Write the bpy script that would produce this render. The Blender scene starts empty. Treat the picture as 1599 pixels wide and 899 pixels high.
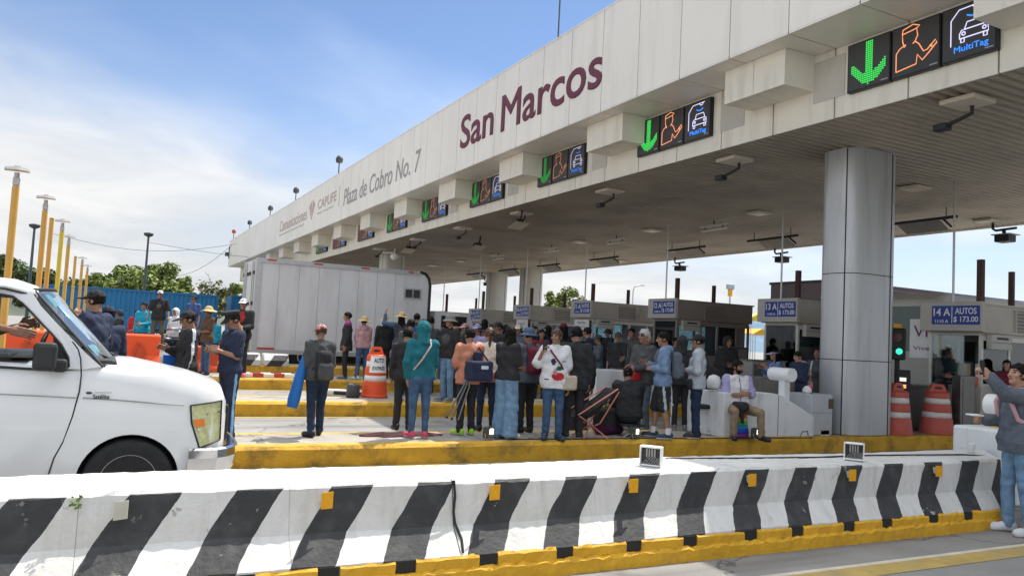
import bpy, bmesh, math, random
import numpy as np
from mathutils import Vector, Matrix
rnd = random.Random(7)
SC = bpy.context.scene
COL = SC.collection
R = math.radians

# ------------------------------------------------------------------ camera
# x = driving direction, y = across the lanes (away), z = up; the near lane is z = 0
W0, H0, FPX = 1599.0, 899.0, 1230.33
VPX, VPY = (3200.0, 652.0), (165.0, 496.0)
def _n(v): return v / np.linalg.norm(v)
_ax = _n(np.array([VPX[0] - 799.5, VPX[1] - 449.5, FPX]))
_ay = _n(np.array([VPY[0] - 799.5, VPY[1] - 449.5, FPX]))
_az = np.cross(_ax, _ay)
if _az[1] > 0: _az = -_az
ROT = np.stack([_ax, _ay, _az])
EYE = np.array([0, 0, 1.75])
cam_data = bpy.data.cameras.new('camera')
cam = bpy.data.objects.new('camera', cam_data); COL.objects.link(cam)
m = Matrix.Identity(4)
for i in range(3):
    m[i][0], m[i][1], m[i][2], m[i][3] = ROT[i][0], -ROT[i][1], -ROT[i][2], EYE[i]
cam.matrix_world = m
cam_data.sensor_width = 36.0; cam_data.sensor_fit = 'HORIZONTAL'
cam_data.lens = FPX / W0 * 36.0
cam_data.clip_start = 0.05; cam_data.clip_end = 6000
SC.camera = cam

# ------------------------------------------------------------------ sky, sun, exposure
SUN_VEC = Vector((0.54, 0.27, 1.0)).normalized()
SUN_EL = math.asin(SUN_VEC.z)
SUN_AZ = math.atan2(SUN_VEC.x, SUN_VEC.y)          # clockwise from +y
world = bpy.data.worlds.new('World'); SC.world = world
world.use_nodes = True
nt = world.node_tree; nt.nodes.clear()
N = nt.nodes.new; L = nt.links.new
out = N('ShaderNodeOutputWorld'); bg = N('ShaderNodeBackground'); bg.inputs[1].default_value = 0.10
sky = N('ShaderNodeTexSky'); sky.sky_type = 'NISHITA'; sky.sun_disc = False
sky.sun_elevation = SUN_EL; sky.sun_rotation = SUN_AZ
sky.altitude = 2000; sky.air_density = 1.0; sky.dust_density = 0.6; sky.ozone_density = 2.0
tc = N('ShaderNodeTexCoord'); sep = N('ShaderNodeSeparateXYZ'); L(tc.outputs['Generated'], sep.inputs[0])
def wmath(op, a, b=None, clamp=False):
    n = N('ShaderNodeMath'); n.operation = op; n.use_clamp = clamp
    for k, v in ((0, a), (1, b)):
        if v is None: continue
        if isinstance(v, (int, float)): n.inputs[k].default_value = v
        else: L(v, n.inputs[k])
    return n.outputs[0]
zz = wmath('ADD', wmath('MAXIMUM', sep.outputs[2], 0.0), 0.16)
comb = N('ShaderNodeCombineXYZ')
L(wmath('DIVIDE', sep.outputs[0], zz), comb.inputs[0]); L(wmath('DIVIDE', sep.outputs[1], zz), comb.inputs[1])
def wnoise(scale, detail, rough, dist, off):
    mp = N('ShaderNodeMapping'); mp.inputs['Location'].default_value = off
    L(comb.outputs[0], mp.inputs[0])
    n = N('ShaderNodeTexNoise'); n.inputs['Scale'].default_value = scale; n.inputs['Detail'].default_value = detail
    n.inputs['Roughness'].default_value = rough; n.inputs['Distortion'].default_value = dist
    L(mp.outputs[0], n.inputs['Vector']); return n.outputs[0]
def wramp(v, p0, p1):
    n = N('ShaderNodeMapRange'); n.interpolation_type = 'SMOOTHSTEP'
    n.inputs[1].default_value = p0; n.inputs[2].default_value = p1
    L(v, n.inputs[0]); return n.outputs[0]
big = wnoise(0.65, 4, 0.5, 0.35, (3.1, 1.4, 0)); fine = wnoise(1.8, 7, 0.55, 0.5, (0.4, 7.7, 0))
# cloud cover grows towards the horizon; streaks come from the noise
elev = sep.outputs[2]
cover = wmath('ADD', wmath('ADD', wmath('MULTIPLY', big, 0.44), wmath('MULTIPLY', fine, 0.10)),
              wmath('ADD', wmath('MULTIPLY', elev, -1.45), wmath('MULTIPLY', sep.outputs[0], -0.16)))
dens = wramp(cover, -0.27, 0.12)
shade = wramp(wmath('ADD', wmath('MULTIPLY', fine, 0.6), wmath('MULTIPLY', big, 0.5)), 0.40, 0.68)
cc = N('ShaderNodeMix'); cc.data_type = 'RGBA'
cc.inputs[6].default_value = (3.45, 3.58, 3.72, 1); cc.inputs[7].default_value = (4.5, 4.5, 4.48, 1)
L(shade, cc.inputs[0])
tint = N('ShaderNodeMix'); tint.data_type = 'RGBA'; tint.blend_type = 'MULTIPLY'; tint.inputs[0].default_value = 1
L(sky.outputs[0], tint.inputs[6]); tint.inputs[7].default_value = (0.78, 0.77, 0.78, 1)
mx = N('ShaderNodeMix'); mx.data_type = 'RGBA'
# clouds towards the sun scatter more of its light; boosted as canopy fill
dp = N('ShaderNodeVectorMath'); dp.operation = 'DOT_PRODUCT'; L(tc.outputs['Generated'], dp.inputs[0]); dp.inputs[1].default_value = SUN_VEC[:]
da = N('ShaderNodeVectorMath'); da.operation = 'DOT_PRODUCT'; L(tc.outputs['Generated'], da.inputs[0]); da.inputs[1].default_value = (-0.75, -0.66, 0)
glow = wmath('ADD', wmath('ADD', wmath('MULTIPLY', wmath('MULTIPLY', wramp(dp.outputs['Value'], 0.32, 0.90), wramp(elev, 0.12, 0.45)), 2.6), 1.0), wmath('MULTIPLY', wramp(da.outputs['Value'], 0.15, 0.8), 0.9))   # unseen clouds behind the camera brightened as added fill for canopy and crowd
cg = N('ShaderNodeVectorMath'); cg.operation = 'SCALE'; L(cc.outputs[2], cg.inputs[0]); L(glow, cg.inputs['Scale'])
# unseen high cloud added overhead for more ambient light
dens = wmath('MAXIMUM', dens, wmath('MULTIPLY', wramp(elev, 0.50, 0.75), 0.8))
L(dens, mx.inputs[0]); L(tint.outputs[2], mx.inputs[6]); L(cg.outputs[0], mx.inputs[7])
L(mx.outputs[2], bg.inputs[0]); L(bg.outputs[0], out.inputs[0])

sl = bpy.data.lights.new('sun', 'SUN'); sl.energy = 2.9; sl.angle = R(0.5); sl.color = (1.0, 0.95, 0.87)
so = bpy.data.objects.new('sun', sl); COL.objects.link(so)
so.rotation_euler = SUN_VEC.to_track_quat('Z', 'Y').to_euler(); so.location = (30, 20, 60)

SC.view_settings.view_transform = 'Standard'; SC.view_settings.look = 'None'
SC.view_settings.gamma = 1.0; SC.view_settings.use_curve_mapping = False
SC.view_settings.exposure = 1.1
SC.render.engine = 'CYCLES'
SC.cycles.use_denoising = True
SC.cycles.max_bounces = 7; SC.cycles.diffuse_bounces = 4; SC.cycles.glossy_bounces = 3
SC.cycles.transparent_max_bounces = 10; SC.cycles.sample_clamp_indirect = 6.0

# ------------------------------------------------------------------ places: a direction seen in the survey photo to a point in the world
def ray(x, y): return ROT @ np.array([(x - 799.5) / FPX, (y - 449.5) / FPX, 1.0])
def on_z(x, y, z):
    d = ray(x, y); return EYE + (z - EYE[2]) / d[2] * d
def on_y(x, y, Y):
    d = ray(x, y); return EYE + Y / d[1] * d
def on_x(x, y, X):
    d = ray(x, y); return EYE + X / d[0] * d
_GY = [-400, 10, 15, 20, 25, 30, 36, 42, 50, 4000]; _GZ = [0, 0, .12, .24, .34, .36, .26, .16, .05, 0.0]
def zg(Y): return float(np.interp(Y, _GY, _GZ))
ISL0, PITCH = 10.1, 4.73
def isl_y(k): return ISL0 + PITCH * k
def isl_z(k): return zg(isl_y(k)) + 0.27
# ------------------------------------------------------------------ tags
def tag(o, label=None, cat=None, group=None, kind=None):
    if label: o['label'] = label
    if cat: o['category'] = cat
    if group: o['group'] = group
    if kind: o['kind'] = kind
    return o
def empty(name, loc=(0, 0, 0), rz=0.0, label=None, cat=None, group=None):
    o = bpy.data.objects.new(name, None); COL.objects.link(o)
    o.location = loc; o.rotation_euler = (0, 0, rz); o.empty_display_size = 0.2
    return tag(o, label, cat, group)
def copy_tree(o, parent=None):
    c = o.copy(); COL.objects.link(c)
    if parent is not None:
        c.parent = parent; c.matrix_parent_inverse = o.matrix_parent_inverse.copy()
    for ch in list(o.children): copy_tree(ch, c)
    return c

# ------------------------------------------------------------------ materials
MATS = {}
def mat(name, rgb, rough=0.7, metal=0.0, var=0.12, vs=6.0, bump=0.0, bs=40.0, spec=0.35, dirt=0.0, dirt_rgb=(0.12, 0.1, 0.08), ds=1.3, coat=0.0, streak=None, crack=0.0):
    if name in MATS: return MATS[name]
    mt = bpy.data.materials.new(name); mt.use_nodes = True
    t = mt.node_tree; b = t.nodes['Principled BSDF']
    b.inputs['Roughness'].default_value = rough; b.inputs['Metallic'].default_value = metal
    b.inputs['Specular IOR Level'].default_value = spec
    if coat: b.inputs['Coat Weight'].default_value = coat; b.inputs['Coat Roughness'].default_value = 0.06
    tcn = t.nodes.new('ShaderNodeTexCoord')
    nz = t.nodes.new('ShaderNodeTexNoise'); nz.inputs['Scale'].default_value = vs; nz.inputs['Detail'].default_value = 6
    t.links.new(tcn.outputs['Object'], nz.inputs['Vector'])
    mr = t.nodes.new('ShaderNodeMapRange'); mr.inputs[1].default_value = 0.25; mr.inputs[2].default_value = 0.75
    mr.inputs[3].default_value = 1 - var; mr.inputs[4].default_value = 1 + var
    t.links.new(nz.outputs[0], mr.inputs[0])
    mu = t.nodes.new('ShaderNodeMix'); mu.data_type = 'RGBA'; mu.blend_type = 'MULTIPLY'; mu.inputs[0].default_value = 1
    mu.inputs[6].default_value = (*rgb, 1); t.links.new(mr.outputs[0], mu.inputs[7])
    colour = mu.outputs[2]
    if dirt:
        n2 = t.nodes.new('ShaderNodeTexNoise'); n2.inputs['Scale'].default_value = ds; n2.inputs['Detail'].default_value = 9
        n2.inputs['Roughness'].default_value = 0.68
        if streak:
            mp = t.nodes.new('ShaderNodeMapping'); mp.inputs['Scale'].default_value = streak
            t.links.new(tcn.outputs['Object'], mp.inputs[0]); t.links.new(mp.outputs[0], n2.inputs['Vector'])
        else: t.links.new(tcn.outputs['Object'], n2.inputs['Vector'])
        m2 = t.nodes.new('ShaderNodeMapRange'); m2.inputs[1].default_value = 0.50; m2.inputs[2].default_value = 0.72
        m2.inputs[4].default_value = dirt; t.links.new(n2.outputs[0], m2.inputs[0])
        mx2 = t.nodes.new('ShaderNodeMix'); mx2.data_type = 'RGBA'; mx2.inputs[7].default_value = (*dirt_rgb, 1)
        t.links.new(m2.outputs[0], mx2.inputs[0]); t.links.new(colour, mx2.inputs[6]); colour = mx2.outputs[2]
    if crack:
        vo = t.nodes.new('ShaderNodeTexVoronoi'); vo.feature = 'DISTANCE_TO_EDGE'; vo.inputs['Scale'].default_value = crack
        ad = t.nodes.new('ShaderNodeVectorMath'); ad.operation = 'ADD'; sc_ = t.nodes.new('ShaderNodeVectorMath'); sc_.operation = 'SCALE'; sc_.inputs['Scale'].default_value = .35
        t.links.new(nz.outputs['Color'], sc_.inputs[0]); t.links.new(tcn.outputs['Object'], ad.inputs[0]); t.links.new(sc_.outputs[0], ad.inputs[1]); t.links.new(ad.outputs[0], vo.inputs['Vector'])
        lt = t.nodes.new('ShaderNodeMapRange'); lt.inputs[1].default_value = .004; lt.inputs[2].default_value = .012; lt.inputs[3].default_value = .75; lt.inputs[4].default_value = 0
        t.links.new(vo.outputs['Distance'], lt.inputs[0]); mc = t.nodes.new('ShaderNodeMix'); mc.data_type = 'RGBA'; mc.inputs[7].default_value = (.05, .045, .04, 1)
        t.links.new(lt.outputs[0], mc.inputs[0]); t.links.new(colour, mc.inputs[6]); colour = mc.outputs[2]
    t.links.new(colour, b.inputs['Base Color'])
    if bump:
        n3 = t.nodes.new('ShaderNodeTexNoise'); n3.inputs['Scale'].default_value = bs; n3.inputs['Detail'].default_value = 5
        t.links.new(tcn.outputs['Object'], n3.inputs['Vector'])
        bp = t.nodes.new('ShaderNodeBump'); bp.inputs['Strength'].default_value = bump; bp.inputs['Distance'].default_value = 0.02
        t.links.new(n3.outputs[0], bp.inputs['Height']); t.links.new(bp.outputs[0], b.inputs['Normal'])
    MATS[name] = mt
    return mt
def emis(name, rgb, s):
    if name in MATS: return MATS[name]
    mt = bpy.data.materials.new(name); mt.use_nodes = True
    b = mt.node_tree.nodes['Principled BSDF']
    b.inputs['Base Color'].default_value = (*[c * 0.3 for c in rgb], 1)
    b.inputs['Emission Color'].default_value = (*rgb, 1); b.inputs['Emission Strength'].default_value = s
    MATS[name] = mt; return mt
def glass(name, tint, opacity, rough=0.03, fres=1.5):
    if name in MATS: return MATS[name]
    mt = bpy.data.materials.new(name); mt.use_nodes = True
    t = mt.node_tree; t.nodes.clear()
    o = t.nodes.new('ShaderNodeOutputMaterial'); mixs = t.nodes.new('ShaderNodeMixShader')
    fr = t.nodes.new('ShaderNodeFresnel'); fr.inputs[0].default_value = fres
    ad = t.nodes.new('ShaderNodeMath'); ad.operation = 'ADD'; ad.use_clamp = True; ad.inputs[1].default_value = opacity
    t.links.new(fr.outputs[0], ad.inputs[0])
    tr = t.nodes.new('ShaderNodeBsdfTransparent'); tr.inputs[0].default_value = (*tint, 1)
    gl = t.nodes.new('ShaderNodeBsdfGlossy'); gl.inputs[1].default_value = rough; gl.inputs[0].default_value = (0.85, 0.9, 0.95, 1)
    t.links.new(ad.outputs[0], mixs.inputs[0]); t.links.new(tr.outputs[0], mixs.inputs[1]); t.links.new(gl.outputs[0], mixs.inputs[2])
    t.links.new(mixs.outputs[0], o.inputs[0]); MATS[name] = mt; return mt

# ------------------------------------------------------------------ mesh builder
class MB:
    def __init__(self): self.v = []; self.f = []; self.m = []; self.s = []
    def add(self, verts, faces, mi=0, smooth=False):
        o = len(self.v); self.v.extend([tuple(map(float, p)) for p in verts])
        for q in faces:
            self.f.append([i + o for i in q]); self.m.append(mi); self.s.append(smooth)
        return self
    def box(self, x0, x1, y0, y1, z0, z1, mi=0):
        v = [(x, y, z) for z in (z0, z1) for y in (y0, y1) for x in (x0, x1)]
        return self.add(v, [(0, 2, 3, 1), (4, 5, 7, 6), (0, 1, 5, 4), (2, 6, 7, 3), (0, 4, 6, 2), (1, 3, 7, 5)], mi)
    def bbox(self, x0, x1, y0, y1, z0, z1, bev=0.02, mi=0):
        # a box with chamfered edges, built as the hull of inset faces
        b = min(bev, (x1 - x0) * .45, (y1 - y0) * .45, (z1 - z0) * .45)
        bm = bmesh.new(); bmesh.ops.create_cube(bm, size=1)
        for v in bm.verts:
            v.co = Vector(((x0 + x1) / 2 + v.co.x * (x1 - x0), (y0 + y1) / 2 + v.co.y * (y1 - y0), (z0 + z1) / 2 + v.co.z * (z1 - z0)))
        bmesh.ops.bevel(bm, geom=bm.edges[:], offset=b, segments=2, profile=0.5, affect='EDGES')
        bm.verts.index_update()
        self.add([v.co for v in bm.verts], [[v.index for v in f.verts] for f in bm.faces], mi); bm.free(); return self
    def quad(self, a, b, c, d, mi=0): return self.add([a, b, c, d], [(0, 1, 2, 3)], mi)
    def tube(self, pts, r, n=8, mi=0, cap=True, smooth=True):
        pts = [Vector(p) for p in pts]; rr = r if isinstance(r, (list, tuple)) else [r] * len(pts)
        rings = []; up = None
        for i, p in enumerate(pts):
            d = (pts[min(i + 1, len(pts) - 1)] - pts[max(i - 1, 0)]).normalized()
            if up is None: up = Vector((0, 0, 1)) if abs(d.z) < .9 else Vector((1, 0, 0))
            u = d.cross(up).normalized(); w = u.cross(d).normalized(); up = w
            rings.append([p + (u * math.cos(a) + w * math.sin(a)) * rr[i] for a in [2 * math.pi * k / n for k in range(n)]])
        v = [q for ring in rings for q in ring]; f = []
        for i in range(len(pts) - 1):
            for k in range(n):
                f.append((i * n + k, i * n + (k + 1) % n, (i + 1) * n + (k + 1) % n, (i + 1) * n + k))
        self.add(v, f, mi, smooth)
        if cap:
            self.add(rings[0], [tuple(range(n))[::-1]], mi); self.add(rings[-1], [tuple(range(n))], mi)
        return self
    def lathe(self, prof, c=(0, 0, 0), n=24, mi=0, smooth=True, sx=1.0, sy=1.0):
        v = []; f = []
        for r, z in prof:
            for k in range(n):
                a = 2 * math.pi * k / n; v.append((c[0] + r * sx * math.cos(a), c[1] + r * sy * math.sin(a), c[2] + z))
        for i in range(len(prof) - 1):
            for k in range(n): f.append((i * n + k, i * n + (k + 1) % n, (i + 1) * n + (k + 1) % n, (i + 1) * n + k))
        f.append(tuple(range(n))[::-1]); f.append(tuple((len(prof) - 1) * n + k for k in range(n)))
        return self.add(v, f, mi, smooth)
    def prism(self, poly, axis, a0, a1, mi=0):
        # poly in the other two axes, extruded along axis from a0 to a1
        def P(p, a): return {'x': (a, p[0], p[1]), 'y': (p[0], a, p[1]), 'z': (p[0], p[1], a)}[axis]
        n = len(poly); v = [P(p, a0) for p in poly] + [P(p, a1) for p in poly]
        f = [tuple(range(n)), tuple(range(n, 2 * n))[::-1]] + [(k, k + n, (k + 1) % n + n, (k + 1) % n) for k in range(n)]
        return self.add(v, f, mi)
    def build(self, name, mats, parent=None, normals=True):
        me = bpy.data.meshes.new(name); me.from_pydata(self.v, [], self.f)
        for mm in (mats if isinstance(mats, (list, tuple)) else [mats]): me.materials.append(mm)
        me.polygons.foreach_set('material_index', self.m); me.polygons.foreach_set('use_smooth', self.s)
        if normals:
            bm = bmesh.new(); bm.from_mesh(me); bmesh.ops.recalc_face_normals(bm, faces=bm.faces); bm.to_mesh(me); bm.free()
        me.update()
        o = bpy.data.objects.new(name, me); COL.objects.link(o)
        if parent is not None: o.parent = parent
        return o
def text_mesh(name, s, size, mt, mw, parent=None, extrude=0.004, align='CENTER', xs=1.0, bold=0.0, shear=0.0, fit=None, space=1.0, bev=0.0):
    cu = bpy.data.curves.new(name, 'FONT'); cu.body = s; cu.size = size; cu.align_x = align; cu.align_y = 'CENTER'
    cu.extrude = extrude; cu.offset = bold; cu.shear = shear; cu.resolution_u = 4; cu.space_character = space; cu.bevel_depth = bev; cu.bevel_resolution = 0
    tmp = bpy.data.objects.new('lettering_source', cu); COL.objects.link(tmp)
    dg = bpy.context.evaluated_depsgraph_get(); dg.update()
    me = bpy.data.meshes.new_from_object(tmp.evaluated_get(dg))
    bpy.data.objects.remove(tmp); bpy.data.curves.remove(cu)
    if fit:
        co = np.array([v.co[:] for v in me.vertices]); w = np.ptp(co[:, 0]); hh = np.ptp(co[:, 1])
        cx_, cy_ = (co[:, 0].max() + co[:, 0].min()) / 2, (co[:, 1].max() + co[:, 1].min()) / 2
        for v in me.vertices:
            v.co.x = (v.co.x - cx_) * fit[0] / w; v.co.y = (v.co.y - cy_) * fit[1] / hh
    elif xs != 1.0:
        for v in me.vertices: v.co.x *= xs
    me.materials.clear(); me.materials.append(mt)
    me.transform(mw)
    me.name = name
    o = bpy.data.objects.new(name, me); COL.objects.link(o)
    if parent is not None: o.parent = parent
    return o
def face_mx(c):   # writing on a face that looks towards -x: reads left to right towards -y
    return Matrix(((0, 0, -1, c[0]), (-1, 0, 0, c[1]), (0, 1, 0, c[2]), (0, 0, 0, 1)))
def face_my(c):   # writing on a face that looks towards -y
    return Matrix(((1, 0, 0, c[0]), (0, 0, -1, c[1]), (0, 1, 0, c[2]), (0, 0, 0, 1)))
# shared materials
M_STEEL = mat('galvanised steel', (0.45, 0.46, 0.46), 0.4, 0.8, 0.1, 12)
M_BLACK = mat('black plastic', (0.018, 0.018, 0.019), 0.5, 0, 0.2)
M_DARK = mat('dark grey metal', (0.06, 0.06, 0.062), 0.55, 0.1, 0.2)
M_WHITEP = mat('white enamel', (0.78, 0.79, 0.78), 0.45, 0, 0.05, 5, 0.03, 30, dirt=0.35, dirt_rgb=(0.4, 0.37, 0.32), ds=3)
M_RUBBER = mat('tyre rubber', (0.022, 0.022, 0.023), 0.85, 0, 0.25, 20, 0.2, 60)
M_CHROME = mat('chrome', (0.75, 0.76, 0.78), 0.12, 1.0, 0.03)
M_YELLOW = mat('yellow kerb paint', (0.58, 0.33, 0.03), 0.75, 0, 0.2, 5, 0.6, 22, dirt=0.9, dirt_rgb=(0.12, 0.085, 0.04), ds=2.6)
M_CONC = mat('island concrete', (0.31, 0.285, 0.25), 0.9, 0, 0.18, 3, 0.35, 60, dirt=0.55, dirt_rgb=(0.16, 0.145, 0.125), ds=0.9, crack=.55)
# ================================================================== the ground
def ground_material():
    mt = bpy.data.materials.new('concrete pavement'); mt.use_nodes = True
    t = mt.node_tree; b = t.nodes['Principled BSDF']; b.inputs['Roughness'].default_value = 0.85
    g = t.nodes.new('ShaderNodeNewGeometry')
    def noise(s, d=6, r=.6):
        n = t.nodes.new('ShaderNodeTexNoise'); n.inputs['Scale'].default_value = s; n.inputs['Detail'].default_value = d
        n.inputs['Roughness'].default_value = r; t.links.new(g.outputs['Position'], n.inputs['Vector']); return n.outputs[0]
    def ramp(v, a, b_, c=0, d=1):
        n = t.nodes.new('ShaderNodeMapRange'); n.inputs[1].default_value = a; n.inputs[2].default_value = b_
        n.inputs[3].default_value = c; n.inputs[4].default_value = d; t.links.new(v, n.inputs[0]); return n.outputs[0]
    def mixc(f, a, b_):
        n = t.nodes.new('ShaderNodeMix'); n.data_type = 'RGBA'
        for k, v in ((6, a), (7, b_)):
            if isinstance(v, tuple): n.inputs[k].default_value = (*v, 1)
            else: t.links.new(v, n.inputs[k])
        t.links.new(f, n.inputs[0]); return n.outputs[2]
    c = mixc(ramp(noise(1.1, 8), .3, .7), (0.20, 0.195, 0.185), (0.275, 0.265, 0.25))
    c = mixc(ramp(noise(60, 3), .45, .75, 0, .35), c, (0.12, 0.115, 0.11))
    mp = t.nodes.new('ShaderNodeMapping'); mp.inputs['Scale'].default_value = (0.12, 1.6, 1)       # tyre smears along the lane
    t.links.new(g.outputs['Position'], mp.inputs[0])
    n2 = t.nodes.new('ShaderNodeTexNoise'); n2.inputs['Scale'].default_value = 1.0; n2.inputs['Detail'].default_value = 7
    t.links.new(mp.outputs[0], n2.inputs['Vector'])
    c = mixc(ramp(n2.outputs[0], .50, .70, 0, .75), c, (0.09, 0.088, 0.085))
    c = mixc(ramp(noise(0.9, 3), .63, .72, 0, .75), c, (0.05, 0.048, 0.046))                             # oil spots
    vo = t.nodes.new('ShaderNodeTexVoronoi'); vo.feature = 'DISTANCE_TO_EDGE'; vo.inputs['Scale'].default_value = .3
    wv = t.nodes.new('ShaderNodeVectorMath'); wv.operation = 'ADD'; nn_ = t.nodes.new('ShaderNodeTexNoise'); nn_.inputs['Scale'].default_value = 1.4; nn_.inputs['Detail'].default_value = 5
    t.links.new(g.outputs['Position'], nn_.inputs['Vector']); t.links.new(g.outputs['Position'], wv.inputs[0]); t.links.new(nn_.outputs['Color'], wv.inputs[1]); t.links.new(wv.outputs[0], vo.inputs['Vector'])
    c = mixc(ramp(vo.outputs['Distance'], .002, .005, .7, 0), c, (.04, .038, .035))
    t.links.new(c, b.inputs['Base Color'])
    bp = t.nodes.new('ShaderNodeBump'); bp.inputs['Strength'].default_value = .35; bp.inputs['Distance'].default_value = .01
    t.links.new(noise(90, 4), bp.inputs['Height']); t.links.new(bp.outputs[0], b.inputs['Normal'])
    return mt
g = MB()
xs = [-1500, -300, -60, -20, -5, 0, 5, 10, 20, 40, 80, 300, 2500]; ys = _GY
gv = [(x, y, z) for y, z in zip(ys, _GZ) for x in xs]; nx = len(xs)
g.add(gv, [(j * nx + i, j * nx + i + 1, (j + 1) * nx + i + 1, (j + 1) * nx + i) for j in range(len(ys) - 1) for i in range(nx - 1)])
ground = g.build('ground', ground_material()); tag(ground, kind='structure')

# painted lines on the lanes
M_LINE = mat('worn yellow road paint', (0.40, 0.29, 0.09), 0.8, 0, 0.2, 6, 0.2, 50, dirt=1.0, dirt_rgb=(0.22, 0.2, 0.17), ds=3)
M_LINEW = mat('worn white road paint', (0.55, 0.50, 0.42), 0.8, 0, 0.2, 6, 0.2, 50, dirt=0.7, dirt_rgb=(0.22, 0.2, 0.17), ds=3)
def line(y0, y1, x0, x1, mt, lift=.004):
    q = MB(); z0, z1 = zg(y0) + lift, zg(y1) + lift
    q.quad((x0, y0, z0), (x1, y0, z0), (x1, y1, z1), (x0, y1, z1))
    tag(q.build('road_marking', mt), kind='structure')
line(4.36, 4.60, -8, 30, M_LINE); line(4.60, 4.66, -8, 30, M_LINEW)
for k in range(3):
    line(isl_y(k) + 1.47, isl_y(k) + 1.62, -4, 22, M_LINE); line(isl_y(k) - .2, isl_y(k) - .07, -4, 22, M_LINE)

# raised islands between the lanes, with painted kerbs (the first one is the near island the crowd stands on)
IW = 1.32
for k in range(9):
    y0, zt = isl_y(k), isl_z(k); b = MB(); x0, x1 = -6.0, 26.0
    nseg = 64 if k < 4 else 8
    rk = random.Random(40 + k)
    prof = [(0, -.05), (0.0, zt - .05), (.035, zt - .006), (.2, zt), (IW - .2, zt), (IW - .03, zt - .006), (IW, zt - .05), (IW, -.05)]
    n = len(prof); v = []
    for i in range(nseg + 1):
        x = x0 + (x1 - x0) * i / nseg
        for j, (dy, z) in enumerate(prof):
            jit = .007 if j in (1, 2, 5, 6) and k < 4 else 0
            v.append((x, y0 + dy + rk.uniform(-jit, jit), z + rk.uniform(-jit, jit) * .6))
    f = []; mi = []
    for i in range(nseg):
        for j in range(n - 1):
            f.append((i * n + j, (i + 1) * n + j, (i + 1) * n + j + 1, i * n + j + 1)); mi.append(1 if j == 3 else 0)
    b.v = v; b.f = f; b.m = mi; b.s = [False] * len(f)
    b.add([v[j] for j in range(n)], [tuple(range(n))], 0); b.add([v[nseg * n + j] for j in range(n)], [tuple(range(n))[::-1]], 0)
    tag(b.build('traffic_island', [M_YELLOW, M_CONC]), kind='structure')

# far hills
def ridge(name, y, pts, depth, mt):
    b = MB(); n = 70; rows = []
    rr = random.Random(int(y))
    for j, q in enumerate((0.0, .35, .7, 1.0)):
        row = []
        for i in range(n + 1):
            x = pts[0][0] + (pts[-1][0] - pts[0][0]) * i / n
            h = float(np.interp(x, [p[0] for p in pts], [p[1] for p in pts]))
            h += h * .13 * math.sin(i * 1.7) + h * rr.uniform(-.07, .07)
            row.append((x, y + depth * q, max(-1, h * (0, .6, .92, 1.0)[j]) - .5))
        rows.append(row)
    v = [p for r_ in rows for p in r_]
    b.add(v, [(j * (n + 1) + i, j * (n + 1) + i + 1, (j + 1) * (n + 1) + i + 1, (j + 1) * (n + 1) + i) for j in range(3) for i in range(n)], 0, True)
    tag(b.build(name, mt), kind='structure')
M_HILL = mat('wooded hillside', (0.085, 0.10, 0.075), 0.95, 0, 0.45, 0.02, 0.6, 0.1)
M_HILLB = mat('distant haze blue hillside', (0.10, 0.16, 0.22), 0.95, 0, 0.25, 0.01)  # blue of the distance haze is painted into the colour
ridge('hills', 620, [(-420, 26), (-200, 34), (-60, 40), (10, 34), (70, 20), (180, 12), (420, 14)], 200, M_HILL)
ridge('far_hills', 1500, [(600, 40), (1300, 72), (1800, 85), (2100, 110), (2600, 70)], 500, M_HILLB)

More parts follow.
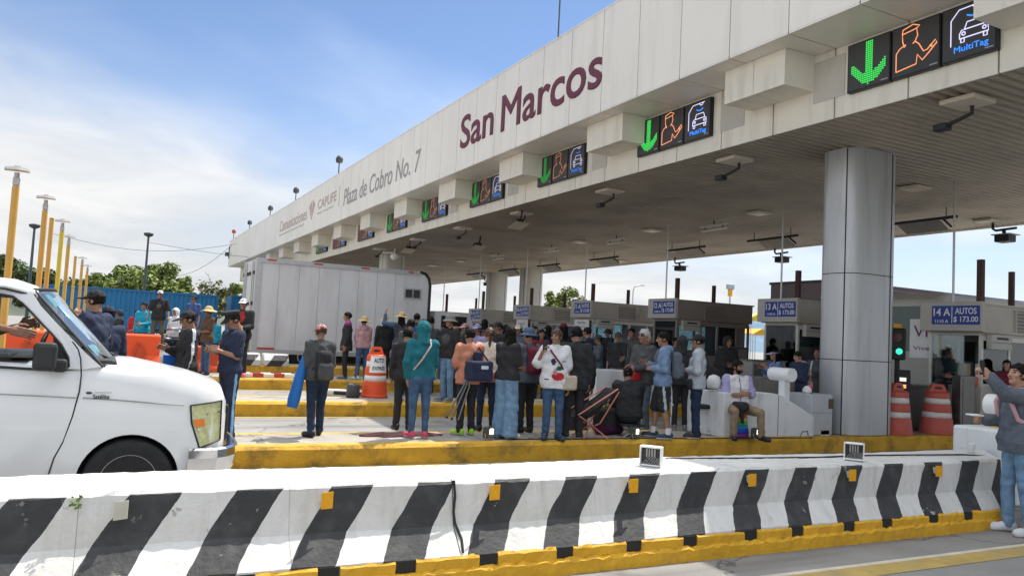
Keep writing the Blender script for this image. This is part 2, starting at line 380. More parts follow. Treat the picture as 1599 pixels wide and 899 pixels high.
# ================================================================== trees
M_BARK = mat('tree bark', (0.12, 0.09, 0.065), 0.95, 0, 0.3, 8, 0.5, 30)
def leafmat(nm, rgb):
    m_ = mat(nm, rgb, 0.6, 0, 0.55, 1.1, spec=0.25)
    b = m_.node_tree.nodes['Principled BSDF']; b.inputs['Transmission Weight'].default_value = 0.0
    b.inputs['Subsurface Weight'].default_value = 0.0
    return m_
LEAF = [leafmat('mid green leaves', (0.13, 0.18, 0.04)), leafmat('yellow green leaves', (0.19, 0.23, 0.05)), leafmat('dark green leaves', (0.06, 0.095, 0.028)), leafmat('dusty leaves', (0.12, 0.13, 0.055))]
def tree(x, y, h, rw, label, seed, leaf=0, n=2600, ls=.46, lobes=9, bare=0.0, low=.25):
    rt = random.Random(seed); root = empty('tree', (x, y, zg(y)), 0, label, 'tree', 'trees beyond the plaza')
    tb = MB(); tips = []
    tb.tube([(0, 0, -.1), (.05 * h * .1, 0, h * .2), (rt.uniform(-.2, .2), rt.uniform(-.2, .2), h * .42)], [h * .03, h * .024, h * .017], 9)
    for i in range(lobes):
        a = 2 * math.pi * i / lobes + rt.uniform(-.4, .4); rr = rw * rt.uniform(.25, .8); zt = h * rt.uniform(low + .25, .9)
        tip = Vector((math.cos(a) * rr, math.sin(a) * rr * .8, zt)); tips.append(tip)
        mid = Vector((tip.x * .45, tip.y * .45, h * .36 + (zt - h * .36) * .6))
        tb.tube([(0, 0, h * rt.uniform(.22, .4)), mid, tip], [h * .014, h * .009, h * .003], 6)
        if bare:
            for q in range(9):
                d = Vector((rt.uniform(-1, 1), rt.uniform(-1, 1), rt.uniform(-.1, 1))) * rw * .45
                p = mid.lerp(tip, rt.uniform(.2, 1)); e = p + d; k2 = p.lerp(e, .5) + Vector((0, 0, .1 * rw))
                tb.tube([p, k2, e], [h * .004, h * .0025, h * .001], 4, cap=False)
                for w_ in range(3):
                    e2 = k2 + Vector((rt.uniform(-1, 1), rt.uniform(-1, 1), rt.uniform(-.2, 1))) * rw * .25
                    tb.tube([k2, e2], [h * .002, h * .0008], 3, cap=False)
    tb.build('trunk', M_BARK, root)
    cb = MB(); n = int(n * 1.7 * (1 - bare))
    blobs = []
    for t_ in tips + [Vector((0, 0, h * .82))]:
        for q in range(4):
            blobs.append((t_ + Vector((rt.uniform(-1, 1), rt.uniform(-1, 1), rt.uniform(-.8, .6))) * rw * .33, rw * rt.uniform(.18, .40)))
    for i in range(n):
        c_, r_ = blobs[rt.randrange(len(blobs))]
        d = Vector((rt.gauss(0, 1), rt.gauss(0, 1), rt.gauss(0, 1))).normalized() * r_ * (rt.random() ** .4)
        p = c_ + Vector((d.x, d.y, d.z * .8)); s = ls * rt.uniform(.5, 1.25)
        nn = (d.normalized() + Vector((rt.uniform(-.8, .8), rt.uniform(-.8, .8), rt.uniform(-.3, 1)))).normalized()
        u = nn.orthogonal().normalized(); w = nn.cross(u); a = rt.uniform(0, 6.28)
        u, w = u * math.cos(a) + w * math.sin(a), w * math.cos(a) - u * math.sin(a)
        cb.add([p - u * s * .5, p - w * s * .28 + nn * s * .06, p + u * s * .5, p + w * s * .28 + nn * s * .06], [(0, 1, 2, 3)], 0 if rt.random() < .7 else 1)
    if n > 10: cb.build('crown', [LEAF[leaf], LEAF[(leaf + 1) % 4]], root, normals=False)
    return root
def tree_px(px, y, htop, wpx, label, seed, **kw):
    """a tree at distance y whose crown is centred on survey column px, top at row htop, wpx wide"""
    t_ = on_y(px, htop, y); a = on_y(px - wpx / 2, htop, y); b = on_y(px + wpx / 2, htop, y)
    return tree(float(t_[0]), y, float(t_[2]) - zg(y), float(b[0] - a[0]) * .56, label, seed, **kw)
tree_px(8, 75, 388, 85, 'dark bushy tree at the left edge of the view', 1, leaf=2, n=2600)
tree_px(62, 80, 412, 70, 'dark tree behind the yellow lamp posts', 2, leaf=2, n=2200)
tree_px(105, 86, 432, 70, 'low dark tree behind the thin yellow lamp posts', 3, leaf=2, n=1800)
tree_px(190, 82, 418, 75, 'green tree left of the slim dark floodlight mast', 4, leaf=0, n=3000)
tree_px(232, 84, 405, 80, 'tallest green tree behind the slim floodlight mast', 5, leaf=0, n=3400)
tree_px(283, 86, 428, 50, 'small round green tree right of the mast', 6, leaf=0, n=1800)
tree_px(240, 74, 436, 130, 'wide yellow green bush above the blue trailer', 7, leaf=1, n=2400, low=.1)
tree_px(338, 78, 434, 75, 'nearly bare grey tree left of the white box truck', 8, leaf=3, n=1500, bare=.72, lobes=12)
tree_px(362, 92, 436, 40, 'small leafy tree beside the bare grey tree', 9, leaf=0, n=1200)
tree_px(310, 76, 458, 50, 'low yellow green bush under the bare tree', 10, leaf=1, n=900, low=.05)
tree_px(868, 88, 452, 40, 'sunlit green tree beside the far pillar', 11, leaf=1, n=2000)
tree_px(896, 92, 449, 46, 'sunlit green tree above booth 11 A', 12, leaf=1, n=2200)
# ================================================================== toll canopy
XA, XB, XC = 9.55, 10.66, 22.8          # outer fascia, inner fascia, rear edge
ZS, Z1, Z2 = 5.73, 6.965, 9.30          # soffit, underside of the outer fascia, top
YN, YF = -12.0, 75.6
PW = 1.378                              # cladding panel width
PY0 = 13.36                             # a panel joint
M_CLAD = mat('pale grey cladding', (0.77, 0.74, 0.675), 0.42, 0.05, 0.05, 0.5, 0.02, 3, dirt=0.26, dirt_rgb=(0.42, 0.40, 0.35), ds=1.0, streak=(1, 2.2, .22))
M_CLAD2 = mat('cream cladding', (0.72, 0.69, 0.60), 0.5, 0.0, 0.05, 0.8, dirt=0.5, dirt_rgb=(0.40, 0.36, 0.28), ds=1.2, streak=(1, 2.2, .3))
M_JOINT = mat('dark panel joint', (0.03, 0.03, 0.03), 0.8)
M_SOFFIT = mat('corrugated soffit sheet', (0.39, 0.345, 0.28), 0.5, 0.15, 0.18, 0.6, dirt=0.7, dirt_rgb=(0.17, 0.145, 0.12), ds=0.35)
canopy = empty('toll_canopy', (16, 30, 0), 0, 'long pale clad toll canopy spanning all the lanes', 'toll canopy')
def keep(o):   # parts are modelled in world space: hang them on the canopy without moving them
    o.parent = canopy; o.matrix_parent_inverse = Matrix.Translation(canopy.location).inverted(); return o
joints = []
y = PY0
while y > YN: y -= PW
while y < YF:
    if y > YN + .1: joints.append(y)
    y += PW
b = MB(); b2 = MB()
ed = [YN] + joints + [YF]
for a, c in zip(ed[:-1], ed[1:]):
    ga, gc = (a + .011 if a != YN else a), (c - .011 if c != YF else c)
    b.box(XA, XA + .04, ga, gc, Z1, Z2)
    b.box(XA + .001, XB - .002, ga, gc, Z1 - .03, Z1 - .003, 0)
    b2.box(XB, XB + .04, ga + .003, gc - .003, ZS, Z1 - .035)
keep(b.build('fascia', M_CLAD)); keep(b2.build('lower_fascia', M_CLAD2))
b = MB()
b.box(XA + .04, XA + .06, YN + .01, YF - .01, Z1 + .005, Z2 - .01); b.box(XB + .04, XB + .06, YN, YF - .01, ZS + .004, Z1 - .04)
b.box(XA + .002, XB - .01, YN + .01, YF - .01, Z1 - .002, Z1 + .004)
keep(b.build('joint_backing', M_JOINT))
b = MB(); b.box(XA + .06, XC, YN, YF - .05, Z1 + .3, Z2 - .12); b.box(XC, XC + .05, YN, YF, ZS - .04, Z2 - .6); b.box(XA - .012, XA + .07, YN, YF, Z2, Z2 + .035)
b.box(XA, XC, YF, YF + .05, Z1, Z2); b.box(XB, XC, YF - .05, YF, ZS - .02, Z1)
keep(b.build('roof', M_CLAD))
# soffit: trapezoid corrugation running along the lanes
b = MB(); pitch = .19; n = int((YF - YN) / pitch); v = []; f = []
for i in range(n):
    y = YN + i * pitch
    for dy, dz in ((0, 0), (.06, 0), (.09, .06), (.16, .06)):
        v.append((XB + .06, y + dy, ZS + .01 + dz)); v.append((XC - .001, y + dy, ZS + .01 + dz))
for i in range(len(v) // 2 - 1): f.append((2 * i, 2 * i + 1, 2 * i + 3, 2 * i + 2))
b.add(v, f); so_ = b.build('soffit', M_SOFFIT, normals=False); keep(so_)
# the boxes that hang under the outer fascia, one over each island
M_BOXF = M_CLAD2
for k in range(-1, 13):
    yc = 10.40 + 4.75 * k if k < 9 else 10.40 + 4.75 * k
    b = MB()
    for s in (-1, 1):
        ya, yb = (yc - .73, yc - .006) if s < 0 else (yc + .006, yc + .73)
        b.box(9.95, XB - .004, ya, yb, 6.30, Z1 - .036)
    keep(b.build('box_housing', M_BOXF))
    b = MB(); b.box(9.97, XB - .02, yc - .02, yc + .02, 6.32, Z1 - .05); keep(b.build('joint_backing', M_JOINT))
M_BLANK = mat('bare grey panel', (0.50, 0.48, 0.43), .6, 0, .12, 2, dirt=.5, dirt_rgb=(.3, .28, .24), ds=2)
for ya in (9.02, 11.35, 16.05, 20.75, 25.3, 29.6):
    b = MB(); b.box(XB - .012, XB - .001, ya, ya + .66, 6.08, 6.80); keep(b.build('blank_panel', M_BLANK))
# pillars: oblong columns in two rows
M_PILLAR = mat('silver pillar cladding', (0.46, 0.475, 0.485), 0.34, 0.25, 0.06, 0.6, dirt=0.5, dirt_rgb=(0.2, 0.2, 0.2), ds=1.4, streak=(3, 3, .25))
M_PILLARW = mat('cream pillar cladding', (0.55, 0.54, 0.49), 0.42, 0.1, 0.06, 0.6, dirt=0.25, dirt_rgb=(0.3, 0.3, 0.28), ds=0.8)
def pillar(x, y, z0, mt, lx=.62, ly=.5):
    b = MB(); outl = []
    for i in range(48):
        a = 2 * math.pi * i / 48; c, s = math.cos(a), math.sin(a)
        outl.append((x + lx * math.copysign(abs(c) ** .62, c), y + ly * math.copysign(abs(s) ** .62, s)))
    zj = [z0, z0 + 1.4, z0 + 3.05, ZS + .02]
    for a, c in zip(zj[:-1], zj[1:]): 
        vv = [(p[0], p[1], a + .008) for p in outl] + [(p[0], p[1], c - .008) for p in outl]
        for q0 in range(0, 48, 12):
            f = [(j % 48, (j + 1) % 48, (j + 1) % 48 + 48, j % 48 + 48) for j in range(q0 + 3, q0 + 15)]
            b.add(vv, f, 0, True)
    o = keep(b.build('pillar', mt))
    b = MB(); inner = [(x + (p[0] - x) * .985, y + (p[1] - y) * .985) for p in outl]; b.prism(inner, 'z', z0 - .02, ZS + .02)
    for q0 in range(3, 48, 12):
        p = outl[q0]; d = Vector((p[0] - x, p[1] - y, 0)).normalized()
        b.box(p[0] - .009, p[0] + .009, p[1] - .009, p[1] + .009, z0, ZS)
    c = b.build('seam', M_JOINT, o); c.matrix_parent_inverse = Matrix.Identity(4)
    return o
pillar(13.08, 10.66, isl_z(0), M_PILLAR, .70, .46)
pillar(12.9, 38.9, isl_z(6), M_PILLARW)
p_ = on_y(834, 450, 39.0); pillar(float(p_[0]), 39.4, zg(39), M_PILLARW, .62, .5)
p_ = on_y(779, 450, 43.6); pillar(float(p_[0]), 43.9, zg(43), M_PILLARW, .62, .5)
# lettering on the outer fascia
M_MAROON = mat('maroon lettering', (0.13, 0.030, 0.055), 0.6, 0, 0.06)
M_GREYL = mat('grey lettering', (0.30, 0.30, 0.295), 0.6, 0, 0.06)
M_FADED = mat('faded maroon lettering', (0.48, 0.37, 0.33), 0.7, 0, 0.12, 3)
M_FADEDG = mat('faded grey lettering', (0.52, 0.50, 0.46), 0.7, 0, 0.08, 3)
def letters(s, y0, y1, zb, zt, mt, **kw):
    o = text_mesh('lettering', s, 1.0, mt, face_mx((XA - .006, (y0 + y1) / 2, (zb + zt) / 2)), None, .004, fit=(abs(y1 - y0), zt - zb), **kw)
    return keep(o)
letters('San', 22.75, 20.35, 7.60, 8.66, M_MAROON, bev=.015)
letters('Marcos', 19.85, 14.72, 7.54, 8.60, M_MAROON, bev=.015)
letters('Plaza de Cobro No. 7', 36.5, 26.3, 7.55, 8.36, M_GREYL, bold=.006, shear=.12)
letters('Comunicaciones', 51.9, 44.2, 7.80, 8.50, M_FADED, bold=.005)
letters('Secretaría de Infraestructura, Comunicaciones y Transportes', 51.9, 44.8, 7.52, 7.66, M_FADEDG)
letters('CAPUFE', 41.7, 37.9, 8.02, 8.52, M_FADED, bold=.006)
letters('Caminos y Puentes Federales', 41.7, 38.4, 7.74, 7.86, M_FADEDG)
b = MB()                                       # winged emblem between the two names
for s in (-1, 1):
    for q in range(3):
        w = [(43.05 + s * (.10 + .2 * q), 8.75 - .1 * q), (43.05 + s * (.24 + .2 * q), 8.62 - .12 * q), (43.05 + s * .12, 7.72 + .02 * q), (43.05 + s * .02, 7.62 + .03 * q)]
        b.prism(w, 'x', XA - .006 - .002 * q, XA - .003)
keep(b.build('emblem', M_FADED))
b = MB(); b.tube([(XA - .01, 37.35, 7.65), (XA - .01, 37.35, 8.65)], .012, 6); keep(b.build('lettering', M_FADEDG))
# roof-edge beacons and lamps
for yy, hh, red in ((74.9, .65, 1), (66, .5, 0), (57, .55, 0), (48.6, .6, 0), (38.6, .7, 0)):
    b = MB(); b.tube([(XA + .2, yy, Z2), (XA + .2, yy, Z2 + hh)], .03, 6)
    o = keep(b.build('mast', M_DARK)); b = MB(); b.lathe([(.02, 0), (.16, .04), (.19, .2), (.12, .36), (.02, .4)], (XA + .2, yy, Z2 + hh), 12)
    c = b.build('lamp', mat('red beacon', (.35, .04, .04), .4) if red else M_DARK, o); c.matrix_parent_inverse = Matrix.Identity(4)
b = MB(); b.tube([(XA + .5, 17.7, Z2), (XA + .5, 17.7, Z2 + 2.4)], .02, 6); keep(b.build('antenna', M_DARK))
b = MB(); b.bbox(XA - .35, XA - .02, 75.3, 75.62, 7.9, 8.25, .03); b.box(XA - .05, XA + .02, 75.3, 75.6, 7.7, 8.8); keep(b.build('junction_box', M_DARK))

# ================================================================== lane signals on the lower fascia
M_SCR = mat('dark led panel', (0.05, 0.05, 0.052), 0.45, 0, 0.1)
M_CASE = mat('black sign case', (0.012, 0.012, 0.013), 0.4)
E_GREEN = emis('green led', (0.04, 0.75, 0.10), .55); E_RED = emis('red led', (0.7, 0.06, 0.03), .3)
E_ORANGE = emis('orange led', (1.0, 0.36, 0.16), .5); E_WHITE = emis('violet white led', (0.72, 0.70, 1.0), .5)
E_BLUE = emis('blue led', (0.03, 0.26, 1.0), .6); M_DOT = mat('unlit led', (0.12, 0.12, 0.13), .5)
M_LOGO = mat('sign maker mark', (0.4, 0.4, 0.42), .5)
def stroke(b, pts, r=.009):   # a led line: pts are (u, v) from the panel's lower left, on the panel face
    b.tube([(0, -u, v) for u, v in pts], r, 5, smooth=False)
E_DIM = {m_: emis('dim ' + m_.name, m_.node_tree.nodes['Principled BSDF'].inputs['Emission Color'].default_value[:3], f_) for m_, f_ in ((E_GREEN, .16), (E_RED, .14), (E_ORANGE, .18), (E_WHITE, .26), (E_BLUE, .3))}
def lane_sign(yl, mode, label, dz=0.0, dim=False):
    EG, ER, EO, EW, EB = [E_DIM[m_] if dim else m_ for m_ in (E_GREEN, E_RED, E_ORANGE, E_WHITE, E_BLUE)]
    root = empty('lane_signal', (XB - .09, yl, 6.05 + dz), 0, label, 'lane signal', 'lane signals along the canopy')
    S = .80; G = .028
    def panel(i, name):
        u0 = i * (S + G); p = MB(); p.box(0, .085, -(u0 + S), -u0, 0, S, 0)
        o = p.build(name, [M_CASE], root); q = MB(); q.box(-.006, 0, -(u0 + S - .02), -(u0 + .02), .02, S - .02); q.build('screen', M_SCR, o)
        q = MB(); q.box(-.009, -.006, -(u0 + .76), -(u0 + .64), .05, .065); q.build('maker_mark', M_LOGO, o)
        return o, u0
    far = mode != 'near'
    o, u0 = panel(0, 'arrow_panel')
    d = MB(); un = MB(); st = .034
    for i in range(22):
        for j in range(22):
            u, v = .06 + i * st, .07 + j * st; cx_ = u - .41
            if mode == 'cross': on = (abs(abs(cx_) - abs(v - .42)) < .05) and abs(cx_) < .3
            else:
                on = (abs(cx_) < .075 and v > .2 and v < .76) or (v < .52 and v > .08 and abs((v - .07) - abs(cx_) * .95) < .085 + .0 and abs(cx_) < .33 and v < .42) or (abs(cx_) + .0 < (v - .06) * 1.0 and v < .25)
            if on: d.box(-.011, -.006, -(u0 + u + .011), -(u0 + u - .011), v - .011, v + .011)
            elif not far and v < .26 and abs(cx_) > .14 and (i + j) % 2 == 0: un.box(-.009, -.006, -(u0 + u + .008), -(u0 + u - .008), v - .004, v + .004)
    d.build('cross' if mode == 'cross' else 'arrow', ER if mode == 'cross' else EG, o)
    if un.v: un.build('unlit_dots', M_DOT, o)
    o, u0 = panel(1, 'attendant_panel')
    d = MB(); T = lambda pts: [(u0 + p[0], p[1]) for p in pts]
    if mode != 'dim':
        stroke(d, T([(.08, .10), (.08, .38), (.14, .45), (.24, .49)])); stroke(d, T([(.40, .49), (.46, .44), (.54, .30), (.60, .31), (.73, .42), (.75, .37), (.62, .25), (.52, .17), (.44, .28), (.42, .14), (.08, .10)]))
        stroke(d, T([(.24, .49), (.22, .45), (.19, .54), (.18, .66), (.42, .69), (.44, .58), (.40, .50), (.36, .47)])); stroke(d, T([(.18, .66), (.19, .73), (.36, .77), (.47, .72), (.42, .69)]))
        for q in ((.64, .345), (.66, .33)): stroke(d, T([q, (q[0] + .02, q[1] + .02)]), .012)
        for q in d.v: pass
        d.v = [(p[0] - .008, p[1], p[2]) for p in d.v]; d.build('attendant_symbol', EO, o)
    o, u0 = panel(2, 'vehicle_panel')
    d = MB(); T = lambda pts: [(u0 + p[0], p[1]) for p in pts]
    stroke(d, T([(.14, .22), (.14, .60), (.26, .73), (.62, .74)])); stroke(d, T([(.46, .73), (.50, .69), (.55, .69), (.58, .73)]))
    car = [(.27, .30), (.27, .37), (.30, .42), (.34, .42), (.38, .52), (.60, .52), (.64, .42), (.68, .40), (.69, .30), (.27, .30)]
    stroke(d, T(car)); stroke(d, T([(.34, .42), (.64, .42)])); 
    for c0 in (.33, .63): stroke(d, T([(c0 + .025 * math.cos(a * .785), .365 + .025 * math.sin(a * .785)) for a in range(9)]), .009)
    for c0 in (.29, .62): stroke(d, T([(c0, .30), (c0, .24), (c0 + .05, .24), (c0 + .05, .30)]))
    d.v = [(p[0] - .008, p[1], p[2]) for p in d.v]; d.build('vehicle_symbol', EW, o)
    d = MB(); stroke(d, T([(.38, .62), (.44, .59), (.52, .59), (.58, .62)]), .012); d.v = [(p[0] - .008, p[1], p[2]) for p in d.v]; d.build('signal_wave', EB, o)
    t_ = text_mesh('tag_lettering', 'MultiTag', .15, EB, face_mx((-.009, -(u0 + .44), .14)), o, .003, fit=(.50, .115))
    return root
SG = [(8.90, 'near', 'largest and nearest lane signal, its green arrow lit above the orange drums'),
      (14.68, 'near', 'second nearest lane signal, green arrow left of the big pillar'),
      (19.40, 'near', 'third nearest lane signal, right below the s of San Marcos'),
      (24.08, 'near', 'fourth nearest lane signal, below the word San'),
      (28.62, 'near', 'fifth nearest lane signal, below the number 7'),
      (32.9, 'near', 'sixth nearest lane signal, below the words de Cobro'),
      (37.36, 'cross', 'lane signal with red cross nearest to the camera'),
      (42.1, 'cross', 'lane signal with red cross left of the word Plaza'),
      (45.9, 'dim', 'small lane signal farthest along the canopy')]
for i, (yl, md, lb) in enumerate(SG): lane_sign(yl, md, lb, dim=i > 1)

# ================================================================== things hung under the soffit
M_LAMPP = mat('opal lamp panel', (0.62, 0.57, 0.47), .5, 0, .08)
M_BRK = mat('black bracket', (0.02, 0.02, 0.02), .5)
ordn = ['nearest', 'second nearest', 'third nearest', 'fourth nearest', 'fifth nearest', 'sixth nearest', 'seventh nearest', 'farthest']
for i, yy in enumerate((7.4, 12.4, 17.0, 21.9, 26.5, 31.2, 36.4)):
    r_ = empty('ceiling_lamp', (11.42, yy, ZS), 0, f'{ordn[i]} square soffit lamp with black cable arm near the fascia', 'ceiling lamp', 'square lamps along the front of the soffit')
    b = MB(); b.bbox(-.28, .28, -.28, .28, -.07, .008, .02); b.build('housing', M_LAMPP, r_)
    b = MB(); b.tube([(.12, .0, -.07), (.12, .0, -.18), (.02, .14, -.27), (-.02, .34, -.33)], .032, 7); b.bbox(-.1, .07, .28, .5, -.40, -.29, .02); b.build('camera_arm', M_BRK, r_)
for i, yy in enumerate((11.9, 16.8, 21.8, 26.4, 33.9, 38.3, 42.2)):
    r_ = empty('ceiling_lamp', (16.45, yy, ZS), 0, f'{ordn[i]} flat soffit lamp in the middle row above the booths', 'ceiling lamp', 'flat lamps along the middle of the soffit')
    b = MB(); b.bbox(-.26, .26, -.26, .26, -.06, .008, .02); b.build('housing', M_LAMPP, r_)
    b = MB(); b.box(-.2, .2, -.2, .2, -.066, -.061); b.build('diffuser', mat('warm diffuser', (.75, .68, .52), .4), r_)
for i, yy in enumerate((13.4, 16.9, 21.4, 26.2, 31)):
    r_ = empty('ceiling_lamp', (21.6, yy, ZS), 0, f'{ordn[i]} flat soffit lamp in the rear row', 'ceiling lamp', 'flat lamps along the rear of the soffit')
    b = MB(); b.bbox(-.22, .22, -.26, .26, -.06, .008, .02); b.build('housing', M_LAMPP, r_)
for i, yc in enumerate((13.8, 19.05, 23.4, 28.9, 33.8, 38.2, 42.6)):
    r_ = empty('antenna_bar', (19.25, yc, ZS - .26), 0, f'{ordn[i]} black tag reader bar with grey plate hung over the lanes', 'antenna bar', 'tag reader bars hung under the soffit')
    b = MB(); b.box(-.035, .035, -1.1, 1.1, -.035, .035); b.build('bar', M_BRK, r_)
    b = MB(); [b.tube([(0, s, .03), (0, s, .27)], .013, 6) for s in (-.8, .8)]; b.build('hanger', M_BRK, r_)
    b = MB(); b.add([(-.02, -.62, -.05), (-.02, .62, -.05), (.40, .62, -.26), (.40, -.62, -.26), (-.02, -.62, -.02), (-.02, .62, -.02), (.40, .62, -.23), (.40, -.62, -.23)], [(0, 1, 2, 3), (7, 6, 5, 4), (0, 4, 5, 1), (1, 5, 6, 2), (2, 6, 7, 3), (3, 7, 4, 0)])
    b.build('plate', mat('grey reader plate', (.33, .32, .30), .5), r_)
    b = MB(); b.tube([(.0, -.7, -.0), (.30, -.75, -.2)], .03, 6); b.build('bracket', M_BRK, r_)
for i, (xx, yc) in enumerate(((16.64, 18.9), (16.5, 24.0), (16.3, 28.4), (16.2, 33.2))):
    r_ = empty('tube_light', (xx, yc, ZS - .16), 0, f'{ordn[i]} pair of pale tube lights hung over the lanes', 'tube light', 'tube lights hung under the soffit')
    b = MB(); b.box(-.04, .04, -.62, .62, 0, .05); b.build('batten', mat('pale batten', (.5, .5, .48), .5), r_)
    b = MB(); b.tube([(0, -.58, -.12), (0, .58, -.12)], .03, 8); b.build('tube', M_WHITEP, r_)
    b = MB(); b.tube([(0, 0, .05), (0, 0, .17)], .02, 6); [b.tube([(0, s, .0), (0, s, -.12)], .015, 6) for s in (-.4, .4)]; b.build('hanger', M_BRK, r_)
for i, (xx, yc) in enumerate(((21.9, 13.1), (22.3, 21.6), (22.3, 27.5), (21.9, 46.5))):
    r_ = empty('lane_camera', (xx, yc, ZS), 0, f'{ordn[i]} black traffic camera hanging at the rear edge of the soffit', 'camera', 'traffic cameras hung at the rear of the soffit')
    b = MB(); b.tube([(0, .3, 0), (0, .3, -.22), (0, .22, -.28), (0, -.35, -.26)], .035, 7); b.tube([(0, 0, -.26), (.05, 0, -.42)], .05, 7); b.build('arm', M_BRK, r_)
    b = MB(); b.bbox(-.12, .26, -.2, .2, -.62, -.42, .03); b.build('housing', M_BRK, r_)
    b = MB(); b.box(-.16, .34, -.26, .26, -.425, -.40); b.build('sunshield', mat('grey reader plate', (.33, .32, .30)), r_)
r_ = empty('dome_camera', (11.9, 35.6, ZS), 0, 'white dome camera hanging under the soffit above the box truck', 'camera')
b = MB(); b.tube([(0, 0, 0), (0, 0, -.25)], .03, 8); b.tube([(0, 0, -.22), (-.5, .35, -.22)], .03, 8); b.build('arm', M_WHITEP, r_)
b = MB(); b.lathe([(.02, 0), (.16, -.03), (.19, -.16), (.13, -.28), (.02, -.33)], (0, 0, -.25), 16); b.build('dome', M_WHITEP, r_)
for i, (px, py, yc) in enumerate(((750, 380, 30.), (815, 343, 25.), (640, 385, 35.))):
    p_ = on_z(px, py, ZS - .3)
    r_ = empty('ceiling_floodlight', (float(p_[0]), float(p_[1]), ZS), 0, f'{ordn[i]} black floodlight with tilted pale shield under the front soffit', 'floodlight', 'floodlights under the front of the soffit')
    b = MB(); b.tube([(0, 0, 0), (0, .05, -.2), (.05, .25, -.26)], .03, 7); b.build('arm', M_BRK, r_)
    b = MB(); b.bbox(-.13, .13, .1, .42, -.42, -.26, .03); b.build('housing', M_BRK, r_)
    b = MB(); b.add([(-.25, -.1, -.40), (.25, -.1, -.40), (.25, .5, -.55), (-.25, .5, -.55)], [(0, 1, 2, 3)]); b.add([(-.25, -.1, -.385), (.25, -.1, -.385), (.25, .5, -.535), (-.25, .5, -.535)], [(3, 2, 1, 0)]); b.build('shield', M_LAMPP, r_)
# ================================================================== toll booths
M_BTH = mat('beige booth cladding', (0.47, 0.445, 0.39), 0.55, 0.05, 0.1, 2, dirt=0.35, dirt_rgb=(.15, .13, .1), ds=1.5)
M_BTHD = mat('brown booth cladding', (0.26, 0.23, 0.205), 0.55, 0.05, 0.1, 2)
M_SIGNB = mat('pale sign box', (0.46, 0.45, 0.42), 0.5, 0, 0.07, 2, dirt=.25, ds=2)
M_BLUE = mat('blue sign film', (0.012, 0.045, 0.28), 0.4, 0, 0.08)
M_WLET = mat('white sign lettering', (0.72, 0.74, 0.76), 0.5, 0, 0.03)
M_FRAME = mat('aluminium window frame', (0.62, 0.60, 0.55), 0.4, 0.1, 0.08)
M_INNER = mat('dim booth interior', (0.22, 0.215, 0.20), 0.8)
G_BOOTH = glass('booth glass', (0.72, 0.80, 0.80), 0.05)
M_SS = mat('stainless counter', (0.24, 0.235, 0.23), 0.38, 0.6, 0.15, 3)
M_RUST = mat('rust brown post', (0.075, 0.04, 0.03), .7, 0, .2, 6)
M_PAPER = mat('white paper', (0.75, 0.76, 0.76), .7, 0, .03)
M_INK = mat('black print and notch shade', (0.02, 0.02, 0.02), .7)
BXS = [16.2, 15.98, 15.82, 15.75, 15.76, 15.74, 15.83, 15.8]
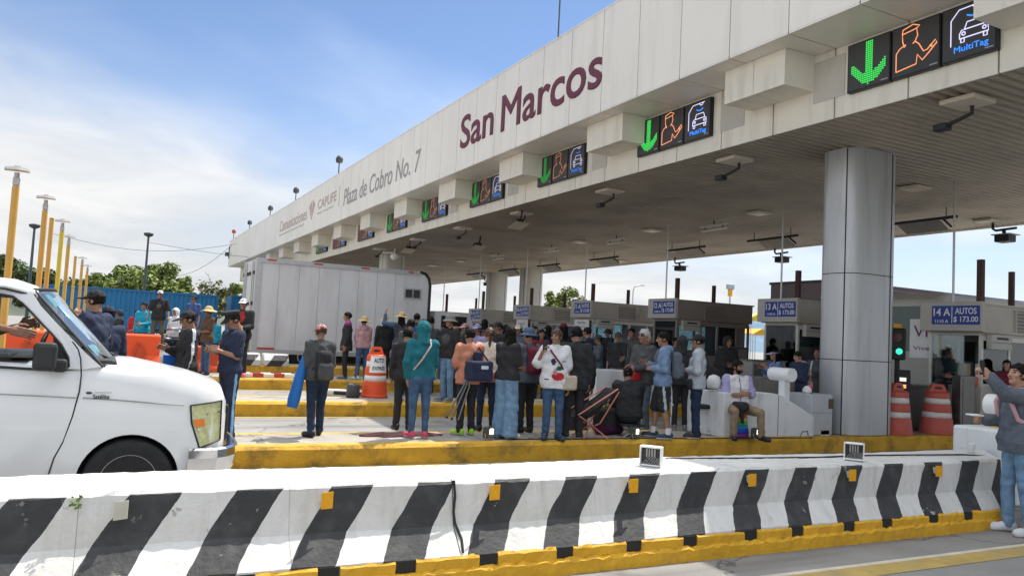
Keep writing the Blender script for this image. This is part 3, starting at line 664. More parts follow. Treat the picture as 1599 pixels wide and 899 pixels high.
def booth(k, lane, label, dark=False, L_=3.2):
    BX = BXS[k]; y0, y1 = isl_y(k) + .08, isl_y(k) + 1.26; zb = isl_z(k); wall = M_BTHD if dark else M_BTH
    zr = {0: 3.0, 1: 3.16, 2: 3.25, 3: 3.27, 4: 3.19, 5: 3.07, 6: 2.99, 7: 2.9}[k]; zs = zr - .62
    root = empty('toll_booth', (BX, (y0 + y1) / 2, zb), 0, label, 'toll booth', 'toll booths on the islands')
    Lc = lambda o: o
    yh = (y1 - y0) / 2; H = zs - zb; Rf = zr - zb
    b = MB(); b.box(.06, L_, -yh - .06, yh + .06, H, Rf - .04); b.box(.0, L_ + .05, -yh - .09, yh + .09, Rf - .04, Rf); rf = b.build('roof', wall, root)
    b = MB(); b.box(1.15, 1.98, -yh - .075, -yh - .06, H + .06, Rf - .1); lo = b.build('louvre', M_INNER, root)
    b = MB()
    for q in range(6): 
        z = H + .1 + q * .075; b.add([(1.17, -yh - .10, z), (1.96, -yh - .10, z), (1.96, -yh - .065, z + .04), (1.17, -yh - .065, z + .04), (1.17, -yh - .10, z - .012), (1.96, -yh - .10, z - .012)], [(0, 1, 2, 3), (4, 5, 1, 0)])
    for x in (1.14, 1.96): b.box(x, x + .035, -yh - .1, -yh - .061, H + .05, Rf - .09)
    b.build('slat', wall, lo)
    # shell: sill wall, corner posts, frames
    b = MB(); b.box(.1, L_ - .05, -yh, yh, 0, .98); b.box(.12, L_ - .06, -yh + .02, yh - .02, H - .06, H - .002); b.build('wall', M_BTH if not dark else M_BTHD, root)
    b = MB()
    for x in (.1, 1.05, 1.75, 2.55, L_ - .12):
        for y in (-yh, yh - .06): b.box(x, x + .065, y, y + .06, .982, H - .062)
    for y in (-yh + .003, yh - .055): b.box(.168, L_ - .13, y, y + .05, H - .16, H - .063); b.box(.168, L_ - .13, y, y + .05, .985, 1.04)
    b.build('window_frame', M_FRAME if not dark else M_BTHD, root)
    b = MB()
    b.box(.12, .13, -yh + .062, yh - .062, .985, H - .065)
    for x0, x1 in ((.167, 1.048), (1.117, 1.748), (1.817, 2.548)): b.box(x0, x1, -yh + .02, -yh + .028, 1.042, H - .162)
    b.box(.167, 2.54, yh - .028, yh - .02, 1.042, H - .162)
    b.build('window', G_BOOTH, root)
    b = MB(); b.box(2.2, L_ - .15, -yh + .1, yh - .1, .99, H - .1); b.box(.35, 1.0, .05, yh - .08, .99, 1.16); b.bbox(.4, .46, -.2, .18, 1.2, 1.5, .01); b.box(.42, .45, -.02, .02, .98, 1.2); b.build('interior_cabinet', M_INNER, root)
    b = MB(); b.bbox(.25, .95, -yh - .14, -yh - .002, H - .34, H - .02, .015); c = b.build('cash_drawer_box', M_SIGNB if not dark else M_BTH, root)
    b = MB(); b.box(.40, .80, -yh - .145, -yh - .141, H - .13, H - .08); b.box(.25, .95, -yh - .146, -yh - .141, H - .2, H - .19); b.build('slot', M_BLACK, c)
    # sign box over the front window
    b = MB(); b.bbox(-.06, .055, -yh - .11, yh + .12, H + .02, Rf + .03, .012); sg = b.build('sign_box', M_SIGNB, root)
    b = MB(); b.box(-.07, -.058, -yh - .06, .42, H + .16, Rf - .06); b.build('sign_panel', M_BLUE, sg)
    zc = (H + Rf) / 2 + .05; hh = Rf - .06 - H - .16
    W_ = yh + .06 + .42
    text_mesh('lane_number', f'{lane} A', 1, M_WLET, face_mx((-.074, .42 - W_ * .22, zc + hh * .17)), sg, .002, bold=.02, fit=(W_ * .36, hh * .42))
    text_mesh('lane_code', f'{1096 + lane} A', 1, M_WLET, face_mx((-.074, .42 - W_ * .22, zc - hh * .33)), sg, .002, bold=.015, fit=(W_ * .28, hh * .17))
    text_mesh('lane_type', 'AUTOS', 1, M_WLET, face_mx((-.074, .42 - W_ * .72, zc + hh * .22)), sg, .002, bold=.015, fit=(W_ * .44, hh * .34))
    text_mesh('price', '$ 173.00', 1, M_WLET, face_mx((-.074, .42 - W_ * .72, zc - hh * .24)), sg, .002, bold=.015, fit=(W_ * .50, hh * .34))
    b = MB(); b.box(-.076, -.0705, .42 - W_ * .435 - .008, .42 - W_ * .435 + .008, zc - hh * .44, zc + hh * .44); b.build('divider', M_WLET, sg)
    # posts and conduit
    b = MB(); b.tube([(.18, .1, H), (.18, .1, ZS - zb - .005)], .025, 7); b.build('conduit', M_STEEL, root)
    b = MB(); b.box(.06, .16, -yh - .02, -yh + .1, Rf + .001, 3.92 - zb); b.build('post', M_RUST, root); b = MB(); b.box(2.0, 2.09, -.1, 0, Rf + .001, 3.85 - zb); b.build('post', M_RUST, root)
    return root
booth(0, 14, 'nearest toll booth with the 14 A sign, right of the big pillar', L_=3.4)
booth(1, 13, 'toll booth with the 13 A sign, left of the big pillar')
booth(2, 12, 'dark brown toll booth with the 12 A sign', dark=True)
booth(3, 11, 'toll booth with the 11 A sign and a white notice below it')
booth(4, 10, 'toll booth with the 10 A sign, below the far pillars')
booth(5, 9, 'toll booth with the 9 A sign, behind the grey bucket hat')
booth(6, 8, 'toll booth with the 8 A sign at the front end of the box truck')
def board(name, x, y0, y1, z0, z1, lines, label, cat='sign', bg=None, ink=None, post=None, group=None):
    root = empty(name, (x, (y0 + y1) / 2, z0), 0, label, cat, group)
    w, h = abs(y1 - y0), z1 - z0
    b = MB(); b.box(0, .02, -w / 2, w / 2, 0, h); b.build('panel', bg or M_PAPER, root)
    for s, u, v, fw, fh in lines:
        text_mesh('lettering', s, 1, ink or M_INK, face_mx((-.005, -u, v)), root, .002, fit=(fw, fh))
    if post: b = MB(); b.box(.021, .05, -w / 2 - .04, -w / 2, post - z0, h); b.box(.021, .05, w / 2, w / 2 + .04, post - z0, h); b.build('frame', M_DARK, root)
    return root
for k, nm in ((3, '11 A'), (4, '10 A')):
    board('notice_board', BXS[k] - .02, isl_y(k) + .12, isl_y(k) + 1.12, 2.12 + .08 * (k == 3), 2.58, [('SOLO TAG', 0, .28, .55, .09), ('Pago exacto', 0, .13, .5, .06)], f'white notice board under the {nm} sign', 'notice board', ink=mat('grey print', (.2, .2, .22)), post=1.6, group='notices under the lane signs')
board('paper_notice', BXS[2] - .03, isl_y(2) + 1.35, isl_y(2) + 1.75, 1.9, 2.3, [('AVISO', 0, .28, .25, .06), ('carril', 0, .15, .22, .05)], 'small white paper notice beside the 12 A booth', 'notice')
q0, q1 = on_x(1421, 498, 16.45), on_x(1470, 560, 16.45)
board('banner', 16.45, float(q1[1]), float(q0[1]), float(q1[2]), float(q0[2]), [('VI', -.12, .60, .34, .26), ('Vive', -.1, .22, .4, .09)], 'white banner with purple letters left of the 14 A sign', 'banner', ink=mat('purple print', (.22, .03, .16)))
b = MB(); 
# ================================================================== island furniture
M_NOSE = mat('white painted steel', (0.70, 0.72, 0.72), .55, 0, .06, 3, .05, 20, dirt=.55, dirt_rgb=(.32, .30, .27), ds=2.0, streak=(2, 2, .4))
def nose(k, x0, x1, label, glyph=False):
    y0 = isl_y(k) + .12; zb = isl_z(k); h = .76
    root = empty('island_nose', (x0, y0, zb), 0, label, 'crash nose', 'white crash noses on the islands')
    w = x1 - x0; b = MB(); pts = [(0, 0), (w, 0), (w, .36), (w * .62, h - .03), (w * .52, h), (0, h)]
    bm = MB(); n = len(pts)
    v = [(p[0], 0, p[1]) for p in pts] + [(p[0], .95, p[1]) for p in pts]
    bm.add(v, [tuple(range(n)), tuple(range(n, 2 * n))[::-1]] + [(i, i + n, (i + 1) % n + n, (i + 1) % n) for i in range(n)])
    o = bm.build('body', M_NOSE, root); md = o.modifiers.new('b', 'BEVEL'); md.width = .018; md.segments = 2
    b = MB(); b.box(w * .58, w * .584, -.004, .0, .02, h - .03); b.tube([(w * .84, -.004, .01), (w * .86, -.006, .09), (w * .92, -.006, .1), (w * .93, -.004, .02)], .008, 5); b.build('seam', M_DARK, root)
    b = MB(); b.tube([(w * .70, -.06, h + .33), (w * .70, .42, h + .33)], .12, 24); c = b.build('bumper_roll', M_WHITEP, root)
    md = c.modifiers.new('b', 'BEVEL'); md.width = .02; md.segments = 2; md.limit_method = 'ANGLE'
    b = MB(); b.box(w * .675, w * .735, .06, .2, h - .3, h + .24); b.build('support', M_NOSE, root)
    return root
nose(0, 9.35, 11.5, 'white steel crash nose with roll, behind the seated man in a white vest')
nose(1, 9.9, 12.0, 'white steel crash nose with roll, in front of the man in a black polo shirt')
def furn(label, cat, name, x0, x1, y0, y1, z0, z1, mt, bev=.015, extra=None, group=None):
    root = empty(name, ((x0 + x1) / 2, (y0 + y1) / 2, z0), 0, label, cat, group)
    b = MB(); b.bbox(-(x1 - x0) / 2, (x1 - x0) / 2, -(y1 - y0) / 2, (y1 - y0) / 2, 0, z1 - z0, bev); b.build('cabinet', mt, root)
    if extra: extra(root, (x1 - x0) / 2, (y1 - y0) / 2, z1 - z0)
    return root
def kiosk_bits(r_, a, c, h):
    b = MB(); b.box(-a + .44, -a + .56, -c - .012, -c - .002, h - .26, h - .08); b.build('lock_plate', mat('dull brass', (.10, .08, .04), .5, .3), r_)
    b = MB(); b.bbox(a - .3, a - .06, -c, c - .2, -.02, .1, .01); b.build('foot', M_NOSE, r_)
    b = MB(); b.box(-a + .01, a - .01, -c - .005, -c - .001, h - .34, h - .335); b.build('seam', M_DARK, r_)
z_ = isl_z(0)
furn('grey steel kiosk cabinet with a bottle on top, left of the big pillar', 'cabinet', 'kiosk_cabinet', 11.55, 12.1, 10.34, 10.9, z_, z_ + .75, mat('light grey steel', (.46, .48, .5), .5, .1, .08, 3, dirt=.3, ds=2), extra=kiosk_bits)
def machine_bits(r_, a, c, h):
    b = MB(); b.box(-a + .06, a - .06, -c - .008, -c - .001, .1, h - .06); b.build('door', mat('grey machine door', (.17, .165, .155), .45, .3), r_)
furn('dull grey ticket machine cabinet behind the white roll', 'cabinet', 'machine_cabinet', 11.0, 11.9, 11.05, 11.4, z_, z_ + 1.0, mat('dull grey machine', (.15, .145, .135), .45, .4, .12), extra=machine_bits)
def counter_bits(r_, a, c, h):
    b = MB(); b.box(-a - .03, a + .03, -c - .03, c + .03, h, h + .03); b.build('counter_top', M_SS, r_)
    b = MB(); b.box(-a + .05, a - .05, -c - .008, -c - .001, .08, h - .08); b.build('door', M_SS, r_)
furn('low steel counter the officer sits on, behind the orange drum', 'counter', 'steel_counter', 14.85, 15.75, 10.84, 11.3, z_, z_ + .92, mat('dark steel counter', (.16, .16, .155), .35, .4, .15), extra=counter_bits)
furn('tall stainless cabinet right of the seated officer', 'cabinet', 'steel_cabinet', 15.55, 16.0, 10.12, 10.32, z_ , z_ + 1.2, mat('brushed steel', (.13, .125, .12), .3, .8, .12), extra=machine_bits)
furn('white counter desk in front of booth 13 A', 'counter', 'booth_counter', 14.6, 15.75, isl_y(1) + .15, isl_y(1) + 1.1, isl_z(1), isl_z(1) + 1.12, mat('pale grey counter', (.42, .42, .40), .5, .1, .08), extra=counter_bits)
furn('dark steel cabinet beside the hooded person', 'cabinet', 'steel_cabinet', 14.4, 15.0, isl_y(1) + .7, isl_y(1) + 1.2, isl_z(1), isl_z(1) + 1.45, mat('brushed steel', (.13, .125, .12)), extra=machine_bits)
for i, k in enumerate((2, 3)):
    furn(('grey ticket machine standing before the dark brown booth', 'grey ticket machine one island behind the dark brown booth')[i], 'cabinet', 'machine_cabinet', 14.4, 15.3, isl_y(k) + .4, isl_y(k) + 1.0, isl_z(k), isl_z(k) + 1.15, mat('dull grey machine', (.15, .145, .135)), extra=machine_bits)
# bottle
r_ = empty('cola_bottle', (11.82, 10.62, z_ + .75), 0, 'clear plastic bottle with red label standing on the grey kiosk', 'bottle')
b = MB(); b.lathe([(.04, 0), (.046, .02), (.046, .2), (.03, .26), (.014, .29), (.014, .31)], (0, 0, 0), 16); b.build('bottle', mat('dark cola', (.12, .06, .05), .1, 0, .05, spec=.6), r_)
b = MB(); b.lathe([(.0475, .09), (.0475, .16)], (0, 0, 0), 16); b.build('label', mat('red label', (.6, .1, .12), .5), r_)
b = MB(); b.lathe([(.016, .31), (.016, .335)], (0, 0, 0), 12); b.build('cap', mat('red label', (.6, .1, .12)), r_)
r_ = empty('plastic_bag', (11.66, 10.55, z_ + .75), 0, 'crumpled clear plastic bag beside the bottle on the grey kiosk', 'bag')
b = MB(); b.lathe([(.05, 0), (.085, .03), (.08, .08), (.04, .13), (.012, .14)], (0, 0, 0), 9, smooth=False); b.build('bag', M_PAPER, r_)
# white nose at the end of the near barrier
r_ = empty('white_box', (10.15, 6.15, 0), 0, 'white box with a round roll above, behind the barrier end', 'crash nose')
b = MB(); b.bbox(-.33, .6, -.25, .35, 0, .94, .03); b.build('body', M_NOSE, r_)
b = MB(); b.tube([(.06, -.12, 1.22), (.06, .12, 1.22)], .14, 24); c = b.build('bumper_roll', M_WHITEP, r_)
b = MB(); b.box(.0, .12, -.06, .08, .938, 1.10); b.build('support', M_YELLOW, r_)

# traffic drums
M_ORG = mat('orange plastic', (0.72, 0.085, 0.018), .5, 0, .07, 3, .05, 20, dirt=.3, dirt_rgb=(.35, .1, .06), ds=3)
M_ORGF = mat('faded red orange plastic', (0.50, 0.105, 0.075), .55, 0, .08, 3, .05, 20, dirt=.35, dirt_rgb=(.28, .1, .08), ds=3)
M_REFL = mat('white reflective band', (0.70, 0.68, 0.66), .5, 0, .1, 8, dirt=.3, dirt_rgb=(.45, .35, .3), ds=6)
def drum(x, y, z, mt, label, h=1.0, rz=0, rs=.86):
    root = empty('traffic_drum', (x, y, z), rz, label, 'traffic drum', 'orange traffic drums')
    k = h / 1.0; root.scale = (rs, rs, 1); pr = lambda zz: (.30 - .085 * zz / .82) * k
    b = MB(); b.lathe([(.31 * k, 0), (.31 * k, .05 * k), (pr(.06), .06 * k), (pr(.30), .30 * k), (pr(.32) - .012 * k, .32 * k), (pr(.44) - .012 * k, .44 * k), (pr(.46), .46 * k), (pr(.58), .58 * k), (pr(.60) - .012 * k, .60 * k), (pr(.72) - .012 * k, .72 * k), (pr(.74), .74 * k), (pr(.82), .82 * k), (pr(.82) - .03 * k, .85 * k)], (0, 0, 0), 32)
    o = b.build('body', mt, root); md = o.modifiers.new('b', 'BEVEL'); md.width = .008; md.segments = 2; md.limit_method = 'ANGLE'; md.angle_limit = .4
    b = MB()   # the loop handle on top
    pts = [(-.17, .84), (-.11, .98), (-.07, 1.0), (.07, 1.0), (.11, .98), (.17, .84)]; inn = [(-.075, .90), (-.06, .945), (.06, .945), (.075, .90)]
    poly = [(p[0] * k, p[1] * k) for p in pts]; b.prism(poly, 'y', -.045 * k, .045 * k); hd = b.build('handle', mt, root)
    b = MB(); b.prism([(p[0] * k, p[1] * k) for p in inn], 'y', -.0475 * k, .0475 * k); b.build('grip_hole', M_BLACK, hd)
    for z0, z1 in ((.325, .435), (.605, .715)):
        b = MB(); b.lathe([(pr(z0) - .0085 * k, z0 * k), (pr(z1) - .0085 * k, z1 * k)], (0, 0, 0), 32); b.build('reflective_band', M_REFL, root)
    return root
def px(x, y, z): p = on_z(x, y, z); return float(p[0]), float(p[1])
x_, y_ = px(591, 622, isl_z(1)); d_ = drum(x_, y_ + .3, isl_z(1), M_ORG, 'bright orange drum with a taped paper sign, on the second island', 1.05, R(-20))
b = MB(); n_ = 9; v = []
for zz in (.52, .86):
    for i in range(n_):
        a = R(-70 - 20 + 20) + R(-52 + 104 * i / (n_ - 1)) - R(0); rr = (.30 - .085 * (zz / 1.05) / .82) * 1.05 + .008; v.append((rr * math.cos(a), rr * math.sin(a), zz))
b.add(v, [(i, i + 1, i + 1 + n_, i + n_) for i in range(n_ - 1)]); pp = b.build('paper_sign', M_PAPER, d_)
for s, zz, w in (('AUTO', .77, .25), ('EXPRÉS', .62, .30)):
    o = text_mesh('lettering', s, 1, M_INK, Matrix.Identity(4), None, .0, bold=.02, fit=(w, .10))
    for vv in o.data.vertices:
        a = R(-70) + vv.co.x / .245; rr = (.30 - .085 * (zz / 1.05) / .82) * 1.05 + .013; zc = zz + vv.co.y; vv.co = (rr * math.cos(a), rr * math.sin(a), zc)
    o.parent = pp
q_ = on_y(1400, 640, 10.45); drum(float(q_[0]), 10.45, isl_z(0), M_ORGF, 'faded red drum half hidden by the big pillar', 1.0, 0, 1.0)
q_ = on_y(1463, 640, 10.42); drum(float(q_[0]), 10.42, isl_z(0), M_ORGF, 'faded red drum standing in front of the seated officer', 1.0, R(-30), 1.08)
# traffic light beside the bus
q_ = on_y(1401, 555, 11.2); r_ = empty('traffic_light', (float(q_[0]), 11.2, isl_z(0)), R(35), 'black traffic light showing green, beside the big pillar', 'traffic light')
b = MB(); b.tube([(0, 0, 0), (0, 0, 1.6)], .05, 8); b.build('pole', M_BLACK, r_)
b = MB(); b.bbox(-.12, .14, -.16, .16, 1.45, 2.12, .03); hd = b.build('housing', M_BLACK, r_)
b = MB(); b.tube([(-.12, -.04, 1.63), (-.15, -.04, 1.63)], .065, 18); b.build('green_lamp', emis('green traffic lamp', (.05, .85, .55), .6), hd)
b = MB(); b.tube([(-.12, 0, 1.92), (-.15, 0, 1.92)], .09, 18); b.build('red_lamp', mat('dark red lens', (.08, .01, .01), .2), hd)
b = MB(); b.bbox(-.05, .08, -.08, .08, 2.12, 2.22, .02); b.build('beacon', mat('amber beacon', (.75, .35, .02), .4), r_)
q_ = on_y(1409, 615, 10.8); r_ = empty('payment_display', (float(q_[0]), 10.8, isl_z(0)), R(40), 'black payment display with lit rows on a yellow post', 'display')
b = MB(); b.bbox(-.1, .1, -.14, .14, .55, 1.25, .02); b.build('case', M_BLACK, r_)
for i, c in enumerate(((1, .85, .6), (1, .55, .2), (1, .9, .8))):
    b = MB(); b.box(-.106, -.1, -.06, .06, .74 + .14 * i, .815 + .14 * i); b.build('lit_row', emis(f'lit display row {"abc"[i]}', c, .5), r_)
b = MB(); b.box(-.08, -.02, -.12, -.04, 0, .552); b.box(-.08, -.02, .04, .12, 0, .552); b.build('post', M_YELLOW, r_)

# ================================================================== the near striped barrier
def barrier_material(name, ref_z, phase, period, black, slope, base_z=-1, yellow_base=None):
    mt = bpy.data.materials.new(name); mt.use_nodes = True
    t = mt.node_tree; bs_ = t.nodes['Principled BSDF']; bs_.inputs['Roughness'].default_value = .72
    tcn = t.nodes.new('ShaderNodeTexCoord'); sp = t.nodes.new('ShaderNodeSeparateXYZ'); t.links.new(tcn.outputs['Object'], sp.inputs[0])
    def M_(op, a, b_=None):
        n = t.nodes.new('ShaderNodeMath'); n.operation = op
        for k, v in ((0, a), (1, b_)):
            if v is None: continue
            if isinstance(v, (int, float)): n.inputs[k].default_value = v
            else: t.links.new(v, n.inputs[k])
        return n.outputs[0]
    def noise(s, d=5):
        n = t.nodes.new('ShaderNodeTexNoise'); n.inputs['Scale'].default_value = s; n.inputs['Detail'].default_value = d
        t.links.new(tcn.outputs['Object'], n.inputs['Vector']); return n.outputs[0]
    def ramp(v, a, b_, c=0., d=1.):
        n = t.nodes.new('ShaderNodeMapRange'); n.inputs[1].default_value = a; n.inputs[2].default_value = b_
        n.inputs[3].default_value = c; n.inputs[4].default_value = d; t.links.new(v, n.inputs[0]); return n.outputs[0]
    def mixc(f, a, b_):
        n = t.nodes.new('ShaderNodeMix'); n.data_type = 'RGBA'
        for k, v in ((6, a), (7, b_)):
            if isinstance(v, tuple): n.inputs[k].default_value = (*v, 1)
            else: t.links.new(v, n.inputs[k])
        if isinstance(f, (int, float)): n.inputs[0].default_value = f
        else: t.links.new(f, n.inputs[0])
        return n.outputs[2]
    wob = M_('MULTIPLY', M_('SUBTRACT', noise(5, 3), .5), .05)
    s = M_('ADD', M_('ADD', sp.outputs[0], M_('MULTIPLY', M_('SUBTRACT', ref_z, sp.outputs[2]), slope)), wob)
    fr = M_('FRACT', M_('DIVIDE', M_('SUBTRACT', s, phase), period))
    isb = M_('LESS_THAN', fr, black / period)
    isb = M_('MULTIPLY', isb, M_('LESS_THAN', M_('ADD', sp.outputs[2], M_('MULTIPLY', wob, .2)), ref_z - .012))
    white = mixc(ramp(noise(2.2, 8), .45, .8, 0, .6), (.58, .58, .56), (.40, .385, .35))
    mpp = t.nodes.new('ShaderNodeMapping'); mpp.inputs['Scale'].default_value = (7, 2, .5); t.links.new(tcn.outputs['Object'], mpp.inputs[0])
    nst = t.nodes.new('ShaderNodeTexNoise'); nst.inputs['Scale'].default_value = 1.6; nst.inputs['Detail'].default_value = 8; nst.inputs['Roughness'].default_value = .7; t.links.new(mpp.outputs[0], nst.inputs['Vector'])
    white = mixc(ramp(nst.outputs[0], .5, .75, 0, .5), white, (.36, .34, .30))
    blackc = mixc(ramp(noise(7, 6), .48, .75, 0, .5), (.028, .029, .031), (.085, .085, .085))
    c = mixc(isb, white, blackc)
    # chipped paint showing bare concrete
    chip = M_('MULTIPLY', ramp(noise(11, 8), .65, .67), ramp(noise(1.6, 2), .52, .62))
    c = mixc(chip, c, (.36, .34, .31))
    if yellow_base is not None:
        c = mixc(M_('LESS_THAN', M_('ADD', sp.outputs[2], M_('MULTIPLY', wob, .7)), yellow_base), c, mixc(ramp(noise(4, 6), .45, .75), (.60, .33, .02), (.40, .2, .03)))
    t.links.new(c, bs_.inputs['Base Color'])
    bp = t.nodes.new('ShaderNodeBump'); bp.inputs['Strength'].default_value = .55; bp.inputs['Distance'].default_value = .012
    hgt = M_('ADD', M_('ADD', noise(26, 6), M_('MULTIPLY', noise(4, 4), 1.3)), M_('MULTIPLY', chip, -1.2))
    t.links.new(hgt, bp.inputs['Height']); t.links.new(bp.outputs[0], bs_.inputs['Normal'])
    return mt
M_BARR = barrier_material('striped barrier paint', .69, .22, .627, .30, .64)
bar = empty('striped_barrier', (1.5, 5.76, 0), 0, 'long near concrete barrier striped black and white with yellow foot', 'barrier')
def keepb(o): o.parent = bar; o.matrix_parent_inverse = Matrix.Translation(bar.location).inverted(); return o
prof = [(5.195, .0), (5.195, .205), (5.36, .377), (5.385, .52), (5.412, .665), (5.44, .69), (5.76, .694), (6.08, .69), (6.11, .665), (6.15, .377), (6.32, .2), (6.32, 0)]
segs = [(-6.5, -4.9), (-4.9, -3.4), (-3.4, -1.85), (-1.85, -.06), (-.058, 1.18), (1.182, 2.36), (2.371, 3.6), (3.602, 5.15), (5.152, 6.22), (6.222, 7.55), (7.552, 8.82)]
rb = random.Random(5); b = MB()
for x0, x1 in segs:
    n = max(3, int((x1 - x0) / .06)); v = []; m_ = len(prof)
    for i in range(n + 1):
        x = x0 + (x1 - x0) * i / n
        for j, (y, z) in enumerate(prof):
            q = .0045 if 2 <= j <= 9 else .003
            if j in (4, 5) and rb.random() < .05: q = .014
            xe = x + (max(0, x - 7.6) / 1.22) ** 2 * (y - 5.2) * 1.05      # the far end is cut at a slant
            v.append((xe, y + rb.uniform(-q, q), z + rb.uniform(-q, q) * .8 + .008 * math.sin(x * 1.3 + 1)))
    f = [(i * m_ + j, (i + 1) * m_ + j, (i + 1) * m_ + j + 1, i * m_ + j + 1) for i in range(n) for j in range(m_ - 1)]
    b.add(v, f, 0, False); b.add(v[:m_], [tuple(range(m_))]); b.add(v[-m_:], [tuple(range(m_))[::-1]])
keepb(b.build('body', M_BARR))
M_YB = mat('thick yellow foot paint', (0.62, 0.34, 0.02), 0.65, 0, 0.14, 4, 0.9, 14, dirt=0.35, dirt_rgb=(0.22, 0.13, 0.04), ds=3.5)
notch = [-2.3, -1.6, -.9, -.3, .3, .88, 1.42, 1.95, 2.58, 3.22, 3.86, 4.43, 5.10, 5.66, 6.33, 6.86, 7.56, 8.12]
b = MB(); edges = [-6.5]
for q in notch: edges += [q - .075, q + .075]
edges.append(8.9)
def yblock(x0, x1, z0, z1, y0, seed, jz=.012):
    r2 = random.Random(seed); n = max(2, int((x1 - x0) / .05)); v = []
    for i in range(n + 1):
        x = x0 + (x1 - x0) * i / n
        for (y, z) in ((y0, z0), (y0, z1 - .02), (y0 + .02, z1), (5.24, z1 + .005), (5.24, z0)):
            v.append((x, y + r2.uniform(-.004, .004), z + (r2.uniform(-jz, jz) if z > .03 else 0)))
    b.add(v, [(i * 5 + j, (i + 1) * 5 + j, (i + 1) * 5 + j + 1, i * 5 + j + 1) for i in range(n) for j in range(4)]); b.add(v[:5], [(0, 1, 2, 3, 4)]); b.add(v[-5:], [(4, 3, 2, 1, 0)])
for i in range(0, len(edges), 2): yblock(edges[i], edges[i + 1], .112, .203, 5.180, i, .004)
yblock(-6.5, 8.9, -.02, .118, 5.155, 99)
keepb(b.build('yellow_foot', M_YB))
for q in notch: b = MB(); b.box(q - .07, q + .07, 5.189, 5.23, .119, .198); keepb(b.build('notch_shade', M_INK))  # black boxes fill the notches: shade of the recess put into colour
M_RP = mat('amber reflector', (0.70, 0.34, 0.01), .35, 0, .1, 30); M_RP2 = mat('pale reflector plate', (.50, .49, .42), .5)
for i, x in enumerate((.17, 1.42, 2.68, 3.95, 5.25, 6.55, 7.86)):
    b = MB(); tw = (.55, .3, .12, .05, .0, -.08, -.15)[i]
    c, s = math.cos(tw), math.sin(tw)
    P = lambda u, v, w: (x + u * c - v * s, 5.345 + u * s * .8 - v - .0, .60 + w)
    vv = [P(u, v, w) for w in (-.055, .055) for v in (0, .006) for u in (-.045, .045)]
    b.add(vv, [(0, 2, 3, 1), (4, 5, 7, 6), (0, 1, 5, 4), (2, 6, 7, 3), (0, 4, 6, 2), (1, 3, 7, 5)]); o = keepb(b.build('reflector', M_RP if i else M_RP2))
    b = MB(); b.box(x - .012, x + .012, 5.35, 5.41, .57, .63); o2 = b.build('reflector_arm', M_RP2, o); o2.matrix_parent_inverse = Matrix.Identity(4)
# crack and small plant
b = MB(); b.tube([(2.368, 5.405, .69), (2.374, 5.38, .58), (2.360, 5.362, .47), (2.372, 5.352, .39), (2.40, 5.28, .29), (2.385, 5.21, .215)], .010, 5); keepb(b.build('crack', M_INK))
b = MB(); rp = random.Random(3)
for i in range(14):
    p = Vector((-.075 + rp.uniform(-.03, .03), 5.40 - rp.uniform(0, .03), .66 + rp.uniform(-.05, .03))); s = rp.uniform(.008, .018)
    u = Vector((rp.uniform(-1, 1), rp.uniform(-.4, .1), rp.uniform(-1, 1))).normalized() * s; w = Vector((-u.z, -.01, u.x)) * .6
    b.add([p - u, p - w, p + u, p + w], [(0, 1, 2, 3)])
tag(b.build('weed', LEAF[0]), 'tiny green weed growing from a joint in the striped barrier', 'weed')
# cable and floodlights on the barrier
b = MB(); b.tube([(4.78, 5.98, .70), (5.6, 5.86, .705), (6.6, 5.80, .70), (7.25, 5.82, .702), (8.0, 5.74, .704), (8.8, 5.68, .70), (9.25, 5.6, .68), (9.3, 5.6, .1)], .009, 6)
tag(b.build('black_cable', M_BLACK), 'thin black cable lying along the white barrier top', 'cable')
def barrier_light(x, y, label, rz=0):
    r_ = empty('floodlight', (x, y, .690), rz, label, 'floodlight', 'portable floodlights'); r_.scale = (.84, .84, .9)
    b = MB(); w, h = .115, .205
    for a in ((-w, -w + .018, 0, h), (w - .018, w, 0, h)): b.bbox(a[0] + (.005 if a[0] > 0 else 0), a[1] - (.005 if a[0] < 0 else 0), -.05, .05, a[2], a[3], .006)
    b.bbox(-w + .017, w - .017, -.05, .05, h - .018, h, .006); b.bbox(-w + .017, w - .017, -.05, .05, .012, .028, .006); b.build('frame', M_WHITEP, r_)
    b = MB(); b.box(-w + .019, w - .019, -.02, .045, .029, h - .019); b.build('housing', M_BLACK, r_)
    b = MB()
    for i in range(7): 
        xx = -.085 + i * .028
        b.tube([(xx, -.026, .03), (xx + .056 if xx + .056 < .095 else .095, -.026, .03 + (.056 if xx + .056 < .095 else .095 - xx) * 1.2)], .0035, 4); b.tube([(xx, -.026, .098 if xx > -.03 else .03 + (xx + .096) * 1.0), (min(xx + .056, .095), -.026, .034)], .0035, 4)
    for i in range(4): b.box(-.05 + i * .028, -.034 + i * .028, -.03, -.02, .10, .18)
    b.build('grille', mat('grey grille wire', (.26, .26, .25), .5, .2), r_); return r_
q_ = on_z(1023, 730, .693); barrier_light(float(q_[0]), float(q_[1]) + .06, 'portable floodlight with a black grille, half in the sun on the barrier', R(-52))
q_ = on_z(1341, 720, .693); barrier_light(float(q_[0]), float(q_[1]) + .06, 'portable floodlight with a black grille, in the shade on the barrier', R(-50))
r_ = empty('paper_cup', (9.12, 5.80, .693), 0, 'white foam cup standing at the far end of the barrier', 'cup')
b = MB(); b.lathe([(.03, 0), (.042, .105), (.045, .108), (.040, .107), (.028, .01)], (0, 0, 0), 18); b.build('cup', M_PAPER, r_)
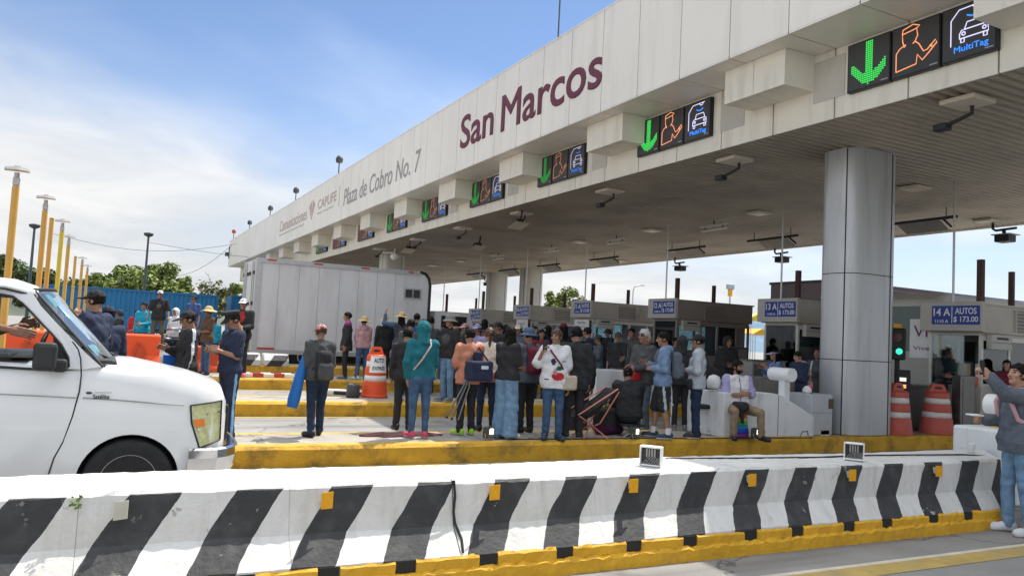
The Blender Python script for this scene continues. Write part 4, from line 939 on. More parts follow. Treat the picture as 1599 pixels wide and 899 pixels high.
# lit work lights on the island
for i, (x, lb) in enumerate((((5.05, 10.36), 'lit work light at the feet of the woman in ripped jeans'), ((7.52, 10.2), 'lit work light behind the sunlit barrier floodlight, beside the seated person in black'), ((9.86, 10.0), 'lit work light beside the white crash nose and the seated man'))):
    r_ = empty('work_light', (x[0], x[1], isl_z(0)), R(28), lb, 'work light', 'lit work lights on the island')
    b = MB(); b.bbox(-.085, .085, -.04, .05, .03, .19, .012); b.build('housing', mat('olive grey housing', (.06, .07, .055), .5), r_)
    b = MB(); b.box(-.075, .075, -.046, -.041, .045, .178); b.build('reflector', mat('lamp bowl', (.20, .21, .19), .25, .5), r_)
    b = MB(); b.bbox(-.036, .036, -.052, -.046, .09, .165, .002); b.build('led', emis('work light led', (1, .98, .85), 4.5), r_)
    b = MB(); b.tube([(-.095, 0, .1), (-.095, -.02, .008), (.095, -.02, .008), (.095, 0, .1)], .008, 6); b.build('bracket', M_STEEL, r_)
b = MB(); b.tube([(5.1, 10.40, .282), (6.3, 10.28, .283), (7.5, 10.27, .283), (8.8, 10.16, .283), (9.8, 10.08, .283), (11.2, 10.0, .28)], .008, 5); tag(b.build('black_cable', M_BLACK), 'thin black cable running along the near island edge between the work lights', 'cable')
# ================================================================== white van in the near lane
M_VAN = mat('white van paint', (0.70, 0.71, 0.71), 0.28, 0, 0.015, 2, spec=.5, coat=.6, dirt=.22, dirt_rgb=(.48, .44, .38), ds=1.4)
M_TRIM = mat('black van trim', (0.022, 0.022, 0.023), .5, 0, .15)
G_WIND = glass('tinted windscreen', (0.50, 0.62, 0.64), 0.10, .02)
G_LIGHT = glass('yellowed headlight lens', (0.93, 0.93, 0.72), 0.06, .12, 1.12)
VY = 7.5; VX = 1.06; VC = VY + 1.0
van = empty('passenger_van', (VX - 2.4, VC, 0), 0, 'white passenger van stopped in the near lane beside the striped barrier', 'van')
def keepv(o, p=None):
    o.parent = p or van
    o.matrix_parent_inverse = Matrix.Translation(van.location).inverted() if p is None else Matrix.Identity(4); return o
def vs(x, y):  # a spot seen on the near flank
    q = on_y(x, y, VY); return float(q[0]), float(q[2])
# lower body: sections along x; (x, half width, sill z, shoulder z, top z, corner inset)
sec = [(-5.6, .96, .40, 1.30, 1.36, .05), (-4, 1.0, .38, 1.30, 1.36, .04), (-2.2, 1.0, .37, 1.30, 1.36, .04), (-1.45, 1.0, .36, 1.30, 1.36, .04),
       (-1.06, 1.0, .36, 1.29, 1.365, .05), (-.80, 1.0, .36, 1.255, 1.355, .07), (-.55, .995, .37, 1.21, 1.305, .10), (-.30, .975, .38, 1.165, 1.25, .12), (-.14, .93, .40, 1.115, 1.20, .13), (-.05, .85, .45, 1.05, 1.17, .13), (-.005, .74, .52, .98, 1.08, .12)]
def section(s):
    x, w, z0, zs, zt, ci = s
    half = [(.55 * w, z0), (w * .965, z0 + .01), (w * .995, z0 + .16), (w, z0 + .38), (w * .998, (z0 + .38 + zs) / 2 - .02), (w * .975, zs - .075), (w * .972, zs - .06), (w * .955, zs), (w * .93, zs + (zt - zs) * .55), (w - ci - .06, zt - .012), (w * .62, zt + .008), (w * .3, zt + .02)]
    pts = [(x + VX, VC - y, z) for y, z in half] + [(x + VX, VC, zt + .022)] + [(x + VX, VC + y, z) for y, z in reversed(half)] + [(x + VX, VC, z0)]
    return pts
b = MB(); rings = [section(s) for s in sec]; n = len(rings[0]); v = [p for r_ in rings for p in r_]; f = []
for i in range(len(rings) - 1):
    for j in range(n): f.append((i * n + j, i * n + (j + 1) % n, (i + 1) * n + (j + 1) % n, (i + 1) * n + j))
f += [tuple(range(n))[::-1], tuple((len(rings) - 1) * n + j for j in range(n))]
b.add(v, f, 0, True)
body = b.build('body', [M_VAN, M_TRIM])
cut = MB()
for xw in (.27, -3.2):
    cut.tube([(xw, VY - .3, .37), (xw, VY + .42, .37)], .40, 40); cut.tube([(xw, VY + 1.6, .37), (xw, VY + 2.3, .37)], .40, 40)
cut.m = [1] * len(cut.m)
co_ = cut.build('wheel_cutter', [M_VAN, M_TRIM])
md = body.modifiers.new('arches', 'BOOLEAN'); md.operation = 'DIFFERENCE'; md.object = co_; md.solver = 'EXACT'; md.material_mode = 'INDEX'
dg = bpy.context.evaluated_depsgraph_get(); dg.update()
nm_ = bpy.data.meshes.new_from_object(body.evaluated_get(dg)); body.modifiers.clear(); body.data = nm_
bpy.data.objects.remove(co_)
keepv(body)
md = body.modifiers.new('e', 'EDGE_SPLIT'); md.split_angle = R(38)
# cabin: a side frame with an open window, pillars, roof
def flank(yb, yt, pts, zb=1.36, zt=2.0):   # pts (x, z) laid on the leaning cabin side
    return [(x, yb + (yt - yb) * (z - zb) / (zt - zb), z) for x, z in pts]
outer = [vs(*p) for p in ((47, 455), (62, 478), (84, 502), (110, 528), (135, 553), (158, 573), (127, 577))]
outer = [(-4.5, 1.37), (-4.5, 1.95)] + [(-3.0, 1.99), (-1.2, 1.985)] + outer
win = [vs(*p) for p in ((0, 459), (16, 462), (32, 472), (50, 490), (66, 507), (80, 521), (95, 538), (106, 558), (107, 572), (97, 579), (60, 577), (0, 573))]
win = [(-1.30, win[0][1] + .005)] + win + [(-1.30, win[-1][1])]
def frame_side(side):
    bm = bmesh.new()
    def yy(z): 
        o_ = .035 + (.155) * max(0, (z - 1.36)) / .62
        return (VC - 1.0 + o_) if side < 0 else (VC + 1.0 - o_)
    def loop(pts):
        vs_ = [bm.verts.new((x, yy(z), z)) for x, z in pts]
        return [bm.edges.new((vs_[i], vs_[(i + 1) % len(vs_)])) for i in range(len(vs_))]
    ed = loop(outer) + loop(win)
    rw = [(-4.3, 1.48), (-4.3, 1.86), (-2.95, 1.90), (-2.95, 1.48)]; ed += loop(rw)
    rw2 = [(-2.8, 1.46), (-2.8, 1.90), (-1.62, 1.90), (-1.62, 1.46)]; ed += loop(rw2)
    bmesh.ops.triangle_fill(bm, use_beauty=True, use_dissolve=True, edges=ed)
    r_ = bmesh.ops.extrude_face_region(bm, geom=bm.faces[:])
    for g_ in r_['geom']:
        if isinstance(g_, bmesh.types.BMVert): g_.co.y += .05 * (1 if side < 0 else -1)
    bmesh.ops.recalc_face_normals(bm, faces=bm.faces)
    me = bpy.data.meshes.new('cabin_side'); bm.to_mesh(me); bm.free(); me.materials.append(M_VAN)
    o = bpy.data.objects.new('cabin_side', me); COL.objects.link(o); keepv(o); return o, yy
cs, yy = frame_side(-1); cs2, yy2 = frame_side(1)
b = MB(); b.tube([(x, yy(z) - .002, z) for x, z in win] + [(win[0][0], yy(win[0][1]) - .002, win[0][1])], .011, 6); b.build('window_seal', M_TRIM, cs)
b = MB(); q = [vs(*p) for p in ((82, 523), (95, 539), (105, 558), (106, 571), (97, 578), (82, 577))]; b.add([(x, yy(z) + .012, z) for x, z in q], [tuple(range(len(q)))]); b.build('quarter_sail', M_TRIM, cs)
for x0, x1 in ((-4.3, -2.95), (-2.8, -1.62)):
    for s_, y_ in ((cs, yy), (cs2, yy2)):
        b = MB(); b.add([(x, y_(z) + (.02 if y_ is yy else -.02), z) for x, z in ((x0, 1.46), (x1, 1.46), (x1, 1.90), (x0, 1.88))], [(0, 1, 2, 3)]); b.build('rear_window', G_WIND, s_)
# roof
b = MB(); rr = []
for x, z, w, zc in ((-4.55, 1.93, .80, 1.99), (-4.3, 1.975, .84, 2.05), (-2.5, 1.985, .85, 2.075), (-1.2, 1.98, .85, 2.07), (-.75, 1.965, .84, 2.045), (outer[4][0] - .02, 1.935, .82, 1.995), (outer[4][0] + .045, 1.915, .80, 1.945)):
    rr.append([(x, VC - w, z - .02), (x, VC - w * .97, z + .03), (x, VC - w * .8, zc - .01), (x, VC, zc + .015), (x, VC + w * .8, zc - .01), (x, VC + w * .97, z + .03), (x, VC + w, z - .02)])
v = [p for r_ in rr for p in r_]; b.add(v, [(i * 7 + j, (i + 1) * 7 + j, (i + 1) * 7 + j + 1, i * 7 + j + 1) for i in range(len(rr) - 1) for j in range(6)], 0, True)
b.add(rr[0], [tuple(range(7))]); rf = keepv(b.build('roof', M_VAN)); md = rf.modifiers.new('s', 'SOLIDIFY'); md.thickness = .03
b = MB(); b.tube([(x, VC - w - .004, z - .018) for x, z, w in ((-4.5, 1.93, .80), (-2.5, 1.985, .85), (-1.2, 1.98, .85), (-.75, 1.965, .84), (outer[4][0] + .03, 1.92, .80))], .012, 6); b.build('drip_rail', M_TRIM, rf).matrix_parent_inverse = Matrix.Identity(4)
# windscreen, frame and cowl
xt, zt_ = outer[4]; xb, zb_ = outer[9]
wt = .795; wb = .955
b = MB(); nn = 9; v = []
for i in range(5):
    t = i / 4
    for j in range(nn):
        u = -1 + 2 * j / (nn - 1); w = wt + (wb - wt) * t
        bow = .11 * (1 - u * u)
        v.append((xt + (xb - xt) * t + bow * (1.0) + .012, VC + u * (w - .03), zt_ + (zb_ - zt_) * t + .02 - .02 * t + bow * .25))
b.add(v, [(i * nn + j, i * nn + j + 1, (i + 1) * nn + j + 1, (i + 1) * nn + j) for i in range(4) for j in range(nn - 1)], 0, True)
ws = keepv(b.build('windscreen', G_WIND))
b = MB(); 
for u in (-1, 1): b.tube([(xt + .012, VC + u * (wt - .02), zt_ + .02), (xb + .012, VC + u * (wb - .02), zb_)], .012, 6)
b.tube([(v[j][0], v[j][1], v[j][2]) for j in range(nn)], .018, 6); b.tube([(p[0], p[1], p[2]) for p in v[-nn:]], .02, 6); b.build('windscreen_seal', M_TRIM, ws).matrix_parent_inverse = Matrix.Identity(4)
b = MB()
for t, u, w_, h_ in ((.14, -.72, .09, .16), (.80, -.78, .1, .14)):
    def wp(t, u): 
        w = wt + (wb - wt) * t; bow = .11 * (1 - u * u)
        return (xt + (xb - xt) * t + bow + .010, VC + u * (w - .03), zt_ + (zb_ - zt_) * t + .018 - .02 * t + bow * .25)
    b.add([wp(t - h_ / 2, u - w_), wp(t - h_ / 2, u + w_), wp(t + h_ / 2, u + w_), wp(t + h_ / 2, u - w_)], [(0, 1, 2, 3)])
b.build('sticker', mat('pale green permit sticker', (.35, .62, .50), .6), ws).matrix_parent_inverse = Matrix.Identity(4)
b = MB(); cw = []
for i in range(9):
    u = -1 + 2 * i / 8; bow = .11 * (1 - u * u)
    cw.append(((xb + bow - .06, VC + u * .93, zb_ + .005 + bow * .25), (xb + bow + .32 - .08 * abs(u), VC + u * (.93 - .08), zb_ - .045 + .02 * (1 - u * u))))
b.add([p for q in cw for p in q], [(2 * i, 2 * i + 1, 2 * i + 3, 2 * i + 2) for i in range(8)]); cwl = keepv(b.build('cowl', M_TRIM)); md = cwl.modifiers.new('s', 'SOLIDIFY'); md.thickness = .025; md.offset = 1
b = MB(); b.tube([(xb + .12, VC - .55, zb_ + .03), (xb + .02, VC - .62, zb_ + .075), (xb - .16, VC - .80, zb_ + .155)], .010, 6); b.tube([(xb - .02, VC - .70, zb_ + .09), (xb - .30, VC - .74, zb_ + .30)], .007, 5); b.tube([(xb + .15, VC + .2, zb_ + .03), (xb + .05, VC + .0, zb_ + .09), (xb - .12, VC - .25, zb_ + .2)], .010, 6); keepv(b.build('wiper', M_TRIM))
# mirror
def vq(x, y, d): q = on_y(x, y, VY - d); return (float(q[0]), VY - d, float(q[2]))
b = MB(); b.bbox(vs(55, 540)[0], vs(92, 540)[0], VY - .20, VY - .06, vs(55, 577)[1], vs(55, 533)[1], .035); mr_ = keepv(b.build('door_mirror', M_TRIM))
b = MB(); b.bbox(vs(84, 560)[0], vs(106, 560)[0], VY - .10, VY + .06, vs(90, 580)[1], vs(90, 560)[1], .025); b.build('mirror_arm', M_TRIM, mr_).matrix_parent_inverse = Matrix.Identity(4)
# seams, crease, badge
def seam(pts, r=.006, mt=None, nm='door_seam', off=.0):
    b = MB(); b.tube([(vs(*p)[0], VY + off, vs(*p)[1]) for p in pts], r, 5); return keepv(b.build(nm, mt or M_TRIM))
seam([(113, 533), (122, 545), (126, 560), (127, 585), (124, 610), (113, 650), (98, 690), (84, 715), (74, 745)], .006, off=.003)
seam([(129, 621), (180, 624), (240, 629), (288, 633)], .006, mat('soft grey crease', (.30, .30, .31), .4), 'crease', .004)
seam([(-60, 613), (0, 615), (60, 618), (118, 621)], .005, mat('soft grey crease', (.30, .30, .31)), 'crease', .002)
x0, z0 = vs(139, 613); b = MB(); b.lathe([(.0245, 0), (.0245, .004)], (0, 0, 0), 20, sx=1, sy=.45); o = b.build('badge', mat('dark oval badge', (.03, .04, .08), .3)); o.data.transform(face_my((x0, VY - .001, z0))); keepv(o)
x0, z0 = vs(158, 619); keepv(text_mesh('lettering', 'Satélite', 1, M_INK, face_my((x0, VY - .002, z0)), None, .001, bold=.02, fit=(.125, .038)))
x0, z0 = vs(160, 613); b = MB(); b.box(x0 - .06, x0 + .07, VY - .001, VY + .004, z0 - .0, z0 + .005); keepv(b.build('badge_line', mat('soft grey crease', (.30, .30, .31))))
# headlight (wraps round the corner), bumper, wheels
hw = lambda x: float(np.interp(x - VX, [s[0] for s in sec], [s[1] for s in sec]))
b = MB(); cols = 9; v = []
top = [vs(298, 633), vs(344, 627)]; lo = [vs(312, 700), vs(343, 689)]
for i in range(cols):
    t = i / (cols - 1); x = top[0][0] + (top[1][0] + .03 - top[0][0]) * t; xl = lo[0][0] + (lo[1][0] + .02 - lo[0][0]) * t
    for (xx, zz) in ((x, top[0][1] + (top[1][1] - top[0][1]) * t), ((x * .62 + xl * .38) - .02 * (1 - t), top[0][1] * .6 + lo[0][1] * .4), (xl, lo[0][1] + (lo[1][1] - lo[0][1]) * t)):
        v.append((min(xx, VX - .012), VC - hw(min(xx, VX - .012)) - .004, zz))
hf = [(i * 3 + j, (i + 1) * 3 + j, (i + 1) * 3 + j + 1, i * 3 + j + 1) for i in range(cols - 1) for j in range(2)]
b.add(v, hf, 0, True)
hl = keepv(b.build('headlight', G_LIGHT))
b = MB(); b.add([(p[0] * .998, p[1] + .003, p[2]) for p in v], hf, 0, True); b.build('reflector_bowl', mat('headlight bowl', (.62, .62, .52), .35, .15, .3, 22), hl).matrix_parent_inverse = Matrix.Identity(4)
b = MB(); b.tube([v[0], v[1], v[2]], .008, 5); b.tube([v[i * 3] for i in range(cols)], .007, 5); b.tube([v[i * 3 + 2] for i in range(cols)], .008, 5); b.tube([v[-3], v[-2], v[-1]], .007, 5); b.build('rim', M_TRIM, hl).matrix_parent_inverse = Matrix.Identity(4)
def on_h(t, s): 
    i = min(int(t * (cols - 1)), cols - 2); a = t * (cols - 1) - i
    A = [Vector(v[i * 3 + k]).lerp(Vector(v[(i + 1) * 3 + k]), a) for k in range(3)]
    p = A[0].lerp(A[1], s / .42) if s < .42 else A[1].lerp(A[2], (s - .42) / .58); return (p.x, p.y - .003, p.z)
b = MB(); b.add([on_h(.06, .36), on_h(.42, .34), on_h(.42, .52), on_h(.10, .54)], [(0, 1, 2, 3)]); b.build('turn_signal', mat('amber lens', (.75, .20, .02), .3), hl).matrix_parent_inverse = Matrix.Identity(4)
b = MB(); b.add([on_h(.14, .57), on_h(.98, .53), on_h(.98, .57), on_h(.16, .61)], [(0, 1, 2, 3)]); b.add([on_h(.5, .22), on_h(.98, .2), on_h(.98, .24), on_h(.5, .26)], [(0, 1, 2, 3)]); b.build('divider', M_CHROME, hl).matrix_parent_inverse = Matrix.Identity(4)
b = MB(); bx = [(-.33, 1.015), (-.2, 1.01), (-.1, .985), (-.02, .92), (.06, .80), (.11, .6), (.13, .3), (.13, 0)]
path = [(VX + x, VC - w) for x, w in bx] + [(VX + x, VC + w) for x, w in reversed(bx[:-1])]; pr = [(.0, .645), (.03, .63), (.035, .56), (.012, .47), (.0, .42), (-.05, .41), (-.05, .645)]
v = []; m_ = len(pr)
for i, (x, y) in enumerate(path):
    a = Vector((path[min(i + 1, len(path) - 1)][0] - path[max(i - 1, 0)][0], path[min(i + 1, len(path) - 1)][1] - path[max(i - 1, 0)][1])).normalized(); nv = Vector((a.y, -a.x))
    for o_, z in pr: v.append((x + nv.x * o_, y + nv.y * o_, z))
b.add(v, [(i * m_ + j, (i + 1) * m_ + j, (i + 1) * m_ + (j + 1) % m_, i * m_ + (j + 1) % m_) for i in range(len(path) - 1) for j in range(m_)], 0, False); b.add(v[:m_], [tuple(range(m_))])
keepv(b.build('bumper', M_CHROME))
b = MB(); b.bbox(VX - .02, VX + .035, VC - .66, VC + .66, .66, 1.0, .03); keepv(b.build('grille', M_TRIM))
for xw in (.27, -3.2):
    for sy, yc in ((-1, VY + .02), (1, VY + 1.98)):
        w = empty('wheel', (xw, yc, .37)); w.parent = van; w.matrix_parent_inverse = Matrix.Translation(van.location).inverted()
        b = MB(); pr = [(.235, -.01), (.30, -.025), (.345, -.01), (.362, .04), (.362, .20), (.34, .24), (.2, .24)]
        mm = MB(); mm.lathe(pr, (0, 0, 0), 40); mm.v = [(p[0], p[2] * (1 if sy < 0 else -1), p[1]) for p in mm.v]; mm.build('tyre', M_RUBBER, w)
        mm = MB(); mm.lathe([(.238, .02), (.225, -.012), (.17, .03), (.10, .01), (.07, -.01), (.02, -.01)], (0, 0, 0), 32); mm.v = [(p[0], p[2] * (1 if sy < 0 else -1), p[1]) for p in mm.v]; mm.build('rim', mat('grey wheel rim', (.50, .48, .44), .5, 0, .15), w)
# cab interior
b = MB(); b.bbox(-1.15, -.66, VC - .82, VC - .28, 1.32, 1.42, .03); b.bbox(-1.32, -1.12, VC - .80, VC - .30, 1.3, 1.86, .05); b.bbox(-1.32, -1.12, VC + .30, VC + .80, 1.3, 1.86, .05); keepv(b.build('seat', M_DARK)); b = MB(); b.box(-4.4, -.52, VC - .925, VC + .925, 1.388, 1.396); keepv(b.build('cabin_dark_sheet', M_TRIM))  # added dark sheet over the deck stands in for the dark cabin
b = MB(); b.bbox(-.45, .12, VC - .88, VC + .88, 1.25, 1.395, .04); keepv(b.build('dashboard', M_TRIM))
b = MB(); ring = [(-.50 + .06 * math.sin(a) * 1.0, VC - .52 + .19 * math.cos(a), 1.43 + .17 * math.sin(a)) for a in [2 * math.pi * i / 20 for i in range(21)]]; b.tube(ring, .014, 6); b.tube([(-.5, VC - .52, 1.43), (-.3, VC - .52, 1.36)], .03, 6); keepv(b.build('steering_wheel', M_TRIM))

# ================================================================== white box truck
M_BOX = mat('white box panel', (0.60, 0.61, 0.62), .5, 0, .05, .7, .02, 2, dirt=.5, dirt_rgb=(.38, .37, .35), ds=1.2, streak=(1.5, 1, .3))
M_BOXR = mat('aluminium rail', (.45, .46, .47), .4, .5, .08)
TY = 26.2; TX0, TX1, TZ0, TZ1 = 4.22, 10.12, .93, 3.92
tk = empty('box_truck', (7, TY + 1.25, zg(TY)), 0, 'white box truck parked behind the crowd, its rear doors at the left', 'truck')
def keept(o): o.parent = tk; o.matrix_parent_inverse = Matrix.Translation(tk.location).inverted(); return o
b = MB(); pts = [(TX0, TZ0), (TX1, TZ0), (TX1, TZ1 - .42), (TX1 - .06, TZ1 - .2), (TX1 - .18, TZ1 - .06), (TX1 - .38, TZ1), (TX0, TZ1)]
b.prism(pts, 'y', TY, TY + 2.5); keept(b.build('cargo_box', M_BOX))
b = MB(); b.box(TX0 - .02, TX1 - .36, TY - .03, TY + .06, TZ1 - .12, TZ1 + .02); b.box(TX0 - .02, TX1, TY - .03, TY + .04, TZ0 - .06, TZ0 + .08); b.box(TX0 - .05, TX0 + .12, TY - .035, TY + .06, TZ0 - .06, TZ1 + .015); b.box(TX0 - .05, TX0 + .12, TY + 2.44, TY + 2.53, TZ0 - .06, TZ1 + .015); keept(b.build('corner_rail', M_BOXR))
b = MB(); b.tube([(TX1 + .02, TY - .01, TZ0), (TX1 + .02, TY - .01, TZ1 - .44), (TX1 - .04, TY - .01, TZ1 - .2), (TX1 - .17, TY - .01, TZ1 - .05), (TX1 - .38, TY - .01, TZ1 + .01)], .055, 6); keept(b.build('edge_seal', M_TRIM))
for s in (0, 1):
    y0 = TY + .06 + s * 1.2; b = MB(); b.bbox(TX0 - .04, TX0 - .003, y0, y0 + 1.18, TZ0 + .02, TZ1 - .13, .01); d_ = keept(b.build('rear_door', mat('white door panel', (.62, .63, .63), .5, 0, .05, 1, dirt=.4, dirt_rgb=(.35, .34, .33), ds=.9)))
    b = MB()
    for q in (.25, .55): b.tube([(TX0 - .07, y0 + q + s * .3, TZ0 - .02), (TX0 - .07, y0 + q + s * .3, TZ1 - .05)], .022, 6)
    b.build('lock_bar', M_STEEL, d_).matrix_parent_inverse = Matrix.Identity(4)
    b = MB()
    for zz in (1.45, 2.4, 3.4): b.bbox(TX0 - .10, TX0 - .04, y0 + .2, y0 + .32, zz, zz + .12, .01); b.bbox(TX0 - .10, TX0 - .04, y0 + .95, y0 + 1.05, zz, zz + .12, .01)
    b.build('hinge', M_DARK, d_).matrix_parent_inverse = Matrix.Identity(4)
b = MB()
for x in (4.9, 5.55, 6.2, 6.9, 7.55, 8.2, 8.85): b.box(x - .006, x + .006, TY - .004, TY - .0005, TZ0 + .08, TZ1 - .12)
keept(b.build('panel_seam', mat('soft grey crease', (.30, .30, .31))))
b = MB(); b.box(9.18, 9.83, TY - .02, TY + .02, 2.95, 3.33); wf = keept(b.build('window_frame', M_BOXR)); b = MB(); b.box(9.24, 9.49, TY - .03, TY - .0205, 3.0, 3.28); b.box(9.53, 9.77, TY - .03, TY - .0205, 3.0, 3.28); b.build('window_pane', mat('dark window', (.02, .02, .022), .15), wf).matrix_parent_inverse = Matrix.Identity(4)
b = MB(); b.box(4.36, 4.9, TY - .034, TY - .031, 1.0, 1.06); b.box(4.5, 4.8, TY - .034, TY - .031, TZ1 - .06, TZ1 - .01); b.box(6.0, 6.3, TY - .034, TY - .031, TZ1 - .06, TZ1 - .01); b.box(7.6, 7.9, TY - .034, TY - .031, TZ1 - .06, TZ1 - .01); b.box(9.3, 9.5, TY - .034, TY - .031, TZ1 - .06, TZ1 - .01); keept(b.build('marker', mat('red reflector strip', (.45, .03, .02), .4)))
b = MB(); b.box(4.4, 12.2, TY + .5, TY + 2.0, .62, TZ0 - .062); b.box(4.25, 4.6, TY + .1, TY + 2.4, .55, .82); keept(b.build('chassis', M_TRIM))
b = MB(); b.add([(4.3, TY, TZ0 - .06), (4.75, TY, TZ0 - .06), (4.3, TY, .62)], [(0, 1, 2)]); b.add([(4.3, TY + .03, TZ0 - .06), (4.75, TY + .03, TZ0 - .06), (4.3, TY + .03, .62)], [(2, 1, 0)]); keept(b.build('rear_bracket', M_BOXR))
for xw in (5.9, 11.2):
    for yc in (TY + .12, TY + 2.1):
        mm = MB(); mm.lathe([(.24, .02), (.4, 0), (.45, .05), (.45, .26), (.4, .3), (.1, .3)], (0, 0, 0), 28); mm.v = [(p[0] + xw, p[2] + yc, p[1] + zg(TY) + .45) for p in mm.v]; w = keept(mm.build('wheel', M_RUBBER))
        mm = MB(); mm.lathe([(.24, .03), (.2, .01), (.1, .06), (.02, .05)], (0, 0, 0), 20); mm.v = [(p[0] + xw, p[2] + yc, p[1] + zg(TY) + .45) for p in mm.v]; mm.build('rim', M_STEEL, w).matrix_parent_inverse = Matrix.Identity(4)
b = MB(); b.prism([(10.45, .85), (12.4, .85), (12.4, 1.75), (12.1, 1.85), (11.8, 2.55), (10.45, 2.6)], 'y', TY + .15, TY + 2.35); keept(b.build('cab', M_BOX))
b = MB(); b.box(11.95, 11.96, TY + .3, TY + 2.2, 1.9, 2.4); b.box(10.7, 11.7, TY + .14, TY + .148, 1.75, 2.45); keept(b.build('cab_window', mat('dark window', (.02, .02, .022))))

# ================================================================== other vehicles
M_BLUEC = mat('blue container steel', (0.02, 0.16, 0.34), .5, .1, .1, .6, dirt=.3, dirt_rgb=(.05, .09, .13), ds=.5)
def container(x0, x1, y, zt, label):
    root = empty('container_trailer', ((x0 + x1) / 2, y, zg(y)), 0, label, 'trailer', 'blue container trailers')
    w = (x1 - x0) / 2; H = zt - zg(y); b = MB(); n = int((x1 - x0) / .28); poly = []
    v = []
    for i in range(n):
        x = -w + 2 * w * i / n; s = 2 * w / n
        for dx, dy in ((0, 0), (.35, 0), (.5, .045), (.85, .045)): v.append((x + dx * s, dy))
    b.add([(p[0], p[1], z) for z in (1.25, H - .12) for p in v], [(i, i + 1, i + 1 + len(v), i + len(v)) for i in range(len(v) - 1)])
    b.box(-w, w, .06, 2.44, 1.25, H - .02); bo = b.build('container', M_BLUEC, root)
    b = MB(); b.box(-w - .02, w + .02, -.03, .06, H - .13, H); b.box(-w - .02, w + .02, -.03, .06, 1.13, 1.27)
    for x in (-w, w - .1): b.box(x, x + .12, -.035, .06, 1.27, H - .13)
    b.build('rail', mat('blue container rail', (.015, .13, .29), .5), bo)
    b = MB(); b.box(-w, w, .5, 1.9, .85, 1.12); b.build('chassis', M_TRIM, root)
    for xx in (w - 1.2, w - 2.5, -w + 1.5):
        mm = MB(); mm.lathe([(.1, 0), (.46, 0), (.5, .05), (.5, .26), (.1, .3)], (0, 0, 0), 20); mm.v = [(p[0] + xx, p[2] + .05, p[1] + .5) for p in mm.v]; mm.build('wheel', M_RUBBER, root)
a_ = on_y(100, 455, 56); c_ = on_y(341, 461, 56); container(float(a_[0]) - 1.5, float(c_[0]), 56, float(c_[2]), 'long blue container trailer behind the lamp posts at the left')
a_ = on_y(362, 461, 58); container(float(a_[0]), float(a_[0]) + 9, 58, float(a_[2]), 'blue container trailer half hidden behind the white box truck')
# trailer behind booth 13 A
M_MAUVE = mat('dull mauve trailer side', (.20, .165, .19), .55, .1, .1, .6, dirt=.3, ds=.6)
TYb = isl_y(1) + 1.9; a_ = on_y(1204, 442, TYb + 2.4); xx = float(a_[0]); zt = float(a_[2])
r_ = empty('cargo_trailer', (xx + 5, TYb + 1.2, zg(TYb)), 0, 'dull mauve cargo trailer rising behind booth 13 A', 'trailer'); H = zt - zg(TYb)
b = MB(); b.box(-5, 5, -1.2, 1.2, 1.1, H - .06); bo = b.build('cargo_box', M_MAUVE, r_)
b = MB(); b.box(-5.04, 5.04, -1.24, 1.24, H - .06, H + .02); b.box(-5.04, 5.04, -1.235, -1.18, H - .22, H - .16)
for x in (-5, -3.2, -1.4, .4, 2.2, 4): b.box(x - .03, x + .05, -1.235, -1.2, 1.1, H - .22)
b.build('rail', mat('dark trailer rail', (.09, .07, .075), .5), bo)
b = MB(); b.box(-5.06, -4.99, -1.15, -.9, H - .55, H - .48); b.build('marker_light', M_REFL, bo)
for x in (3.2, 4.3, -3.6):
    mm = MB(); mm.lathe([(.1, 0), (.46, 0), (.5, .05), (.5, .26), (.1, .3)], (0, 0, 0), 20); mm.v = [(p[0] + x, p[2] - 1.18, p[1] + .5) for p in mm.v]; mm.build('wheel', M_RUBBER, r_)
# coach behind the pillar
M_COACH = mat('cream coach paint', (.52, .51, .47), .35, 0, .05, 1, dirt=.25, ds=.8)
CY = isl_y(0) + 2.0; a_ = on_y(1322, 456, CY + 1.25 + 1.25); xx = float(a_[0])
r_ = empty('coach', (xx + 5.5, CY + 1.25, 0), 0, 'cream coach with green tinted windows behind booth 14 A', 'coach')
b = MB(); pts = [(-5.5, .4), (5.5, .4), (5.5, 3.1), (5.3, 3.4), (-5.0, 3.4), (-5.38, 3.2), (-5.5, 2.0)]; b.prism(pts, 'y', -1.25, 1.25); o = b.build('body', M_COACH, r_); md = o.modifiers.new('b', 'BEVEL'); md.width = .1; md.segments = 3
b = MB()
for x in (-5.0, -3.4, -1.8, -.2, 1.4, 3.0): b.box(x, x + 1.45, -1.262, -1.251, 1.75, 2.75)
b.build('side_window', mat('green tinted window', (.05, .10, .085), .12, 0, .1, spec=.6), r_)
b = MB(); b.add([(-5.52, -1.05, 1.95), (-5.52, 1.05, 1.95), (-5.42, 1.05, 3.05), (-5.42, -1.05, 3.05)], [(0, 3, 2, 1)]); b.build('rear_window', mat('green tinted window', (.05, .10, .085)), r_)
b = MB(); b.tube([(-4.2, -1.26, .35 + .55), (-4.2, -1.2, .35 + .55)], .62, 24); b.build('wheel_arch', mat('grey arch', (.30, .29, .27), .6), r_)
for x in (-4.2, 3.6):
    mm = MB(); mm.lathe([(.1, 0), (.44, 0), (.48, .05), (.48, .26), (.1, .3)], (0, 0, 0), 22); mm.v = [(p[0] + x, p[2] - 1.29, p[1] + .48) for p in mm.v]; mm.build('wheel', M_RUBBER, r_)
